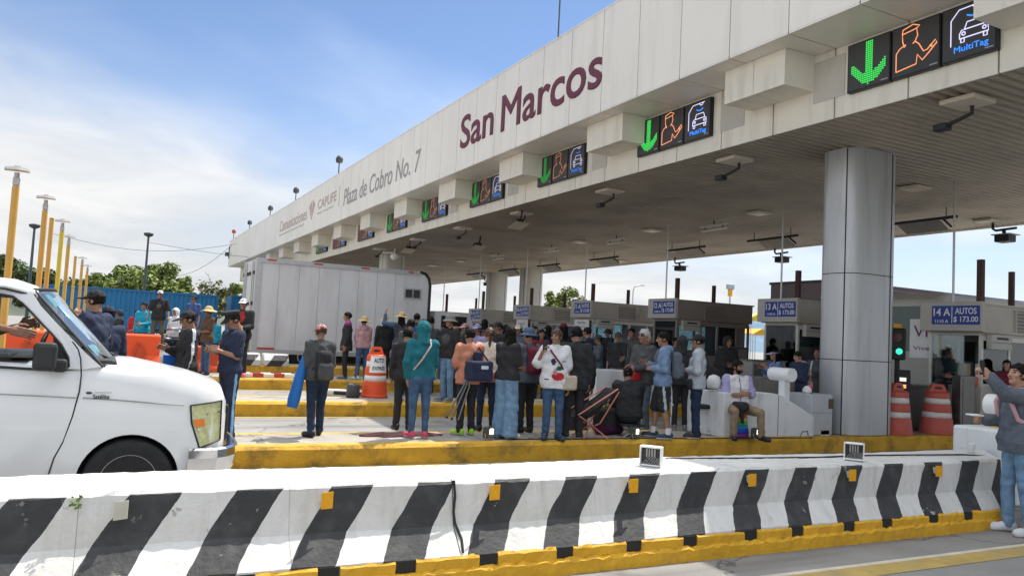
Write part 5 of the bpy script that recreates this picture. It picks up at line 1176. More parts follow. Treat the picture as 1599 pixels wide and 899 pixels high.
# white car in the lane beyond, seen through the van window
def car(x, y, mt, label, rz=0):
    r_ = empty('parked_car', (x, y, zg(y)), rz, label, 'car')
    b = MB(); secs = [(-2.1, .80, .45, .95), (-1.9, .86, .3, 1.0), (-.9, .88, .25, 1.0), (.6, .88, .25, .98), (1.5, .87, .28, .9), (2.0, .8, .35, .78), (2.12, .7, .42, .68)]
    rg = [[(x, -w, z0), (x, -w, (z0 + z1) / 2), (x, -w * .93, z1), (x, w * .93, z1), (x, w, (z0 + z1) / 2), (x, w, z0)] for x, w, z0, z1 in secs]
    v = [p for q in rg for p in q]; f = [(i * 6 + j, i * 6 + (j + 1) % 6, (i + 1) * 6 + (j + 1) % 6, (i + 1) * 6 + j) for i in range(6) for j in range(6)] + [tuple(range(6))[::-1], tuple(range(36, 42))]
    b.add(v, f, 0, True); b.build('body', mt, r_)
    b = MB(); b.add([(-1.7, -.8, .99), (.9, -.8, .98), (.9, .8, .98), (-1.7, .8, .99), (-1.1, -.62, 1.44), (.2, -.62, 1.45), (.2, .62, 1.45), (-1.1, .62, 1.44)], [(0, 1, 5, 4), (1, 2, 6, 5), (2, 3, 7, 6), (3, 0, 4, 7)]); b.build('window', mat('dark window', (.02, .02, .022)), r_)
    b = MB(); b.add([(-1.12, -.63, 1.44), (.22, -.63, 1.45), (.22, .63, 1.45), (-1.12, .63, 1.44), (-1.0, 0, 1.49), (.1, 0, 1.5)], [(0, 1, 5, 4), (4, 5, 2, 3), (0, 4, 3), (1, 2, 5)], 0, True); [b.tube([(x0, s * .8, .98), (x1, s * .63, 1.45)], .035, 5) for x0, x1 in ((-1.7, -1.1), (.9, .2), (-.35, -.4)) for s in (-1, 1)]; b.build('roof', mt, r_)
    for x in (-1.35, 1.35):
        for s in (-1, 1):
            mm = MB(); mm.lathe([(.08, -.02), (.2, 0), (.3, 0), (.32, .04), (.32, .18), (.1, .2)], (0, 0, 0), 20); mm.v = [(p[0] + x, (p[2] - .92) * (1 if s < 0 else -1), p[1] + .32) for p in mm.v]; mm.build('wheel', M_RUBBER, r_)
    return r_
car(-3.4, 13.4, M_VAN, 'white car in the next lane, seen through the open van window')
# motorcycles
M_MOTO = mat('dark motorcycle paint', (.03, .035, .05), .3, .2, .2)
def motorcycle(x, y, rz, label):
    r_ = empty('motorcycle', (x, y, zg(y)), rz, label, 'motorcycle', 'motorcycles by the blue trailer')
    for xx in (-.68, .68):
        mm = MB(); mm.tube([(xx + .26 * math.cos(a), 0, .3 + .26 * math.sin(a)) for a in [2 * math.pi * i / 20 for i in range(21)]], .055, 8); w = mm.build('wheel', M_RUBBER, r_)
        mm = MB(); [mm.tube([(xx, 0, .3), (xx + .24 * math.cos(a), 0, .3 + .24 * math.sin(a))], .01, 4) for a in [i * 1.047 for i in range(6)]]; mm.build('spoke', M_STEEL, w)
    b = MB(); b.bbox(-.3, .3, -.14, .14, .3, .6, .06); b.build('engine', M_DARK, r_)
    b = MB(); b.lathe([(.03, -.3), (.15, -.18), (.18, .02), (.12, .25), (.02, .32)], (0, 0, 0), 14); b.v = [(p[2] + .12, p[0], p[1] * .8 + .76) for p in b.v]; b.build('fuel_tank', M_MOTO, r_)
    b = MB(); b.bbox(-.75, -.12, -.13, .13, .74, .84, .04); b.build('seat', M_BLACK, r_)
    b = MB(); b.tube([(.68, .07, .3), (.5, .07, .95)], .025, 6); b.tube([(.68, -.07, .3), (.5, -.07, .95)], .025, 6); b.build('fork', M_STEEL, r_)
    b = MB(); b.tube([(.36, -.36, 1.06), (.5, -.15, 1.0), (.5, .15, 1.0), (.36, .36, 1.06)], .018, 6); b.bbox(.5, .64, -.1, .1, .82, 1.0, .04); b.build('handlebar', M_DARK, r_)
    b = MB(); b.tube([(.1, -.17, .28), (-.8, -.2, .36)], .045, 8); b.build('exhaust', M_STEEL, r_)
for i, (pxx, yy, a, lb) in enumerate(((192, 27.5, 200, 'dark motorcycle under the helmeted rider by the blue trailer'), (222, 28.5, 160, 'dark motorcycle behind the man in a black tee and khaki trousers'), (262, 28, 190, 'dark motorcycle next to the pale hooded person'))):
    p_ = on_z(pxx, 536, zg(yy)); p_ = on_y(pxx, 536, yy); motorcycle(float(p_[0]), yy, R(a), lb)

# ================================================================== lamp posts, masts, plastic barriers at the left
M_POSTY = mat('yellow post paint', (0.56, 0.32, 0.07), .5, 0, .1, 2, dirt=.35, dirt_rgb=(.25, .15, .06), ds=3); M_POSTY2 = mat('lemon post paint', (0.58, 0.45, 0.05), .5, 0, .06, 2)
M_LAMPH = mat('grey lamp head', (.42, .40, .38), .5, .2, .1)
posts = [(27, 268, 17.2, 1, 'largest yellow lamp post, rising behind the van roof'), (72, 311, 21.9, 1, 'second yellow lamp post from the left, two lamp arms'), (98, 347, 27.2, 2, 'lemon yellow lamp post, third from the left'), (108, 371, 32.2, 1, 'fourth yellow lamp post from the left'), (129, 404, 42, 1, 'small yellow lamp post with a bird-like top'), (137, 416, 47.5, 1, 'farthest small yellow lamp post')]
for i, (pxx, pyy, yy, kind, lb) in enumerate(posts):
    p_ = on_y(pxx, pyy, yy); x, z = float(p_[0]), float(p_[2]); zb = zg(yy) + .0
    r_ = empty('lamp_post', (x, yy, zb), 0, lb, 'lamp post', 'yellow lamp posts at the left')
    b = MB(); b.tube([(0, 0, 0), (0, 0, z - zb - .28)], .062, 16); b.build('pole', M_POSTY if kind == 1 else M_POSTY2, r_)
    b = MB(); b.tube([(0, 0, z - zb - .29), (0, 0, z - zb - .02)], .045, 10); b.bbox(-.055, .055, -.055, .055, z - zb - .26, z - zb - .12, .01); b.build('collar', M_LAMPH, r_)
    b = MB(); n = 12; v = []
    for q in ((-.20, .01, .05), (-.165, .035, .09), (0, .05, .10), (.165, .035, .09), (.20, .01, .05)): v += [(q[0], -q[2] * 1.3, z - zb - .0 + q[1] * .4), (q[0], -q[2], z - zb + .03 + q[1]), (q[0], q[2], z - zb + .03 + q[1]), (q[0], q[2] * 1.3, z - zb - .0 + q[1] * .4)]
    b.add(v, [(a * 4 + j, a * 4 + (j + 1) % 4, a * 4 + 4 + (j + 1) % 4, a * 4 + 4 + j) for a in range(4) for j in range(4)] + [(0, 1, 2, 3), (19, 18, 17, 16)]); b.bbox(-.05, .05, -.05, .05, z - zb + .06, z - zb + .105, .01); b.build('lamp_head', M_LAMPH, r_)
for i, (pxx, pyy, yy, lb) in enumerate(((81, 342, 23.2, 'plain yellow steel post beside the second lamp post'), (118, 401, 37, 'plain rusty yellow post between the small lamp posts'))):
    p_ = on_y(pxx, pyy, yy); b = MB(); b.tube([(0, 0, 0), (0, 0, float(p_[2]) - zg(yy))], .055, 10); b.lathe([(.06, float(p_[2]) - zg(yy)), (.02, float(p_[2]) - zg(yy) + .05)], (0, 0, 0), 10)
    o = b.build('yellow_post', M_POSTY); o.location = (float(p_[0]), yy, zg(yy)); tag(o, lb, 'post', 'plain yellow posts')
for pxx, pyy, yy, lb in ((232, 368, 66, 'slim dark floodlight mast in front of the green trees'), (54, 355, 62, 'slim dark floodlight mast behind the lamp posts at the far left')):
    p_ = on_y(pxx, pyy, yy); h = float(p_[2]); r_ = empty('floodlight_mast', (float(p_[0]), yy, 0), 0, lb, 'mast', 'slim floodlight masts')
    b = MB(); b.tube([(0, 0, 0), (0, 0, h)], [.13, .07], 8); b.build('pole', mat('grey blue mast', (.07, .09, .10), .5, .3), r_); b = MB(); b.lathe([(.1, 0), (.32, .12), (.36, .28), (.1, .34)], (0, 0, h - .1), 12); b.build('lamp', M_DARK, r_)
p_ = on_y(989, 445, 62); r_ = empty('street_lamp', (float(p_[0]), 62, 0), 0, 'slim curved street lamp far behind booth 12 A', 'street lamp'); h = float(p_[2])
b = MB(); b.tube([(0, 0, 0), (0, 0, h - .6), (.15, 0, h - .15), (.9, 0, h + .05)], .06, 7); b.build('pole', M_STEEL, r_); b = MB(); b.bbox(.8, 1.3, -.1, .1, h, h + .1, .03); b.build('lamp', M_LAMPH, r_)
b = MB(); b.bbox(-.5, 5.5, 1.2, 1.5, 3.9, 4.2, .05); 
for x in (0, 2, 4): b.tube([(x, 1.35, 0), (x, 1.35, 3.9)], .12, 6)
o = b.build('footbridge', mat('bluish grey steel', (.35, .40, .42), .5)); o.location = (float(p_[0]) - .2, 62, 0); tag(o, 'pale steel gantry far behind booth 12 A', 'gantry')
p_ = on_y(1140, 460, 40); r_ = empty('signal_mast', (float(p_[0]), 40, 0), 0, 'small mast with orange beacon above the dark brown booth', 'mast'); h = float(p_[2])
b = MB(); b.tube([(0, 0, 0), (0, 0, h)], .06, 7); b.build('pole', M_STEEL, r_); b = MB(); b.bbox(-.12, .12, -.12, .12, h - .1, h + .35, .04); b.build('beacon', mat('amber beacon', (.75, .35, .02)), r_); b = MB(); b.bbox(-.3, .3, -.1, .1, h + .35, h + .7, .05); b.build('box', mat('bluish grey steel', (.35, .40, .42)), r_)
# power lines
for i, ((x0, y0), (x1, y1)) in enumerate((((75, 363), (368, 381)), ((230, 378), (620, 395)), ((240, 430), (362, 383)))):
    a_ = on_y(x0, y0, 64); c_ = on_y(x1, y1, 64); b = MB(); pts = []
    for k in range(13):
        t = k / 12; q = a_ + (c_ - a_) * t; pts.append((q[0], q[1], q[2] - .9 * math.sin(math.pi * t)))
    b.tube(pts, .014, 4); tag(b.build('power_line', M_DARK), ('upper power line across the left sky', 'second power line across the left sky', 'slack wire rising to the canopy end')[i], 'power line')
# orange water-filled barriers
def plastic_barrier(x, y, z, L_, label, hz=.86):
    r_ = empty('plastic_barrier', (x, y, z), 0, label, 'plastic barrier', 'orange plastic barriers at the left')
    b = MB(); w = L_ / 2; pr = [(-.30, 0), (-.30, .12), (-.16, .45), (-.11, 1.0), (-.08, 1.06), (.08, 1.06), (.11, 1.0), (.16, .45), (.30, .12), (.30, 0)]
    n = len(pr); v = [(xx, p[0], p[1]) for xx in (-w, w) for p in pr]; b.add(v, [tuple(range(n)), tuple(range(n, 2 * n))[::-1]] + [(i, i + n, (i + 1) % n + n, (i + 1) % n) for i in range(n)])
    b.v = [(p[0], p[1], p[2] * hz) for p in b.v]
    o = b.build('body', M_ORG, r_); md = o.modifiers.new('b', 'BEVEL'); md.width = .03; md.segments = 2
    for xx in (-w * .5, w * .45):
        b = MB(); b.add([(xx - .14, -.30, .14), (xx + .14, -.30, .14), (xx + .05, -.20, .62), (xx - .12, -.20, .62)], [(0, 1, 2, 3)]); b.add([(xx - .14, -.28, .14), (xx + .14, -.28, .14), (xx + .05, -.12, .62), (xx - .12, -.12, .62)], [(3, 2, 1, 0)])
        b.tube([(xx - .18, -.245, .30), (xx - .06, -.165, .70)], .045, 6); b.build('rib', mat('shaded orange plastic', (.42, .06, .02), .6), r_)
        b = MB(); b.add([(xx - .05, -.222, .34), (xx + .06, -.222, .34), (xx + .02, -.178, .60), (xx - .09, -.178, .60)], [(0, 1, 2, 3)]); b.add([(xx - .05, -.212, .34), (xx + .06, -.212, .34), (xx + .02, -.168, .60), (xx - .09, -.168, .60)], [(3, 2, 1, 0)]); b.build('reflective_patch', M_REFL, r_)
    return r_
for i, (pxx, yy, lb) in enumerate(((193, 21.8, 'orange plastic barrier behind the van bonnet'), (316, 22.6, 'orange plastic barrier behind the man in the striped jacket'), (70, 20.6, 'orange plastic barrier seen through the van windscreen'), (10, 20.2, 'orange plastic barrier seen through the open van window'))):
    p_ = on_y(pxx, 560, yy); plastic_barrier(float(p_[0]), yy, isl_z(2) - .02, (1.6, 1.0, 1.9, 1.9)[i], lb, .86 if i != 1 else .62)
# striped concrete blocks on the fourth island: people stand on them
M_BAR2 = barrier_material('striped block paint', .90, 0.1, .9, .45, .75, yellow_base=.42)
def block(x0, x1, y, zt, label, sl=0.0):
    b = MB(); z0 = isl_z(3) - .02; pr = [(-.32, z0), (-.32, z0 + .16), (-.16, z0 + .36), (-.13, zt), (.13, zt), (.16, z0 + .36), (.32, z0 + .16), (.32, z0)]
    n = len(pr); v = [(xx, y + p[0], p[1]) for xx in (x0, x1) for p in pr]; b.add(v, [tuple(range(n)), tuple(range(n, 2 * n))[::-1]] + [(i, i + n, (i + 1) % n + n, (i + 1) % n) for i in range(n)])
    o = b.build('concrete_block', M_BAR2); tag(o, label, 'concrete barrier', 'striped concrete blocks at the left'); return o
def bx(pxx, Y): return float(on_y(pxx, 560, Y)[0])
block(bx(196, 24.7), bx(262, 24.7), 24.7, .98, 'striped concrete block under the man in khaki trousers')
block(bx(264, 24.7), bx(330, 24.7), 24.7, .98, 'striped concrete block behind the man in the striped jacket')
block(bx(368, 24.6), bx(404, 24.6), 24.6, .92, 'left striped block in front of the box truck wheels')
block(bx(410, 24.6), bx(448, 24.6), 24.6, .88, 'right striped block in front of the box truck wheels')
# barrier arms lying on the third island, rubble, fallen post, stain cloth
for i, (x, y, L_, lb) in enumerate(((3.9, 20.25, 2.6, 'upper red and white barrier arm lying on the third island'), (3.8, 19.85, 2.4, 'lower red and white barrier arm lying on the third island'))):
    r_ = empty('barrier_arm', (x, y, isl_z(2)), 0, lb, 'barrier arm', 'barrier arms lying on the third island')
    b = MB(); b.bbox(-L_ / 2, L_ / 2, -.05, .05, .0, .10, .015); b.build('arm', M_REFL, r_); b = MB()
    for q in range(5): b.box(-L_ / 2 + .15 + q * .5, -L_ / 2 + .4 + q * .5, -.053, .053, .012, .103)
    b.build('red_band', mat('dull red band', (.38, .06, .04), .6), r_)
z1_ = isl_z(1)
x_, y_ = px(535, 618, z1_); r_ = empty('fallen_post', (x_, y_ + .3, z1_), R(-28), 'dark and white post lying beside the orange drum', 'post')
b = MB(); b.tube([(-.6, 0, .06), (.55, 0, .06)], .06, 10); b.build('post', M_REFL, r_); b = MB(); b.tube([(-.1, -.03, .045), (.7, -.03, .045)], .045, 8); b.build('dark_strip', M_BLACK, r_)
x_, y_ = px(556, 622, z1_); b = MB(); b.lathe([(.13, 0), (.14, .02), (.13, .26), (.09, .28), (.09, .27)], (0, 0, 0), 18); o = b.build('bucket', M_DARK); o.location = (x_, y_ + .25, z1_); tag(o, 'dark metal bucket standing left of the orange drum', 'bucket')
x_, y_ = px(573, 607, z1_); b = MB(); b.bbox(-.35, .35, -.12, .12, 0, .06, .02); o = b.build('red_board', mat('dull red band', (.38, .06, .04))); o.location = (x_, y_ + .4, z1_); tag(o, 'small red board lying behind the bucket', 'board')
b = MB(); rr = random.Random(11); n = 26; ring = []
for i in range(n):
    a = 2 * math.pi * i / n; ring.append((math.cos(a) * (.62 + rr.uniform(-.14, .14)), math.sin(a) * (.16 + rr.uniform(-.05, .05)), .012))
b.add(ring + [(p[0] * .6 + .03, p[1] * .6, .035 + rr.uniform(0, .02)) for p in ring] + [(0, 0, .03)], [(i, (i + 1) % n, (i + 1) % n + n, i + n) for i in range(n)] + [(i + n, (i + 1) % n + n, 2 * n) for i in range(n)], 0, True)
b.add([(p[0], p[1], -.005) for p in ring] + ring, [(i, (i + 1) % n, (i + 1) % n + n, i + n) for i in range(n)])
x_, y_ = px(600, 680, z_); o = b.build('dark_cloth', mat('dark red cloth', (.05, .012, .016), .9, 0, .6, 5, .8, 20)); o.location = (x_ + .2, y_, z_); tag(o, 'dark red cloth spread on the island left of the teal hoodie woman', 'cloth')
# small colourful flags and stalls far right
for i, (pxx, pyy, c, lb) in enumerate(((1171, 492, (.6, .55, .08), 'small yellow stall canopy far behind booth 13 A'), (1178, 515, (.62, .35, .03), 'small orange stall far behind booth 13 A'))):
    p_ = on_y(pxx, pyy, 40 + i * 3); r_ = empty('market_stall', (float(p_[0]), 40 + i * 3, zg(40)), 0, lb, 'stall', 'small stalls far behind the booths'); h = float(p_[2]) - zg(40)
    b = MB(); b.prism([(-.9, h - .3), (0, h + .1), (.9, h - .3), (.9, h - .36), (0, h), (-.9, h - .36)], 'y', -.8, .8); b.build('awning', mat(f'stall awning {i}', c, .7), r_); b = MB()
    for sx in (-.85, .85):
        for sy in (-.75, .75): b.tube([(sx, sy, 0), (sx, sy, h - .3)], .03, 5)
    b.build('leg', M_STEEL, r_); b = MB(); b.bbox(-.8, .8, -.3, .3, .0, .9, .03); b.build('table', mat('pale green print', (.45, .55, .40), .7, 0, .5, 12), r_)
# ================================================================== people: smooth implicit bodies turned into meshes
F32 = np.float32
class Grid:
    def __init__(self, lo, hi, h):
        self.lo = np.array(lo, float); self.h = h
        n = [int(math.ceil((hi[i] - lo[i]) / h)) + 1 for i in range(3)]
        self.ax = [(self.lo[i] + h * np.arange(n[i])).astype(F32) for i in range(3)]
        self.X = self.ax[0][:, None, None]; self.Y = self.ax[1][None, :, None]; self.Z = self.ax[2][None, None, :]
        self.n = n
    def cone(self, a, b, ra, rb):
        a = [float(q) for q in a]; b = [float(q) for q in b]
        d = [b[i] - a[i] for i in range(3)]; dd = sum(q * q for q in d) + 1e-9
        px_, py_, pz_ = self.X - a[0], self.Y - a[1], self.Z - a[2]
        dot = px_ * d[0] + py_ * d[1] + pz_ * d[2]
        t = np.clip(dot / dd, 0, 1)
        q = px_ * px_ + py_ * py_ + pz_ * pz_ - 2 * t * dot + t * t * dd
        return np.sqrt(np.maximum(q, 0)) - (ra + (rb - ra) * t)
    def ell(self, c, r, M=None):
        x, y, z = self.X - c[0], self.Y - c[1], self.Z - c[2]
        k0 = np.sqrt((x / r[0]) ** 2 + (y / r[1]) ** 2 + (z / r[2]) ** 2)
        k1 = np.sqrt((x / r[0] ** 2) ** 2 + (y / r[1] ** 2) ** 2 + (z / r[2] ** 2) ** 2) + 1e-6
        return k0 * (k0 - 1) / k1
    def rbox(self, c, s, r):
        x, y, z = np.abs(self.X - c[0]) - s[0] + r, np.abs(self.Y - c[1]) - s[1] + r, np.abs(self.Z - c[2]) - s[2] + r
        o = np.sqrt(np.maximum(x, 0) ** 2 + np.maximum(y, 0) ** 2 + np.maximum(z, 0) ** 2)
        return o + np.minimum(np.maximum(np.maximum(x, y), z), 0) - r
    def plane(self, p, nrm): return (self.X - p[0]) * nrm[0] + (self.Y - p[1]) * nrm[1] + (self.Z - p[2]) * nrm[2]
    def folds(self, amp, seed, f=1.0):
        r = random.Random(seed); p = [r.uniform(0, 6) for _ in range(6)]
        return amp * (np.sin(self.X * 21 * f + self.Z * 17 * f + p[0]) * np.sin(self.Y * 24 * f + self.Z * 9 * f + p[1]) + .7 * np.sin(self.Z * 41 * f + self.X * 13 * f + p[2]) * np.sin(self.Y * 15 * f - self.X * 19 * f + p[3]))
def smin(a, b, k):
    h = np.clip(.5 + .5 * (b - a) / k, 0, 1); return b + (a - b) * h - k * h * (1 - h)
def smax(a, b, k): return -smin(-a, -b, k)
def nets(G, Fd):
    """surface nets: one vertex per crossed cell, one quad per crossed grid edge"""
    Fd = np.ascontiguousarray(np.broadcast_to(Fd, G.n)).astype(F32)
    Fd[0], Fd[-1] = 1, 1; Fd[:, 0], Fd[:, -1] = 1, 1; Fd[:, :, 0], Fd[:, :, -1] = 1, 1
    s = Fd < 0
    c = s[:-1, :-1, :-1].astype(np.int8)
    for dx in (0, 1):
        for dy in (0, 1):
            for dz in (0, 1):
                if dx or dy or dz: c = c + s[dx:dx + c.shape[0], dy:dy + c.shape[1], dz:dz + c.shape[2]]
    act = (c > 0) & (c < 8); I = np.argwhere(act)
    if len(I) == 0: return np.zeros((0, 3)), np.zeros((0, 4), int)
    idx = -np.ones(act.shape, int); idx[act] = np.arange(len(I))
    acc = np.zeros((len(I), 3)); cnt = np.zeros(len(I))
    cor = np.array([(a, b, d) for a in (0, 1) for b in (0, 1) for d in (0, 1)])
    val = np.stack([Fd[I[:, 0] + q[0], I[:, 1] + q[1], I[:, 2] + q[2]] for q in cor], 1).astype(float)
    for i in range(8):
        for j in range(i + 1, 8):
            if abs(cor[i] - cor[j]).sum() != 1: continue
            m_ = (val[:, i] < 0) != (val[:, j] < 0)
            t = val[m_, i] / (val[m_, i] - val[m_, j])
            acc[m_] += cor[i] + t[:, None] * (cor[j] - cor[i]); cnt[m_] += 1
    V = (I + acc / cnt[:, None]) * G.h + G.lo
    quads = []
    for ax in range(3):
        o1, o2 = [(1, 2), (2, 0), (0, 1)][ax]
        sl0 = [slice(1, -1)] * 3; sl0[ax] = slice(0, -1); sl1 = [slice(1, -1)] * 3; sl1[ax] = slice(1, None)
        a, b = s[tuple(sl0)], s[tuple(sl1)]
        E = np.argwhere(a != b)
        if len(E) == 0: continue
        flip = a[tuple(E.T)]
        E = E + 1; E[:, ax] -= 1
        def at(d1, d2):
            Q = E.copy(); Q[:, o1] += d1; Q[:, o2] += d2; return idx[Q[:, 0], Q[:, 1], Q[:, 2]]
        q = np.stack([at(-1, -1), at(0, -1), at(0, 0), at(-1, 0)], 1)
        q[~flip] = q[~flip][:, ::-1]; quads.append(q)
    return V, np.concatenate(quads)
def mesh_obj(name, parts, mats, parent):
    """parts: list of (V, quads, material index or array)"""
    vs_, fs_, ms_ = [], [], []; o = 0
    for V, Q, mi in parts:
        if len(V) == 0: continue
        vs_.append(V); fs_.append(Q + o); ms_.append(np.full(len(Q), mi) if np.isscalar(mi) else mi); o += len(V)
    me = bpy.data.meshes.new(name)
    V = np.concatenate(vs_); Q = np.concatenate(fs_); Mi = np.concatenate(ms_).astype(np.int32)
    me.vertices.add(len(V)); me.vertices.foreach_set('co', V.astype(F32).ravel())
    me.loops.add(len(Q) * 4); me.loops.foreach_set('vertex_index', Q.astype(np.int32).ravel())
    me.polygons.add(len(Q)); me.polygons.foreach_set('loop_start', np.arange(0, 4 * len(Q), 4, dtype=np.int32))
    me.polygons.foreach_set('use_smooth', np.ones(len(Q), bool))
    for mm in mats: me.materials.append(mm)
    me.polygons.foreach_set('material_index', Mi); me.update(calc_edges=True); me.validate()
    o = bpy.data.objects.new(name, me); COL.objects.link(o); o.parent = parent
    return o
# ---- the head, once per face type, in head space (x right, y forward, z up, 0.23 m tall)
def head_template(female, fat=0.0):
    G = Grid((-.12, -.14, -.20), (.12, .14, .14), .0065)
    f = G.ell((0, -.012, .03), (.073, .094, .086))
    f = smin(f, G.ell((0, .018, -.045), (.054 + fat * .02, .068, .072)), .035)
    f = smin(f, G.ell((0, .062, -.093), (.022, .022, .02)), .025)
    f = smin(f, G.cone((0, .088, .018), (0, .108, -.022), .008, .014), .014)
    f = smin(f, G.cone((-.012, .094, -.026), (.012, .094, -.026), .009, .009), .012)
    f = smin(f, G.cone((-.036, .074, .036), (.036, .074, .036), .012, .012), .016)
    for s in (-1, 1):
        f = smax(f, -(np.sqrt((G.X - s * .032) ** 2 + (G.Y - .098) ** 2 + (G.Z - .014) ** 2) - .015), .012)
        f = smin(f, G.ell((s * .031, .074, .013), (.014, .012, .009)), .004)
        f = smin(f, G.ell((s * .044, .058, -.02), (.02, .02, .018)), .02)
        f = smin(f, G.ell((s * .077, -.012, -.004), (.010, .020, .031)), .008)
    f = smin(f, G.ell((0, .083, -.053), (.021, .010, .006)), .008); f = smin(f, G.ell((0, .080, -.064), (.018, .011, .007)), .008)
    f = smin(f, G.cone((0, -.022, -.07), (0, -.035, -.19), .052 - (.006 if female else 0) + fat * .01, .056), .03)
    V, Q = nets(G, f)
    c = V[Q].mean(1); mi = np.zeros(len(Q), int)
    eye = ((np.abs(np.abs(c[:, 0]) - .031) < .013) & (np.abs(c[:, 2] - .013) < .007) & (c[:, 1] > .06)); mi[eye] = 1
    brow = ((np.abs(np.abs(c[:, 0]) - .033) < .019) & (np.abs(c[:, 2] - .036) < .006) & (c[:, 1] > .05)); mi[brow] = 2
    lip = ((np.abs(c[:, 0]) < .023) & (np.abs(c[:, 2] + .058) < .010) & (c[:, 1] > .06)); mi[lip] = 3
    return V, Q, mi
HEADS = {k: head_template(*k) for k in ((False, 0.0), (True, 0.0), (False, .6), (True, .6))}
# ---- hands, in hand space: fingers along +x, palm faces -z, thumb on +y
def hand_template(grip):
    G = Grid((-.05, -.075, -.08), (.20, .085, .05), .0052)
    f = G.rbox((.042, 0, 0), (.046, .041, .014), .013)
    f = smin(f, G.cone((-.04, 0, 0), (.01, 0, 0), .027, .025), .02)
    cu = .95 if grip else .38
    for i, (y, l, r) in enumerate(((.031, .040, .0088), (.0105, .045, .0092), (-.0105, .042, .0088), (-.031, .033, .0078))):
        p = Vector((.085, y, 0)); a = cu * (.55 + .08 * i)
        for sgm, q in enumerate((1.0, .68, .55)):
            d = Vector((math.cos(a), y * .35, -math.sin(a))).normalized(); e = p + d * l * q
            f = smin(f, G.cone(p, e, r, r * .93), .006); p = e; a += cu * .85
    p = Vector((.01, .030, -.004)); d = Vector((.62, .72, -.35)).normalized()
    for l, r in ((.045, .0125), (.034, .0105), (.026, .009)):
        e = p + d * l; f = smin(f, G.cone(p, e, r, r * .92), .008); p = e; d = (d + Vector((.45, -.35, -.35 if grip else -.15))).normalized()
    return nets(G, f)
HANDS = [hand_template(False), hand_template(True)]
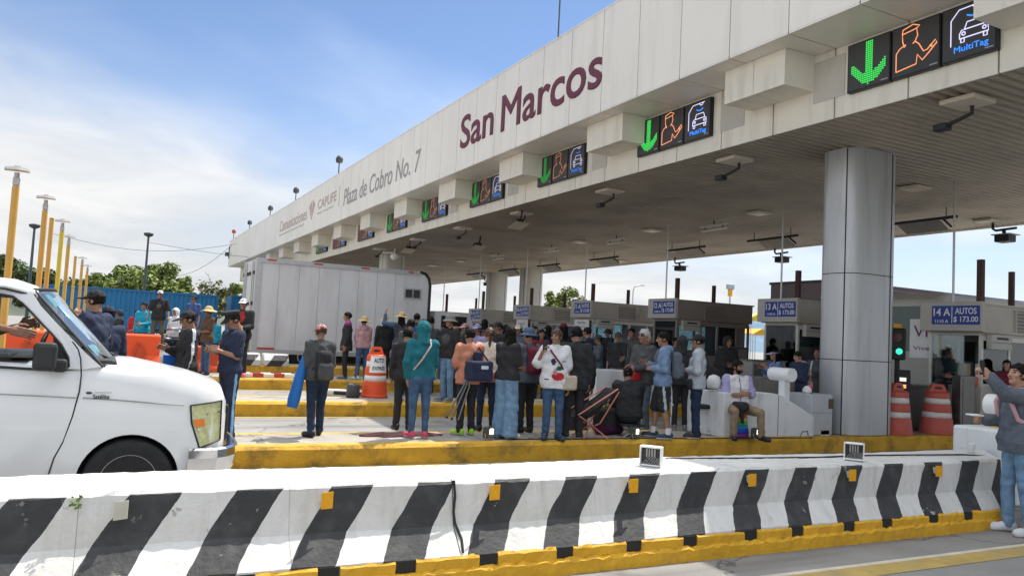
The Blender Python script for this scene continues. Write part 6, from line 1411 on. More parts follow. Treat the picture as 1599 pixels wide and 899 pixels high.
# ---- hair and hats, in head space
def head_gear(kind):
    G = Grid((-.34, -.36, -.52), (.34, .34, .24), .0085 if kind not in ('hair_short', 'hair_crop') else .0075)
    sk = lambda o: smin(G.ell((0, -.012, .03), (.073 + o, .094 + o, .086 + o)), G.ell((0, .0, -.03), (.058 + o, .07 + o, .07 + o)), .03)
    face = G.rbox((0, .13, -.075), (.068, .13, .125), .04)
    nz = G.folds(.0065, len(kind), 3.4)
    if kind in ('hair_short', 'hair_crop'):
        o = .015 if kind == 'hair_short' else .006
        f = sk(o) + nz; f = smax(f, -face, .01); f = smax(f, -(G.Z + .055 + (G.Y) * .25), .012); f = smax(f, -G.ell((0, .12, -.02), (.06, .07, .07)), .012)
        for s in (-1, 1): f = smax(f, -G.ell((s * .085, .0, -.02), (.03, .026, .03)), .006)
    elif kind in ('hair_long', 'hair_tied', 'hair_bun'):
        f = sk(.015); f = smax(f, -face, .012); f = smax(f, -(G.Z + .05 + G.Y * .5), .02)
        if kind == 'hair_long':
            f = smin(f, G.ell((0, -.075, -.14), (.085, .045, .20)), .04); f = smax(f, -G.rbox((0, .14, -.16), (.10, .13, .20), .03), .02)
            for s in (-1, 1): f = smin(f, G.cone((s * .068, -.02, 0), (s * .075, .01, -.24), .022, .02), .02)
        elif kind == 'hair_tied': f = smin(f, G.cone((0, -.105, .01), (0, -.115, -.25), .032, .016), .03)
        else: f = smin(f, G.ell((0, -.115, .05), (.045, .045, .045)), .02)
        f = f + nz
    elif kind in ('cap', 'visor'):
        f = smax(sk(.017), -(G.Z - .035 + G.Y * .10), .006)
        if kind == 'visor': f = np.maximum(f, G.Z - .075); f = np.maximum(f, -sk(.009))
        br = smax(G.ell((0, .115, .038), (.083, .105, .2)), np.abs(G.Z - .044 + (G.Y - .1) * .22 + (G.X ** 2) * 3.2) - .0075, .004); br = np.maximum(br, -(G.Y - .02))
        f = smin(f, br, .008)
    elif kind == 'police_cap':
        f = smax(sk(.016), -(G.Z - .045 + G.Y * .10), .006); f = np.maximum(f, G.Z - .09)
        top = smax(G.ell((0, .0, .112), (.120, .135, .12)), np.abs(G.Z - .106 - G.Y * .20) - .028, .02); f = smin(f, top, .015)
        br = smax(G.ell((0, .10, .038), (.080, .085, .2)), np.abs(G.Z - .040 + (G.Y - .1) * .45 + (G.X ** 2) * 3.5) - .0075, .004); br = np.maximum(br, -(G.Y - .03)); f = smin(f, br, .006)
    elif kind == 'straw_hat':
        f = smin(G.ell((0, -.012, .065), (.094, .112, .092)), G.ell((0, -.012, .10), (.075, .09, .06)), .02); f = np.maximum(f, -(G.Z - .045))
        br = np.maximum(G.ell((0, -.012, .05), (.205, .22, .3)), np.abs(G.Z - .052 + (G.X ** 2 + G.Y ** 2) * .9 + .012 * np.sin(G.X * 22)) - .0075); f = smin(f, br, .02)
    elif kind == 'bucket_hat':
        f = smax(G.ell((0, -.012, .055), (.094, .114, .10)), G.Z - .135, .02); f = np.maximum(f, -(G.Z - .03))
        br = np.maximum(np.sqrt(G.X ** 2 + (G.Y + .012) ** 2) - .165, np.abs(G.Z - .068 + np.sqrt(G.X ** 2 + G.Y ** 2) * .42) - .008); br = np.maximum(br, -(np.sqrt(G.X ** 2 + (G.Y + .012) ** 2) - .075)); f = smin(f, br, .02)
    elif kind == 'hood':
        f = np.maximum(sk(.036) + nz * .8, -(smin(G.ell((0, .10, -.02), (.070, .12, .10)), G.ell((0, .02, .0), (.062, .08, .10)), .02)))
        f = smin(f, G.cone((0, -.05, -.10), (0, -.04, -.18), .085, .11), .05); f = np.maximum(f, -(G.Z + .22)); f = np.maximum(f, -(G.ell((0, .11, -.03), (.066, .12, .105))))
    elif kind == 'hood_down':
        f = smin(G.cone((-.07, -.06, -.155), (.07, -.06, -.155), .045, .045), G.ell((0, -.11, -.19), (.11, .05, .075)), .04) + nz * .6
        for s in (-1, 1): f = smin(f, G.cone((s * .075, -.05, -.16), (s * .055, .05, -.19), .032, .022), .03)
    elif kind == 'helmet':
        f = sk(.040); f = smax(f, -(G.Z + .06), .01); vis = np.maximum(np.maximum(G.ell((0, .07, .02), (.11, .13, .1)), -(G.Z - .03)), G.Z - .05); f = smin(f, vis, .015)
        f = smax(f, -G.rbox((0, .14, -.05), (.075, .10, .08), .03), .01)
    elif kind == 'beard':
        f = G.ell((0, .024, -.052), (.060, .074, .074)); f = smax(f, -(-(G.Z + .048)), .004); f = np.maximum(f, -(G.Y - .0)); f = smax(f, -G.ell((0, .10, -.058), (.020, .03, .010)), .004)
    return nets(G, f)
GEAR = {}
def gear(kind):
    if kind not in GEAR: GEAR[kind] = head_gear(kind)
    return GEAR[kind]
SKIN = [mat('light brown skin', (0.42, 0.24, 0.16), .5, 0, .06, 10, spec=.4), mat('brown skin', (0.30, 0.16, 0.10), .5, 0, .06, 10, spec=.4), mat('deep brown skin', (0.19, 0.095, 0.06), .5, 0, .06, 10, spec=.4)]
M_EYE = mat('dark eye', (.02, .015, .012), .25); M_BROW = mat('dark brow', (.03, .02, .016), .8); M_LIP = mat('lip', (.26, .10, .08), .5)
M_HAIRB = mat('black hair', (.010, .008, .007), .6, 0, .4, 60, .6, 90, spec=.12); M_HAIRG = mat('grey hair', (.42, .42, .41), .5, 0, .3, 60, .5, 90); M_HAIRBR = mat('brown hair', (.06, .03, .018), .5, 0, .4, 60)
def cloth(name, rgb, var=.16, rough=.85): return mat(name, rgb, rough, 0, var + .06, 11, .6, 45, spec=.2)
K_BLACK = cloth('black cloth', (.031, .031, .033)); K_NAVY = cloth('navy cloth', (.028, .037, .07)); K_CHAR = cloth('charcoal cloth', (.075, .077, .08)); K_TEAL = cloth('teal fleece', (.015, .13, .16))
K_JEAN = cloth('mid blue denim', (.055, .105, .19), .3); K_JEANL = cloth('light blue denim', (.16, .27, .40), .25); K_JEAND = cloth('dark blue denim', (.022, .036, .07), .3); K_WHITE = cloth('white cotton', (.66, .66, .67), .06)
K_CREAM = cloth('cream knit', (.66, .62, .53), .06); K_PINK = cloth('dusty pink fleece', (.46, .27, .29), .1); K_KHAKI = cloth('khaki cotton', (.25, .19, .12)); K_GREY = cloth('grey fleece', (.11, .13, .16)); K_PBLUE = cloth('pale blue fleece', (.17, .25, .38))
K_LGREY = cloth('pale grey cotton', (.42, .46, .50), .07); K_SALM = cloth('salmon cotton', (.55, .23, .15)); K_MAR = cloth('maroon nylon', (.17, .025, .045)); K_LAV = cloth('lavender cotton', (.36, .33, .55)); K_BLUEC = cloth('blue plaid cotton', (.06, .10, .24), .6)
K_STRAW = mat('straw', (.52, .38, .17), .8, 0, .3, 40, .6, 120); K_SKY = cloth('cyan nylon', (.02, .30, .45)); K_RED = cloth('red cotton', (.42, .03, .035)); K_GREEN = cloth('green nylon', (.02, .13, .05)); K_PATT = cloth('blue white patterned cotton', (.18, .26, .48), .9); K_OLIVE = cloth('olive grey cotton', (.10, .10, .075))
K_PCAP = cloth('pink cap cotton', (.62, .27, .25), .1); K_GHAT = cloth('warm grey hat felt', (.22, .20, .19)); K_BHAT = cloth('slate blue hat cotton', (.07, .11, .17)); K_ADI = cloth('white stripe', (.62, .65, .72), .05); K_FLAGG = cloth('flag green', (.02, .22, .08)); K_BROWN = cloth('brown cotton', (.10, .06, .04)); K_LBLUE = cloth('light blue piping', (.2, .42, .7), .05)
S_WHITE = mat('white rubber sole', (.6, .6, .58), .6, 0, .08); S_BLACK = mat('black shoe', (.018, .018, .018), .5); S_PINK = mat('pink sneaker', (.62, .07, .12), .6); S_GREEN = mat('neon green sneaker', (.35, .62, .04), .6); S_NAVY = mat('navy sneaker', (.03, .05, .09), .6); S_WH = mat('white sneaker', (.58, .60, .62), .6); S_GREY = mat('grey sneaker', (.16, .18, .2), .6)
ARMS = {'down': ((.16, -.03, -1), (.04, .20, -1)), 'phone': ((.12, .12, -1), (-.38, .9, .30)), 'phonehi': ((.2, .35, -.9), (-.35, .75, .75)), 'cross': ((.24, .22, -1), (-1, .38, .05)), 'ear': ((.42, .35, -.75), (-.42, .0, 1)), 'camera': ((.30, .55, -.75), (-.30, .35, 1)), 'raise': ((.35, .75, .35), (.0, .45, 1)),
        'front': ((.10, .20, -1), (-.45, .85, -.15)), 'pocket': ((.28, -.18, -1), (-.16, .30, -1)), 'out': ((.3, .1, -1), (.1, .45, -.8)), 'lean': ((.15, .45, -.9), (-.05, .95, -.25)), 'lap': ((.10, .30, -1), (-.30, .95, -.05)), 'reach': ((.1, .9, .05), (.0, .80, .75)), 'belly': ((.2, .0, -1), (-.75, .75, .02)), 'back': ((.2, -.35, -1), (-.5, -.1, -.9))}
def unit(v): v = Vector(v); return v.normalized()
PEOPLE = {}
def person(label, at_, h, face, top=(K_BLACK, 1.0), bottom=(K_JEAND, 'long'), shoes=(S_BLACK, S_BLACK), hair=('hair_short', M_HAIRB), hat=None, arms=('down', 'down'), skin=1, female=False, fat=0.0, head=(0, 0), lean=0.0, sit=None, step=0.0, hem=-.10, loose=.014, res=.019, group='people crowding the toll plaza', paint=None, legpaint=None, extra_gear=(), grip=(False, False), spread=1.0, beard=None, feet=True, sitlegs=((.2, 1, -.08), (.05, .1, -1))):
    """face: heading in degrees, 0 = +x, 90 = away across the lanes. The figure is modelled facing +y and then turned."""
    s = h / 1.72; x, y, z = at_; seed = len(PEOPLE) + 3
    root = empty('person', (x, y, z), R(face - 90), label, 'person', group)
    th, sh = .43 * s, .41 * s; ank = .08 * s
    hw, sw = (.088 if female else .085) * s, (.158 if female else .178) * s + fat * .014
    P = Vector((0, 0, th + sh + ank)) if sit is None else Vector((0, 0, sit))
    up = Vector((0, math.sin(lean), math.cos(lean))); fw = Vector((0, math.cos(lean), -math.sin(lean)))
    T = lambda t, xx=0.0, yy=0.0: P + up * t * s + Vector((xx, 0, 0)) + fw * yy
    # joints
    hips, knees, anks, toes = [], [], [], []
    for sg in (-1, 1):
        hp = P + Vector((sg * hw, 0, 0)); hips.append(hp)
        if sit is None:
            off = (step if sg > 0 else -step) * .5
            an = Vector((sg * (.105 * spread) * s, off, ank)); kn = hp.lerp(an, .51) + Vector((0, .02 + abs(off) * .12, 0))
        else:
            t1, t2 = sitlegs; kn = hp + unit((sg * t1[0], t1[1], t1[2])) * th; an = kn + unit((sg * t2[0], t2[1], t2[2])) * sh
            if an.z < ank: an.z = ank
        knees.append(kn); anks.append(an); toes.append(an + Vector((sg * .045, .155 * s, -.035 * s)))
    shl = [T(.475, -sw, -.01), T(.475, sw, -.01)]; elb, wri, hdir = [], [], []
    for i, sg in enumerate((-1, 1)):
        a = arms[i]; ua, fa = ARMS[a] if isinstance(a, str) else a
        e = shl[i] + unit((sg * ua[0], ua[1], ua[2])) * .285 * s; w = e + unit((sg * fa[0], fa[1], fa[2])) * .245 * s
        elb.append(e); wri.append(w); hdir.append((w - e).normalized())
    hc = T(.685, 0, .02); hs = .97 * s / 1.0
    rowsB = [(-.10, .070, .098), (.02, .078 + (.012 if female else 0), .098), (.17, .055 + fat * .03, .088 + fat * .04), (.34, .072, .096 + fat * .02), (.45, .098 if not female else .085, .066)]
    def torso(G, o, lo=-.10):
        f = None; prev = None
        for t, w, r in rowsB:
            if t < lo: continue
            cur = (t, w * s, (r + o + (.014 if o > .005 and t < .05 else 0)) * s)
            if prev:
                for c in (-1, 0, 1):
                    q = G.cone(T(prev[0], c * prev[1], fat * .03 if prev[0] < .3 else 0), T(cur[0], c * cur[1], fat * .03 if cur[0] < .3 else 0), prev[2], cur[2]); f = q if f is None else smin(f, q, .022)
            prev = cur
        return f
    def arm(G, i, f, o, upto, k=.035):
        sg = (-1, 1)[i]; r0 = (.056 if not female else .049) * (1 + fat * .15)
        e = elb[i]; w = wri[i]
        if upto <= 0: return f
        f = smin(f, G.cone(T(.455, sg * sw * .72, -.005), shl[i], .07 * s + o * .6, .058 * s + o), k)
        if upto < .6:
            t = upto / .5; return smin(f, G.cone(shl[i], shl[i].lerp(e, min(1, t * .85)), r0 * s + o, .050 * s + o * 1.4), k * .6)
        f = smin(f, G.cone(shl[i], e, r0 * s + o, .041 * s + o), k * .6)
        return smin(f, G.cone(e, e.lerp(w, min(1, .96 * (upto - .5) * 2 if upto < 1 else .97)), .041 * s + o, .029 * s + o * .9), .02)
    allp = [P, T(.9)] + shl + elb + wri + knees + anks + toes + [w + d * .2 for w, d in zip(wri, hdir)]
    lo = [min(p[i] for p in allp) - .20 for i in range(3)]; hi = [max(p[i] for p in allp) + .20 for i in range(3)]; lo[2] = max(lo[2], -.06)
    kind_ = bottom[1]
    # body (skin), one surface, with the head and both hands joined on
    G = Grid(lo, hi, res)
    f = torso(G, -.010, -.05)
    for i in (0, 1): f = arm(G, i, f, -.002, 1.0)
    f = smin(f, G.cone(T(.47, 0, -.02), T(.60, 0, .0), .058 * s, .050 * s), .05)
    for i in (0, 1):
        lk = 1.0 if kind_ == 'shorts' else .72; f = smin(f, G.cone(hips[i], knees[i], .080 * s * lk, .050 * s * lk), .02); f = smin(f, G.cone(knees[i], knees[i].lerp(anks[i], .35) + Vector((0, -.012, 0)), .049 * s * lk, .052 * s * lk), .015); f = smin(f, G.cone(knees[i].lerp(anks[i], .35) + Vector((0, -.012, 0)), anks[i], .050 * s * lk, .033 * s), .015)
        f = smin(f, G.cone(anks[i], toes[i], .034 * s, .026 * s), .02)
    V, Q = nets(G, f); parts = [(V, Q, 0)]
    hm = Matrix.Rotation(-lean * .0 + R(head[1]), 3, 'X'); hm = Matrix.Rotation(R(head[0]), 3, 'Z') @ hm
    hn = np.array(hm); hcn = np.array(hc)
    def put(V): return (V * hs) @ hn.T + hcn
    hv, hq, hmi = HEADS[(female, .6 if fat > .5 else 0.0)]
    parts.append((put(hv), hq, hmi))
    for i, sg in enumerate((-1, 1)):
        d = hdir[i]; pn = unit((-sg * .9, .15, -.25)) if abs(d.x) < .75 else Vector((0, -1, -.2))     # palm faces the body
        zax = -(pn - d * pn.dot(d)).normalized(); yax = zax.cross(d)
        yy_ = yax if yax.y + yax.z * .5 >= 0 else -yax                               # thumb forward or up
        Mx = np.array([[d.x, yy_.x, zax.x], [d.y, yy_.y, zax.y], [d.z, yy_.z, zax.z]])
        hv2, hq2 = HANDS[1 if grip[i] else 0]
        q2 = hq2 if np.linalg.det(Mx) > 0 else hq2[:, ::-1]
        parts.append((hv2 * s @ Mx.T + np.array(wri[i] + d * .012), q2, 0))
    mesh_obj('body', parts, [SKIN[skin], M_EYE, M_BROW, M_LIP], root)
    # top garment
    tm, sl_ = top[0], top[1]
    G2 = Grid([lo[0], lo[1], min(P.z, T(hem).z) - .12], hi, res)
    f = torso(G2, loose, -.2)
    if hem < -.12: f = smin(f, G2.cone(T(-.08, -.06 * s), T(hem - .05, -.075 * s), .12 * s + loose, .125 * s + loose), .04); f = smin(f, G2.cone(T(-.08, .06 * s), T(hem - .05, .075 * s), .12 * s + loose, .125 * s + loose), .04)
    for i in (0, 1): f = arm(G2, i, f, loose * .9, sl_)
    f = smin(f, G2.cone(T(.47, 0, -.018), T(.525, 0, -.012), .07 * s + loose * .4, .058 * s + loose * .4), .04)
    f = f + G2.folds(.004 + loose * .09, seed, 1.2) + G2.folds(.003, seed + 50, 2.2)
    pl = G2.plane(T(hem), up * -1.0)
    if sit is not None and hem < 0: pl = G2.plane(T(max(hem, -.06)), up * -1.0)
    # the hem only trims around the trunk, not the sleeves
    trunk = torso(G2, loose + .10, -.2)
    if hem < -.12: trunk = np.minimum(trunk, G2.cone(P, T(hem - .1), .26 * s, .26 * s))
    sleeves = None
    if sl_ > 0:
        sleeves = np.minimum(arm(G2, 0, np.full((1, 1, 1), 9., F32), loose * .9, sl_, .02), arm(G2, 1, np.full((1, 1, 1), 9., F32), loose * .9, sl_, .02)) + G2.folds(.004, seed + 1)
    f = smax(f, pl, .01)
    if sleeves is not None: f = np.minimum(f, sleeves)
    V, Q = nets(G2, f); mi = np.zeros(len(Q), int); tms = [tm]
    if paint:
        c = V[Q].mean(1)
        for fn, mm in paint:
            sel = fn(c, dict(T=T, P=P, s=s, shl=shl, elb=elb, wri=wri)); tms.append(mm); mi[sel] = len(tms) - 1
    mesh_obj('top', [(V, Q, mi)], tms, root)
    # trousers
    bm_, kind = bottom
    G3 = Grid([lo[0], lo[1], -.02], [hi[0], hi[1], P.z + .22], res)
    o = {'long': .012, 'wide': .02, 'shorts': .022, 'slim': .008}[kind]
    f = G3.cone(T(-.02, -.07 * s), T(-.02, .07 * s), .108 * s * (1 + fat * .12), .108 * s * (1 + fat * .12)); f = smin(f, G3.cone(T(.09, -.055 * s), T(.09, .055 * s), .094 * s * (1 + fat * .15), .094 * s * (1 + fat * .15)), .03)
    for i in (0, 1):
        k_ = knees[i]; a_ = anks[i]
        if kind == 'shorts': f = smin(f, G3.cone(hips[i], hips[i].lerp(k_, .96), .090 * s + o, .075 * s + o), .03)
        else:
            f = smin(f, G3.cone(hips[i], k_, .088 * s * (1 + fat * .12) + o, (.054 if kind != 'wide' else .085) * s + o), .03)
            f = smin(f, G3.cone(k_, a_ + Vector((0, -.005, .0 if kind != 'wide' else -.02)), (.054 if kind != 'wide' else .085) * s + o, {'long': .046, 'wide': .105, 'slim': .036}[kind] * s + o), .02)
    f = f + G3.folds(.0042, seed + 2, 1.2) + .0045 * np.sin(G3.Z * 75 + np.sin(G3.X * 30) * 1.5) * np.clip(1 - np.abs(G3.Z - .12) * 7, 0, 1); f = smax(f, G3.plane(T(.04 if hem < -.045 and sit is None else .11), up), .01)
    if kind != 'shorts': f = np.maximum(f, -(G3.Z - .035 * s))
    V, Q = nets(G3, f); mi = np.zeros(len(Q), int); bms = [bm_]
    if legpaint:
        c = V[Q].mean(1)
        for fn, mm in legpaint: bms.append(mm); mi[fn(c, dict(hips=hips, knees=knees, anks=anks, s=s))] = len(bms) - 1
    mesh_obj('trousers' if kind != 'shorts' else 'shorts', [(V, Q, mi)], bms, root)
    # shoes
    if feet:
        for i, sg in enumerate((-1, 1)):
            a_, t_ = anks[i], toes[i]; d = Vector((t_.x - a_.x, t_.y - a_.y, 0)).normalized(); g0 = min(a_.z - ank, 0.0) + (a_.z - ank)
            base = a_.z - ank
            hl = a_ - d * .045 * s; hl.z = base + .045 * s; tp = a_ + d * .165 * s; tp.z = base + .036 * s; md_ = a_ + d * .05 * s; md_.z = base + .062 * s
            G4 = Grid([min(hl.x, tp.x) - .08, min(hl.y, tp.y) - .08, base - .02], [max(hl.x, tp.x) + .08, max(hl.y, tp.y) + .08, base + .17], .011)
            f = smin(G4.cone(hl, tp, .042 * s, .040 * s), G4.cone(hl + Vector((0, 0, .03)), md_, .040 * s, .038 * s), .02); f = smin(f, G4.cone(tp - d * .03 * s, tp - d * .07 * s, .045 * s, .047 * s), .02)
            f = smax(f, -(G4.Z - base - .002), .004); V, Q = nets(G4, f); c = V[Q].mean(1)
            mesh_obj('shoe', [(V, Q, (c[:, 2] < base + .026 * s).astype(int))], [shoes[0], shoes[1]], root)
    # hair and hat
    if hair:
        V, Q = gear(hair[0]); mesh_obj('hair', [(put(V), Q, 0)], [hair[1]], root)
    if beard: V, Q = gear('beard'); mesh_obj('beard', [(put(V), Q, 0)], [beard], root)
    if hat:
        V, Q = gear(hat[0]); mi = np.zeros(len(Q), int); hms = [hat[1]]
        if len(hat) > 2: c = V[Q].mean(1); hms.append(hat[2]); mi[(c[:, 1] > .1) & (c[:, 2] < .075)] = 1
        mesh_obj({'cap': 'cap', 'visor': 'visor_cap', 'police_cap': 'peaked_cap', 'straw_hat': 'straw_hat', 'bucket_hat': 'sun_hat', 'hood': 'hood', 'helmet': 'helmet', 'hood_down': 'hood'}[hat[0]], [(put(V), Q, mi)], hms, root)
    for kd, mm in extra_gear: V, Q = gear(kd); mesh_obj('hood' if 'hood' in kd else kd, [(put(V), Q, 0)], [mm], root)
    info = dict(root=root, P=P, T=T, s=s, wri=wri, elb=elb, hdir=hdir, shl=shl, hc=hc, put=put, seed=seed, lean=lean, fat=fat)
    PEOPLE[label] = info; return info
def held(name, label, cat, pi, group=None):
    """a thing worn or held: its own top-level Empty at the wearer's spot, parts modelled in the wearer's space"""
    r_ = empty(name, pi['root'].location, pi['root'].rotation_euler.z, label, cat, group); return r_
def backpack(pi, mt, label, mt2=None, drop=0.0, fat=1.0):
    r_ = held('backpack', label, 'backpack', pi, 'backpacks worn by the crowd'); T, s = pi['T'], pi['s']
    c = T(.27 - drop, 0, -.215 * s); G = Grid([c.x - .24, c.y - .22, c.z - .34], [c.x + .24, c.y + .2, c.z + .34], .013)
    f = G.rbox((c.x, c.y, c.z), (.145 * fat, .085 * fat, .215), .07); f = smin(f, G.rbox((c.x, c.y - .075, c.z - .07), (.115, .05, .11), .04), .015) + G.folds(.003, pi['seed'])
    V, Q = nets(G, f); cc = V[Q].mean(1); mi = (cc[:, 1] < c.y - .098).astype(int)
    mesh_obj('bag', [(V, Q, mi)], [mt, mt2 or mt], r_)
    b = MB()
    for sg in (-1, 1):
        b.tube([T(.40 - drop, sg * .09 * s, -.13 * s), T(.545, sg * .10 * s, -.045 * s), T(.50, sg * .115 * s, .09 * s), T(.36, sg * .125 * s, .135 * s + .005), T(.20, sg * .15 * s, .06 * s), T(.12, sg * .13 * s, -.12 * s)], .017, 6)
    b.build('strap', mt, r_); b = MB(); b.box(c.x - .1, c.x + .1, c.y - .131, c.y - .124, c.z + .028, c.z + .036); b.build('zip', M_DARK, r_); return r_
def crossbag(pi, mt, label, bag=True, side=1, mt2=None, size=(.13, .045, .10), front=True, name='shoulder_bag'):
    r_ = held(name, label, 'bag', pi, 'shoulder bags'); T, s = pi['T'], pi['s']; b = MB(); o = .075 + pi['fat'] * .10
    b.tube([T(.02, side * .20 * s, .02), T(.25, side * .07 * s, .145 * s + o * .3), T(.46, -side * .09 * s, .122 * s), T(.548, -side * .115 * s, .0), T(.46, -side * .09 * s, -.132 * s), T(.25, side * .05 * s, -.145 * s - o * .3), T(.02, side * .19 * s, -.04)], .014, 6)
    b.build('strap', mt, r_)
    if bag:
        c = T(-.02, side * .21 * s, .10 * s if front else -.12); G = Grid([c.x - .22, c.y - .15, c.z - .2], [c.x + .22, c.y + .15, c.z + .2], .011)
        V, Q = nets(G, G.rbox((c.x, c.y, c.z), size, .035) + G.folds(.002, 3)); mesh_obj('bag', [(V, Q, 0)], [mt2 or mt], r_)
    return r_
def phone(pi, i, label, tilt=0):
    r_ = held('mobile_phone', label, 'phone', pi, 'phones in hands'); d = pi['hdir'][i]; w = pi['wri'][i] + d * .10
    b = MB(); b.bbox(-.036, .036, -.005, .005, -.075, .075, .004); o = b.build('phone', M_BLACK, r_)
    o.location = w + Vector((0, .025, .03)); o.rotation_euler = (R(tilt), 0, 0)
    b = MB(); b.box(-.033, .033, -.0065, -.0055, -.068, .068); b.build('screen', mat('dark phone screen', (.02, .025, .04), .08, spec=.7), o); return r_
# ================================================================== the crowd, person by person
Z0, Z1i, Z2i = isl_z(0), isl_z(1), isl_z(2)
def spot(pxx, pyy, z):  p = on_z(pxx, pyy, z); return (float(p[0]), float(p[1]), z)
def spoty(pxx, Y, z, pyy=600): p = on_y(pxx, pyy, Y); return (float(p[0]), Y, z)
def hgt(at_, pxx, pyy, hat=0.0): return float(on_y(pxx, pyy, at_[1])[2]) - at_[2] - hat
def who(label, at_, headpx, hz=0.0, face=90, **kw):
    return person(label, at_, hgt(at_, headpx[0], headpx[1], hz), face, **kw)
stripe_arm = lambda i: (lambda c, d: (np.abs(((c - np.array(d['shl'][i])) @ np.array((d['elb'][i] - d['shl'][i]).cross(Vector((1, 0, 0))).normalized()))) < .016) & (np.sign(c[:, 0]) == (-1, 1)[i]) & (np.abs(c[:, 0]) > .17 * d['s']))
band = lambda t0, t1: (lambda c, d: (c[:, 2] > d['T'](t0).z) & (c[:, 2] < d['T'](t1).z))
chest = lambda x, t, rx, rt: (lambda c, d: ((c[:, 0] - x * d['s']) / rx) ** 2 + ((c[:, 2] - d['T'](t).z) / rt) ** 2 < 1)
front = lambda fn: (lambda c, d: fn(c, d) & (c[:, 1] > .03))
legstripe = lambda w: (lambda c, d: np.any([(np.sign(c[:, 0]) == sg) & (np.abs(c[:, 1] - np.interp(c[:, 2], [d['anks'][k].z, d['hips'][k].z], [d['anks'][k].y, d['hips'][k].y])) < w) & (np.abs(c[:, 0]) > np.interp(c[:, 2], [0, d['hips'][k].z], [.12, .15]) * d['s']) for k, sg in ((0, -1), (1, 1))], axis=0))

# --- near island, left to right
a = spot(352, 685, Z0)
cop = who('police officer in peaked cap and dark uniform writing beside the van bonnet', a, (347, 479), .05, 198, top=(K_NAVY, .5), bottom=(K_NAVY, 'long'), arms=('phone', 'phone'), hat=('police_cap', K_BLACK), head=(0, -24), fat=.35, res=.017, grip=(1, 1), hem=-.04,
    legpaint=[(legstripe(.018), K_LBLUE)], paint=[(lambda c, d: (c[:, 0] > .17) & (np.abs(c[:, 2] - d['shl'][1].z + .085) < .045) & (c[:, 1] > -.075) & (c[:, 1] < -.025), K_FLAGG), (lambda c, d: (c[:, 0] > .17) & (np.abs(c[:, 2] - d['shl'][1].z + .085) < .045) & (np.abs(c[:, 1] + .0) < .025), K_WHITE), (lambda c, d: (c[:, 0] > .17) & (np.abs(c[:, 2] - d['shl'][1].z + .085) < .045) & (c[:, 1] > .025) & (c[:, 1] < .07), K_RED)])
phone(cop, 1, 'dark phone in the hands of the officer in the peaked cap', -50)
a = spoty(140, 10.45, Z0); who('officer in black cap and navy jacket phoning behind the van windscreen', a, (143, 449), .03, 150, top=(K_NAVY, 1), bottom=(K_NAVY, 'long'), arms=('ear', 'down'), hat=('cap', K_BLACK), fat=.5, grip=(1, 0), loose=.022, skin=1, paint=[(chest(.16, .30, .022, .06), K_ADI)])
a = spoty(160, 11.25, Z0); who('second officer in navy half hidden behind the officer who is phoning', a, (160, 474), .03, 120, top=(K_NAVY, 1), bottom=(K_NAVY, 'long'), hat=('cap', K_NAVY), res=.02, loose=.022)
a = spoty(288, 11.1, Z0); who('man in black cap and black jacket with white sleeve stripes by the van bonnet', a, (290, 482), .03, 190, top=(K_BLACK, 1), bottom=(K_BLACK, 'long'), arms=('out', 'phone'), hat=('cap', K_BLACK), head=(0, -14), loose=.024, skin=1, paint=[(stripe_arm(1), K_ADI), (stripe_arm(0), K_ADI)])
r_ = held('clipboard', 'bright blue folder held by the man in the striped black jacket', 'folder', PEOPLE['man in black cap and black jacket with white sleeve stripes by the van bonnet'])
pi = PEOPLE['man in black cap and black jacket with white sleeve stripes by the van bonnet']; w = pi['P'] + Vector((.24, .10, .06)); b = MB(); b.bbox(w.x - .02, w.x + .02, w.y - .13, w.y + .13, w.z - .11, w.z + .11, .008); b.build('folder', mat('bright blue card', (.01, .13, .52), .5), r_)
a = spot(491, 681, Z0)
pw = who('woman in pink cap and black jacket seen from behind with a blue board', a, (507, 504), .03, 96, female=True, fat=.3, top=(K_CHAR, 1), bottom=(K_JEAND, 'long'), hair=('hair_bun', M_HAIRBR), hat=('cap', K_PCAP), arms=('belly', 'phone'), step=.20, loose=.03, skin=1, hem=-.06, res=.017)
backpack(pw, K_BLACK, 'small black backpack on the woman in the pink cap', mt2=K_CHAR, drop=.1, fat=.8)
r_ = held('blue_board', 'long blue rolled mat carried by the woman in the pink cap', 'mat', pw); b = MB(); p0 = pw['P'] + Vector((-.21, .0, .28)); p1 = pw['P'] + Vector((-.36, -.05, -.42))
b.tube([p0, p0.lerp(p1, .4), p0.lerp(p1, .85), p1], [.035, .07, .085, .07], 12); b.build('mat', mat('bright blue foam', (.012, .13, .42), .6, 0, .08), r_)
a = spot(652, 684, Z0)
tw = who('woman in teal hoodie and tight blue jeans with her back turned', a, (656, 501), .02, 84, female=True, fat=.7, top=(K_TEAL, 1), bottom=(K_JEAN, 'slim'), shoes=(S_PINK, S_WHITE), hair=None, hat=('hood', K_TEAL), arms=('pocket', 'phone'), loose=.022, res=.017, hem=-.05)
crossbag(tw, mat('pale pink strap', (.48, .33, .33), .7), 'pale pink bag strap across the teal hoodie', bag=False, side=-1)
a = spoty(632, 11.5, Z0); who('person half hidden behind the teal hoodie in black trousers', a, (640, 512), .0, 70, top=(K_BLACK, 1), bottom=(K_BLACK, 'long'), hair=('hair_short', M_HAIRB), res=.021)
a = spot(726, 679, Z0)
tri = who('cameraman in salmon top and black trousers carrying a folded tripod', a, (728, 512), .0, 95, top=(K_SALM, .5), bottom=(K_BLACK, 'long'), shoes=(S_GREEN, S_WHITE), arms=('front', 'camera'), hair=('hair_short', M_HAIRB), loose=.024, skin=1, res=.017, grip=(1, 1))
r_ = held('tripod', 'folded grey tripod slung across the cameraman in salmon', 'tripod', tri); b = MB()
top_ = tri['T'](.34, .02, -.22); ft = tri['P'] + Vector((-.42, -.18, -.56))
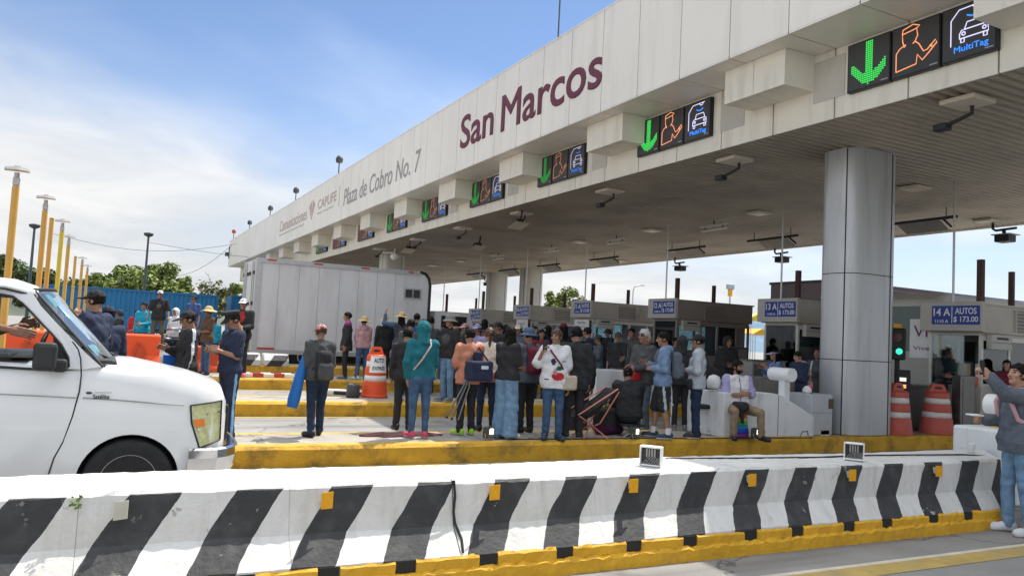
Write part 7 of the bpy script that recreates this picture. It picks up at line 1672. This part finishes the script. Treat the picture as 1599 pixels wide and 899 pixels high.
for dx, dy in ((0, 0), (.10, .03), (.18, -.02)):
    q = ft + Vector((dx, dy, -dx * .3)); b.tube([top_, top_.lerp(q, .45)], .016, 6); b.tube([top_.lerp(q, .45) + Vector((.012, 0, 0)), q], .012, 6)
b.build('leg', mat('grey tripod tube', (.20, .20, .20), .4, .6), r_)
b = MB(); b.bbox(top_.x - .05, top_.x + .05, top_.y - .05, top_.y + .05, top_.z - .05, top_.z + .08, .01); b.tube([top_ + Vector((0, 0, .06)), top_ + Vector((.12, .1, .02))], .012, 6); b.build('head', K_NAVY, r_)
b = MB(); [b.lathe([(.018, 0), (.02, .03)], ft + Vector((dx, dy, -dx * .3 - .02)), 8) for dx, dy in ((0, 0), (.10, .03), (.18, -.02))]; b.build('foot', M_BLACK, r_)
r_ = held('camera_bag', 'navy camera bag hanging on the hip of the cameraman in salmon', 'bag', tri); c = tri['P'] + Vector((.04, -.24, .12)); G = Grid([c.x - .3, c.y - .2, c.z - .25], [c.x + .3, c.y + .2, c.z + .25], .013); V, Q = nets(G, G.rbox(c, (.20, .10, .15), .04) + G.folds(.004, 8)); mesh_obj('bag', [(V, Q, 0)], [K_NAVY], r_)
b = MB(); b.tube([c + Vector((-.18, 0, .12)), tri['T'](.5, .1, -.1), c + Vector((.18, 0, .12))], .014, 6); b.build('strap', K_BLACK, r_); b = MB(); b.box(c.x - .02, c.x + .10, c.y - .112, c.y - .104, c.z + .03, c.z + .08); b.build('patch', K_ADI, r_)
a = spot(757, 673, Z0)
who('woman in cream top with floral hem and dark jeans facing away', a, (763, 512), .0, 70, female=True, top=(K_CREAM, 1), bottom=(K_JEAND, 'slim'), hair=('hair_tied', M_HAIRBR), arms=('phone', 'phone'), loose=.026, hem=-.1, paint=[(band(-.2, .06), cloth('floral print', (.34, .12, .12), .95))], res=.018)
a = spot(787, 684, Z0)
who('woman in black tee and wide ripped light jeans', a, (796, 509), .0, 25, female=True, top=(K_BLACK, .5), bottom=(K_JEANL, 'wide'), shoes=(S_WH, S_WHITE), hair=('hair_long', M_HAIRB), arms=('front', 'front'), skin=1, res=.017, hem=-.03, head=(60, 0), legpaint=[(lambda c, d: (np.abs(c[:, 2] - d['knees'][0].z - .06) < .02) & (c[:, 1] > .04) & (np.abs(c[:, 0]) < .16), K_JEAND), (lambda c, d: (np.abs(c[:, 2] - d['knees'][0].z + .08) < .014) & (c[:, 1] > .03) & (c[:, 0] > .06), K_BLACK)])
a = spot(819, 675, Z0)
bh = who('person in slate blue sun hat and black trousers wearing a maroon backpack', a, (820, 508), .04, 100, top=(K_GREY, 1), bottom=(K_BLACK, 'long'), hat=('bucket_hat', K_BHAT), hair=('hair_crop', M_HAIRB), arms=('phone', 'pocket'), res=.018)
backpack(bh, K_MAR, 'maroon backpack on the person in the slate blue sun hat', mt2=cloth('deep maroon nylon', (.11, .018, .03)))
a = spot(861, 686, Z0)
ww = who('woman in white printed tee and blue jeans raising a phone', a, (861, 514), .0, 250, female=True, fat=.45, top=(K_WHITE, .5), bottom=(K_JEAN, 'long'), shoes=(S_NAVY, S_NAVY), hair=('hair_tied', M_HAIRBR), arms=('down', ((.42, .10, -.8), (-.30, .55, 1))), grip=(0, 1), loose=.03, skin=1, hem=-.12, head=(-38, 0), res=.016,
    paint=[(front(chest(-.03, .07, .10, .06)), K_RED), (front(chest(.05, .30, .035, .05)), K_NAVY), (front(chest(-.05, .20, .05, .035)), K_GREEN), (front(chest(.02, .14, .03, .05)), K_PINK), (front(chest(-.12, .31, .04, .012)), K_SKY), (front(chest(.15, .02, .03, .014)), K_NAVY)])
crossbag(ww, mat('maroon strap', (.14, .02, .03), .7), 'beige handbag on a maroon strap worn by the woman in the white tee', side=-1, mt2=cloth('beige leather', (.46, .40, .32), .08), size=(.13, .05, .11), name='handbag')
phone(ww, 1, 'dark phone raised by the woman in the white printed tee')
a = spot(893, 684, Z0)
who('tall person all in black with black and white sneakers beside the white tee woman', a, (884, 509), .0, 65, top=(K_BLACK, 1), bottom=(K_BLACK, 'long'), shoes=(S_BLACK, S_WHITE), hair=('hair_short', M_HAIRB), arms=('phone', 'down'), loose=.026, hem=-.16, res=.018)
a = spoty(906, 11.9, zg(11.9)); who('person in dark cap and black jacket between the crowd and the folding chair', a, (905, 524), .03, 80, top=(K_BLACK, 1), bottom=(K_BLACK, 'long'), hat=('cap', K_CHAR), res=.021)
a = spot(1031, 684, Z0)
hm_ = who('young man in pale blue hoodie and black shorts with a grey backpack', a, (1032, 518), .0, 145, top=(K_PBLUE, 1), bottom=(K_BLACK, 'shorts'), shoes=(S_NAVY, S_WHITE), hair=('hair_short', M_HAIRB), arms=('belly', 'phone'), loose=.028, skin=1, extra_gear=[('hood_down', K_PBLUE)], head=(12, -8), res=.017, hem=-.08, step=.22, legpaint=[(legstripe(.02), K_LGREY)])
backpack(hm_, K_GREY, 'grey backpack with blue trim on the man in the pale blue hoodie', mt2=cloth('slate nylon', (.07, .10, .14)))
for i in (0, 1):   # white socks
    b = MB(); an = Vector(((-1, 1)[i] * .105 * hm_['s'], (-.11, .11)[i], .08)); b.tube([an + Vector((0, 0, .0)), an + Vector((0, -.004, .10))], .052, 10); b.build('sock', K_WHITE, hm_['root'])
a = spot(1086, 684, Z0)
tm_ = who('man in pale grey tee and dark jeans with a black chest strap', a, (1079, 519), .03, 135, top=(K_LGREY, .95), bottom=(K_JEAND, 'long'), shoes=(S_BLACK, S_WHITE), hat=('cap', K_BLACK), arms=('belly', 'down'), fat=.3, loose=.03, hem=-.1, res=.017, head=(10, 0))
crossbag(tm_, K_BLACK, 'black strap bag across the pale grey tee', side=-1, mt2=K_BLACK, size=(.1, .04, .09))
a = spoty(1063, 11.25, Z0); who('person in black hooded jacket hidden behind the pale grey tee, striped trousers', a, (1068, 524), .02, 60, top=(K_BLACK, 1), bottom=(K_BLACK, 'long'), shoes=(S_GREY, S_WHITE), hat=('hood', K_BLACK), hair=None, legpaint=[(legstripe(.03), K_ADI)], res=.02, loose=.03)
a = spoty(1004, 12.3, zg(12.3)); who('grey haired man in sunglasses and dark jacket facing left', a, (1001, 514), .0, 185, top=(K_CHAR, 1), bottom=(K_GREY, 'long'), shoes=(S_GREY, S_GREY), hair=('hair_short', M_HAIRG), arms=('front', 'front'), skin=1, loose=.026, fat=.2, res=.019)
pi = PEOPLE['grey haired man in sunglasses and dark jacket facing left']; b = MB(); hp = pi['hc']; b.bbox(hp.x - .062, hp.x - .006, hp.y + .086, hp.y + .10, hp.z + .0, hp.z + .028, .005); b.bbox(hp.x + .006, hp.x + .062, hp.y + .086, hp.y + .10, hp.z + .0, hp.z + .028, .005); b.box(hp.x - .075, hp.x + .075, hp.y - .0, hp.y + .09, hp.z + .016, hp.z + .022); b.build('sunglasses', M_BLACK, pi['root'])
r_ = held('red_bag', 'red bag held by the grey haired man', 'bag', pi); c = pi['P'] + Vector((-.02, .26, .04)); G = Grid([c.x - .2, c.y - .2, c.z - .2], [c.x + .2, c.y + .2, c.z + .2], .013); V, Q = nets(G, G.rbox(c, (.13, .09, .09), .05) + G.folds(.006, 4)); mesh_obj('bag', [(V, Q, 0)], [K_RED], r_)
# seated people and seats
a = spoty(985, 10.62, Z0)
sb = person('person in black sitting low with back to the camera beside the folding chair', a, 1.72, 75, top=(K_BLACK, 1), bottom=(K_BLACK, 'long'), hair=('hair_crop', M_HAIRB), arms=('lap', 'lap'), sit=.33, lean=.22, loose=.04, fat=.5, res=.019, hem=-.05, sitlegs=((.25, .9, .35), (.05, .25, -1)))
r_ = held('camp_stool', 'low black camp stool under the seated person in black', 'stool', sb); b = MB(); b.bbox(-.2, .2, -.2, .18, .17, .20, .01); b.build('seat', K_BLACK, r_)
for sx in (-1, 1):
    for sy in (-1, 1): b = MB(); b.tube([(sx * .18, sy * .17, .17), (-sx * .16, sy * .17, .0)], .011, 6); b.build('leg', M_STEEL, r_)
a = spoty(1152, 10.28, Z0)
vm = person('bearded seated man with crossed arms in white vest over lavender tee', a, 1.73, 252, top=(K_WHITE, .5), bottom=(K_KHAKI, 'long'), shoes=(S_BLACK, S_BLACK), hair=('hair_short', M_HAIRB), beard=M_HAIRB, arms=('cross', ((.22, .30, -1), (-1, .34, .12))), sit=.50, lean=-.04, loose=.026, fat=.3, skin=1, res=.016, head=(22, 0), hem=-.06, sitlegs=((.34, 1, -.10), (.06, .05, -1)),
    paint=[(lambda c, d: np.abs(c[:, 0]) > .17 * d['s'], K_LAV), (lambda c, d: (np.abs(c[:, 0]) < .012) & (c[:, 1] > .05), K_GREY)])
r_ = held('black_bag', 'black pouch on the lap of the seated bearded man', 'bag', vm); c = vm['P'] + Vector((.06, .26, .04)); G = Grid([c.x - .2, c.y - .2, c.z - .3], [c.x + .2, c.y + .2, c.z + .2], .013); V, Q = nets(G, smin(G.rbox(c, (.12, .11, .08), .05), G.cone(c, c + Vector((0, .1, -.25)), .05, .03), .05) + G.folds(.005, 5)); mesh_obj('bag', [(V, Q, 0)], [K_BLACK], r_)
r_ = held('rainbow_stool', 'low rainbow coloured plastic stool under the bearded man', 'stool', vm)
for i, c in enumerate(((.18, .03, .22), (.03, .06, .42), (.02, .22, .55), (.05, .42, .15), (.62, .50, .03), (.62, .22, .02))):
    b = MB(); z_a, z_b = .02 + .066 * i, .02 + .066 * (i + 1) - .001; rr0, rr1 = .20 - .008 * i, .20 - .008 * (i + 1); b.lathe([(rr0, z_a), (rr1, z_b)], (0, .03, 0), 20); b.build('band', mat(f'{["purple", "blue", "cyan", "green", "yellow", "orange"][i]} plastic', c, .5), r_)
# black office chair
a = spoty(1108, 10.75, Z0); r_ = empty('office_chair', a, R(160), 'black office chair with helmet and jacket behind the bearded man', 'chair')
b = MB(); b.bbox(-.25, .25, -.24, .24, .44, .52, .035); b.build('seat', M_BLACK, r_)
G = Grid([-.32, -.40, .5], [.32, .0, 1.3], .016); V, Q = nets(G, smin(G.rbox((0, -.24, .84), (.25, .06, .30), .05), G.ell((0, -.24, 1.12), (.17, .07, .09)), .05) + G.folds(.006, 9)); mesh_obj('backrest', [(V, Q, 0)], [K_BLACK], r_)
b = MB(); b.tube([(0, 0, .44), (0, 0, .1)], .03, 8); b.build('column', M_STEEL, r_)
for k in range(5):
    a5 = 2 * math.pi * k / 5; b = MB(); b.tube([(0, 0, .11), (.26 * math.cos(a5), .26 * math.sin(a5), .06)], .02, 6); b.lathe([(.025, 0), (.028, .02), (.02, .05)], (.27 * math.cos(a5), .27 * math.sin(a5), 0), 8); b.build('leg', M_STEEL, r_)
xx_, yy_2, _ = a; b = MB(); b.lathe([(.02, .24), (.09, .21), (.125, .13), (.12, .04), (.10, 0)], (0, 0, 0), 20); o = b.build('helmet', mat('white helmet shell', (.70, .71, .70), .3)); o.location = (xx_ - .1, yy_2 - .22, Z0 + .80); tag(o, 'white helmet hanging on the black office chair', 'helmet')
# folding chair with coral frame
a = spoty(925, 10.5, Z0); r_ = empty('folding_chair', a, R(-10), 'empty black folding camp chair with coral frame', 'chair'); M_COR = mat('coral tube', (.62, .22, .15), .4, .2, .05)
for nm_, t0, t1 in (('seat', 0, .55), ('backrest', .55, 1.0)):
    b = MB(); v = []
    for i in range(7):
        t = t0 + (t1 - t0) * i / 6
        for j in range(7):
            u = -1 + j / 3; v.append((-.32 + .66 * t, u * (.255 - .03 * t), .365 + .41 * t - (1 - u * u) * .17 * math.sin(math.pi * min(1, t * .9 + .1)) - .05 * math.sin(math.pi * t)))
    b.add(v, [(i * 7 + j, i * 7 + j + 1, i * 7 + j + 8, i * 7 + j + 7) for i in range(6) for j in range(6)], 0, True); o = b.build(nm_, K_BLACK, r_); o.modifiers.new('s', 'SOLIDIFY').thickness = .015
b = MB()
for y_ in (-.26, .26): b.tube([(-.32, y_, .37), (.34, y_ * .88, .78)], .012, 7); b.tube([(.36, y_ * .88, .74), (.08, y_ * .7, .24), (.02, y_ * .5, .2)], .012, 7); b.tube([(-.30, y_, .35), (-.02, y_ * .6, .2)], .012, 7)
b.build('frame', M_COR, r_)
for sx in (-1, 1):
    for sy in (-1, 1): b = MB(); b.tube([(0, 0, .20), (sx * .20, sy * .22, .012)], .012, 7); b.lathe([(.018, 0), (.018, .02)], (sx * .20, sy * .22, 0), 8); b.build('leg', M_COR, r_)
# black bag between chair and seated person
a = spoty(952, 10.85, Z0); r_ = empty('black_bag', a, .3, 'black and purple bag on the ground behind the folding chair', 'bag'); G = Grid([-.35, -.25, -.02], [.35, .25, .55], .016); V, Q = nets(G, G.rbox((0, 0, .22), (.26, .15, .22), .07) + G.folds(.008, 6)); c = V[Q].mean(1); mesh_obj('bag', [(V, Q, (c[:, 2] < .16).astype(int))], [K_BLACK, cloth('dark purple nylon', (.06, .015, .05))], r_)
b = MB(); b.tube([(-.1, 0, .43), (-.05, 0, .52), (.05, 0, .52), (.1, 0, .43)], .014, 6); b.build('handle', K_BLACK, r_)
# --- behind: near the booths
a = spoty(1134, 14.6, zg(14.6)); who('person in black hood standing by the dark brown booth', a, (1133, 524), .03, 255, female=True, top=(K_BLACK, 1), bottom=(K_BLACK, 'long'), hair=None, hat=('hood', K_BLACK), arms=('belly', 'belly'), loose=.04, hem=-.2, res=.021)
a = spoty(1209, 13.2, zg(13.2)); who('woman in white visor cap and blue patterned shirt leaning on a cabinet', a, (1210, 545), .02, 165, female=True, fat=.4, top=(K_PATT, 1), bottom=(K_JEAND, 'long'), hair=('hair_long', M_HAIRB), hat=('visor', K_LAV, K_WHITE), arms=('phonehi', 'phonehi'), skin=0, res=.019)
a = spoty(1246, 11.15, Z0); dj = who('woman in long dark jacket with grey hood looking at her phone', a, (1250, 549), .0, 170, female=True, fat=.3, top=(K_NAVY, 1), bottom=(K_JEAND, 'long'), hair=('hair_short', M_HAIRB), arms=('phone', 'phone'), grip=(1, 1), loose=.045, hem=-.26, extra_gear=[('hood_down', K_LGREY)], head=(0, -15), skin=0, res=.018); phone(dj, 1, 'dark phone held by the woman in the long dark jacket', -40)
a = spoty(1277, 11.45, zg(11.45)); who('young man with short hair and grey strap beside the big pillar', a, (1276, 541), .0, 200, top=(K_CHAR, 1), bottom=(K_BLACK, 'long'), arms=('down', 'phone'), skin=1, res=.02, paint=[(lambda c, d: np.abs(c[:, 0] - .11) < .018, K_LGREY)])
a = spoty(1477, 11.08, Z0); person('officer in black sitting on the steel counter below the 14 A sign', a, 1.74, 232, top=(K_CHAR, 1), bottom=(K_BLACK, 'long'), arms=('lap', 'lap'), sit=.97, skin=1, loose=.03, lean=.05, res=.019, head=(15, 0))
a = spoty(1572, 10.0, Z0); who('woman with dark bob hair standing by the window of booth 14 A', a, (1572, 562), .0, 200, female=True, top=(K_MAR, 1), bottom=(K_BLACK, 'long'), hair=('hair_long', M_HAIRB), res=.021, skin=0)
# the man in the foreground at the right
a = spot(1590, 833, 0.0)
fm = who('man in grey hoodie and blue jeans filming with a raised phone at the right edge', a, (1592, 568), .0, 152, top=(K_GREY, 1), bottom=(K_JEANL, 'long'), shoes=(S_WH, S_WHITE), hair=('hair_short', M_HAIRB), arms=(((.16, .95, .02), (.10, .72, .70)), ((.12, .12, -1), (-.18, .96, .05))), grip=(1, 1), loose=.034, fat=.3, skin=0, hem=-.10, head=(14, 12), extra_gear=[('hood_down', K_GREY)], res=.0135, step=.10)
phone(fm, 0, 'black phone raised by the man in the grey hoodie')
r_ = held('backpack', 'backpack with pale pink straps on the man in the grey hoodie', 'backpack', fm, 'backpacks worn by the crowd'); T, s = fm['T'], fm['s']; b = MB(); M_PK = mat('pale pink webbing', (.56, .33, .35), .7)
for sg in (-1, 1):
    pts = [T(.42, sg * .10, -.15), T(.565, sg * .11, -.04), T(.53, sg * .125, .105), T(.40, sg * .135, .165), T(.24, sg * .17, .12), T(.16, sg * .16, -.1)]
    b.tube(pts, .024, 6)
b.build('strap', M_PK, r_); c = T(.26, 0, -.24); G = Grid([c.x - .25, c.y - .2, c.z - .33], [c.x + .25, c.y + .2, c.z + .33], .014); V, Q = nets(G, G.rbox(c, (.15, .09, .22), .07)); mesh_obj('bag', [(V, Q, 0)], [M_PK], r_)
b = MB(); w = fm['wri'][1] + fm['hdir'][1] * .11 + Vector((0, 0, .035)); b.bbox(w.x - .07, w.x + .07, w.y - .06, w.y + .06, w.z - .008, w.z + .008, .004)
r_ = held('paper_plate', 'white paper plate held by the man in the grey hoodie', 'plate', fm); b.build('plate', M_PAPER, r_)
b = MB()
for i in (0, 1):   # dark sneaker stripes
    for q in range(3): pass
# --- second island
a = spoty(698, 15.2, Z1i); gh = who('man in wide grey sun hat and black printed tee with a dark bag', a, (691, 488), .05, 200, top=(K_BLACK, .5), bottom=(K_JEANL, 'long'), hat=('bucket_hat', K_GHAT), arms=('down', 'front'), skin=1, fat=.3, hem=-.06, paint=[(front(chest(0, .33, .12, .10)), K_CHAR)], res=.02, shoes=(S_GREY, S_WHITE))
a = spoty(914, 15.4, Z1i); who('man in navy jacket with blue collar holding up a phone', a, (914, 511), .0, 120, top=(K_NAVY, 1), bottom=(K_NAVY, 'long'), shoes=(S_NAVY, S_WHITE), arms=('camera', 'camera'), loose=.026, res=.021)
a = spoty(962, 15.9, Z1i); who('man in black polo with white sleeve bands leaning on the white roll', a, (965, 517), .03, 225, top=(K_BLACK, .75), bottom=(K_KHAKI, 'long'), hat=('cap', K_CHAR), arms=('lean', 'down'), skin=1, fat=.3, res=.02, paint=[(stripe_arm(0), K_WHITE), (stripe_arm(1), K_WHITE)])
a = spoty(983, 17.2, zg(17.2)); who('young man in dark jacket behind the man in the black polo', a, (980, 512), .0, 215, top=(K_CHAR, 1), bottom=(K_BLACK, 'long'), res=.022, loose=.026)
a = spoty(636, 15.3, Z1i); who('person in light jeans mostly hidden behind the teal hoodie', a, (668, 500), .0, 60, top=(K_CHAR, 1), bottom=(K_JEANL, 'long'), shoes=(S_WH, S_WHITE), res=.022)
# --- third island, in front of the box truck
a = spoty(537, 20.1, Z2i); who('man in black with purple collar standing before the white box truck', a, (537, 487), .0, 165, top=(K_BLACK, 1), bottom=(K_BLACK, 'long'), skin=1, loose=.03, hem=-.2, paint=[(band(.46, .60), cloth('purple scarf', (.22, .03, .16)))], res=.022, shoes=(S_GREY, S_GREY))
a = spoty(563, 19.9, Z2i); who('woman in dusty pink hoodie, straw hat and blue jeans', a, (562, 492), .05, 100, female=True, fat=.5, top=(K_PINK, 1), bottom=(K_JEAN, 'long'), shoes=(S_WH, S_WHITE), hat=('straw_hat', K_STRAW), hair=('hair_short', M_HAIRB), arms=('phone', 'phone'), loose=.026, extra_gear=[('hood_down', K_PINK)], res=.021, hem=-.05, spread=1.25)
a = spoty(596, 20.6, Z2i); who('person in straw hat and black clothes right of the pink hoodie', a, (599, 492), .05, 80, top=(K_BLACK, 1), bottom=(K_BLACK, 'long'), hat=('straw_hat', K_STRAW), hair=('hair_short', M_HAIRB), res=.022, loose=.026)
a = spoty(621, 20.1, Z2i); who('person in straw hat and striped dark top raising a hand', a, (618, 485), .05, 85, top=(cloth('dark striped knit', (.05, .055, .07)), 1), bottom=(K_BLACK, 'long'), hat=('straw_hat', K_STRAW), hair=('hair_long', M_HAIRB), arms=(((.6, .4, .1), (-.15, .3, 1)), 'down'), res=.021, paint=[(lambda c, d: (np.sin(c[:, 2] * 150) > .55) & (np.abs(c[:, 0]) < .2), K_GREY), (lambda c, d: c[:, 0] < -.2, K_JEAN)])
a = spoty(645, 20.2, Z2i); bb = who('man in black cap with a blue backpack among the straw hats', a, (640, 487), .03, 75, top=(K_NAVY, 1), bottom=(K_BLACK, 'long'), hat=('cap', K_BLACK), arms=('camera', 'camera'), res=.022); backpack(bb, cloth('blue nylon', (.03, .10, .26)), 'blue backpack on the man in the black cap')
a = spoty(667, 19.3, zg(19.3)); who('person in dark jacket seen above the teal hood', a, (668, 494), .0, 100, top=(K_CHAR, 1), bottom=(K_BLACK, 'long'), res=.024)
# --- heads further back, between the sun hats and the booths
back = [(706, 17.0, 497, 'person in dark jacket right of the wide grey sun hat', K_CHAR, None, 100, 1), (722, 18.2, 503, 'person in pink beanie cap behind the cameraman', K_NAVY, ('cap', K_PINK), 200, 0), (741, 17.2, 504, 'person in lavender cap and lavender top behind the cameraman', K_LAV, ('cap', K_LAV), 210, 0), (752, 19.6, 498, 'long haired woman behind the lavender cap', K_BLACK, None, 80, 0), (774, 17.4, 501, 'man in black cap turned left, behind the cream top', K_BLACK, ('cap', K_BLACK), 185, 0), (786, 19.4, 507, 'dark haired person behind the ripped jeans woman', K_CHAR, None, 95, 0), (806, 18.6, 505, 'person in cream cap left of the slate blue sun hat', K_GREY, ('cap', K_CREAM), 220, 0),
        (831, 19.8, 509, 'man facing the camera right of the slate blue sun hat', K_BLACK, None, 268, 1), (842, 17.6, 514, 'person with low dark hair left of the white tee woman', K_MAR, None, 250, 0), (876, 17.3, 503, 'person in maroon cap behind the white tee woman', K_BLACK, ('cap', K_MAR), 95, 0), (852, 20.2, 506, 'person in black cap far behind the white tee woman', K_NAVY, ('cap', K_BLACK), 100, 0), (896, 19.6, 509, 'person in dark blue behind the tall person in black', K_JEAND, None, 200, 1), (932, 17.8, 521, 'person in olive cap and grey shirt by the paper notice', K_GREY, ('cap', K_OLIVE), 160, 0), (946, 19.6, 512, 'person in black sun hat left of the black polo man', K_BLACK, ('bucket_hat', K_BLACK), 190, 0), (1010, 18.6, 519, 'dark haired person behind the grey haired man', K_NAVY, None, 265, 1), (1052, 15.6, 527, 'person in dark jacket behind the pale blue hoodie', K_CHAR, None, 260, 0), (656, 22.4, 497, 'person in grey hooded top beside the truck front', K_GREY, ('hood', K_GREY), 140, 0), (690, 21.2, 505, 'short person in black behind the sun hats', K_BLACK, None, 120, 1)]
for pxx, yy, pyy, lb, km, ht, fc, sk in back:
    iz = zg(yy)
    for k in range(4):
        if isl_y(k) - .05 < yy < isl_y(k) + IW: iz = isl_z(k)
    a = spoty(pxx, yy, iz); who(lb, a, (pxx, pyy), .03 if ht else 0, fc, top=(km, 1 if rnd.random() < .7 else .5), bottom=(rnd.choice([K_BLACK, K_JEAND, K_JEAN]), 'long'), hat=ht, hair=None if ht and ht[0] == 'hood' else (('hair_long' if 'woman' in lb else 'hair_short'), M_HAIRB), skin=1 if sk == 0 else 0, female='woman' in lb, arms=(rnd.choice(['down', 'phone', 'front']), rnd.choice(['down', 'phone', 'camera'])), res=.025)
# --- left background: on the striped blocks and between the motorcycles
a = spoty(239, 24.7, .98); mt_ = who('man in black printed tee and khaki trousers standing on a striped block', a, (236, 451), .03, 262, top=(K_BLACK, .5), bottom=(K_OLIVE, 'long'), hat=('cap', K_ADI, K_NAVY), arms=('out', 'out'), skin=1, spread=1.5, res=.022, fat=.3, paint=[(front(chest(0, .33, .075, .06)), K_OLIVE)])
backpack(mt_, K_NAVY, 'dark backpack on the man in the black printed tee')
a = spoty(293, 24.7, .98); who('man in dark cap and blue plaid shirt standing on a striped block', a, (289, 459), .03, 230, top=(K_BLUEC, .5), bottom=(K_JEAND, 'long'), hat=('cap', K_BLACK), skin=1, res=.022, arms=('down', 'out'))
a = spoty(318, 20.3, Z2i); who('man in straw hat with brown shirt behind the striped jacket', a, (318, 476), .05, 200, top=(K_BROWN, .5), bottom=(K_JEAN, 'long'), hat=('straw_hat', K_STRAW), skin=2, arms=('front', 'front'), res=.021)
a = spoty(371, 19.9, Z2i); rs = who('person in white cap and red scarf with black jacket left of the box truck', a, (373, 464), .03, 250, top=(K_BLACK, 1), bottom=(K_BLACK, 'long'), hat=('cap', K_WHITE), skin=1, arms=('front', 'down'), shoes=(S_PINK, S_WHITE), res=.021, loose=.028, paint=[(front(chest(0, .40, .07, .14)), K_RED)])
r_ = held('green_bag', 'dark green bag hanging beside the person in the red scarf', 'bag', rs); c = rs['P'] + Vector((.02, .24, -.06)); G = Grid([c.x - .25, c.y - .2, c.z - .35], [c.x + .25, c.y + .2, c.z + .35], .017); V, Q = nets(G, G.rbox(c, (.17, .09, .25), .07) + G.folds(.006, 2)); mesh_obj('bag', [(V, Q, 0)], [K_GREEN], r_)
for pxx, yy, hp, lb, km, ht, fc in ((178, 27.6, 489, 'rider in dark helmet sitting on a motorcycle', K_BLACK, ('helmet', K_NAVY), 200), (216, 29.2, 470, 'person in cyan jacket behind the man in khaki trousers', K_SKY, None, 240), (205, 30.5, 482, 'person with red and pink top by the blue trailer', K_RED, None, 260), (266, 28.6, 480, 'person in pale hood beside the motorcycles', K_WHITE, ('hood', K_WHITE), 230), (327, 27, 494, 'person in cyan cape behind the straw hat man', K_SKY, None, 90)):
    a = spoty(pxx, yy, zg(yy))
    if 'rider' in lb: person(lb, a, 1.7, fc, top=(km, 1), bottom=(K_BLACK, 'long'), hat=ht, hair=None, sit=.86, arms=('lean', 'lean'), res=.024, sitlegs=((.35, .75, -.5), (.0, -.2, -1)))
    else: who(lb, a, (pxx, hp), .03, fc, top=(km, 1), bottom=(K_JEAND, 'long'), hat=ht, hair=None if ht else ('hair_short', M_HAIRB), res=.024, arms=('front', 'down'))
# --- van driver
dr = person('van driver with bare forearms at the open window holding a phone', (-1.02, VC - .55, .80), 1.74, 0, top=(K_BLACK, .5), bottom=(K_BLACK, 'long'), arms=(((.1, .62, -.75), (-.05, 1, .36)), ((.85, .62, -.45), (.10, 1, -.20))), sit=.50, skin=2, res=.015, hair=('hair_short', M_HAIRB), grip=(1, 0), feet=False, lean=-.10, group=None, sitlegs=((.2, 1, -.15), (.05, .5, -1)))
phone(dr, 0, 'black phone in the hand of the van driver')
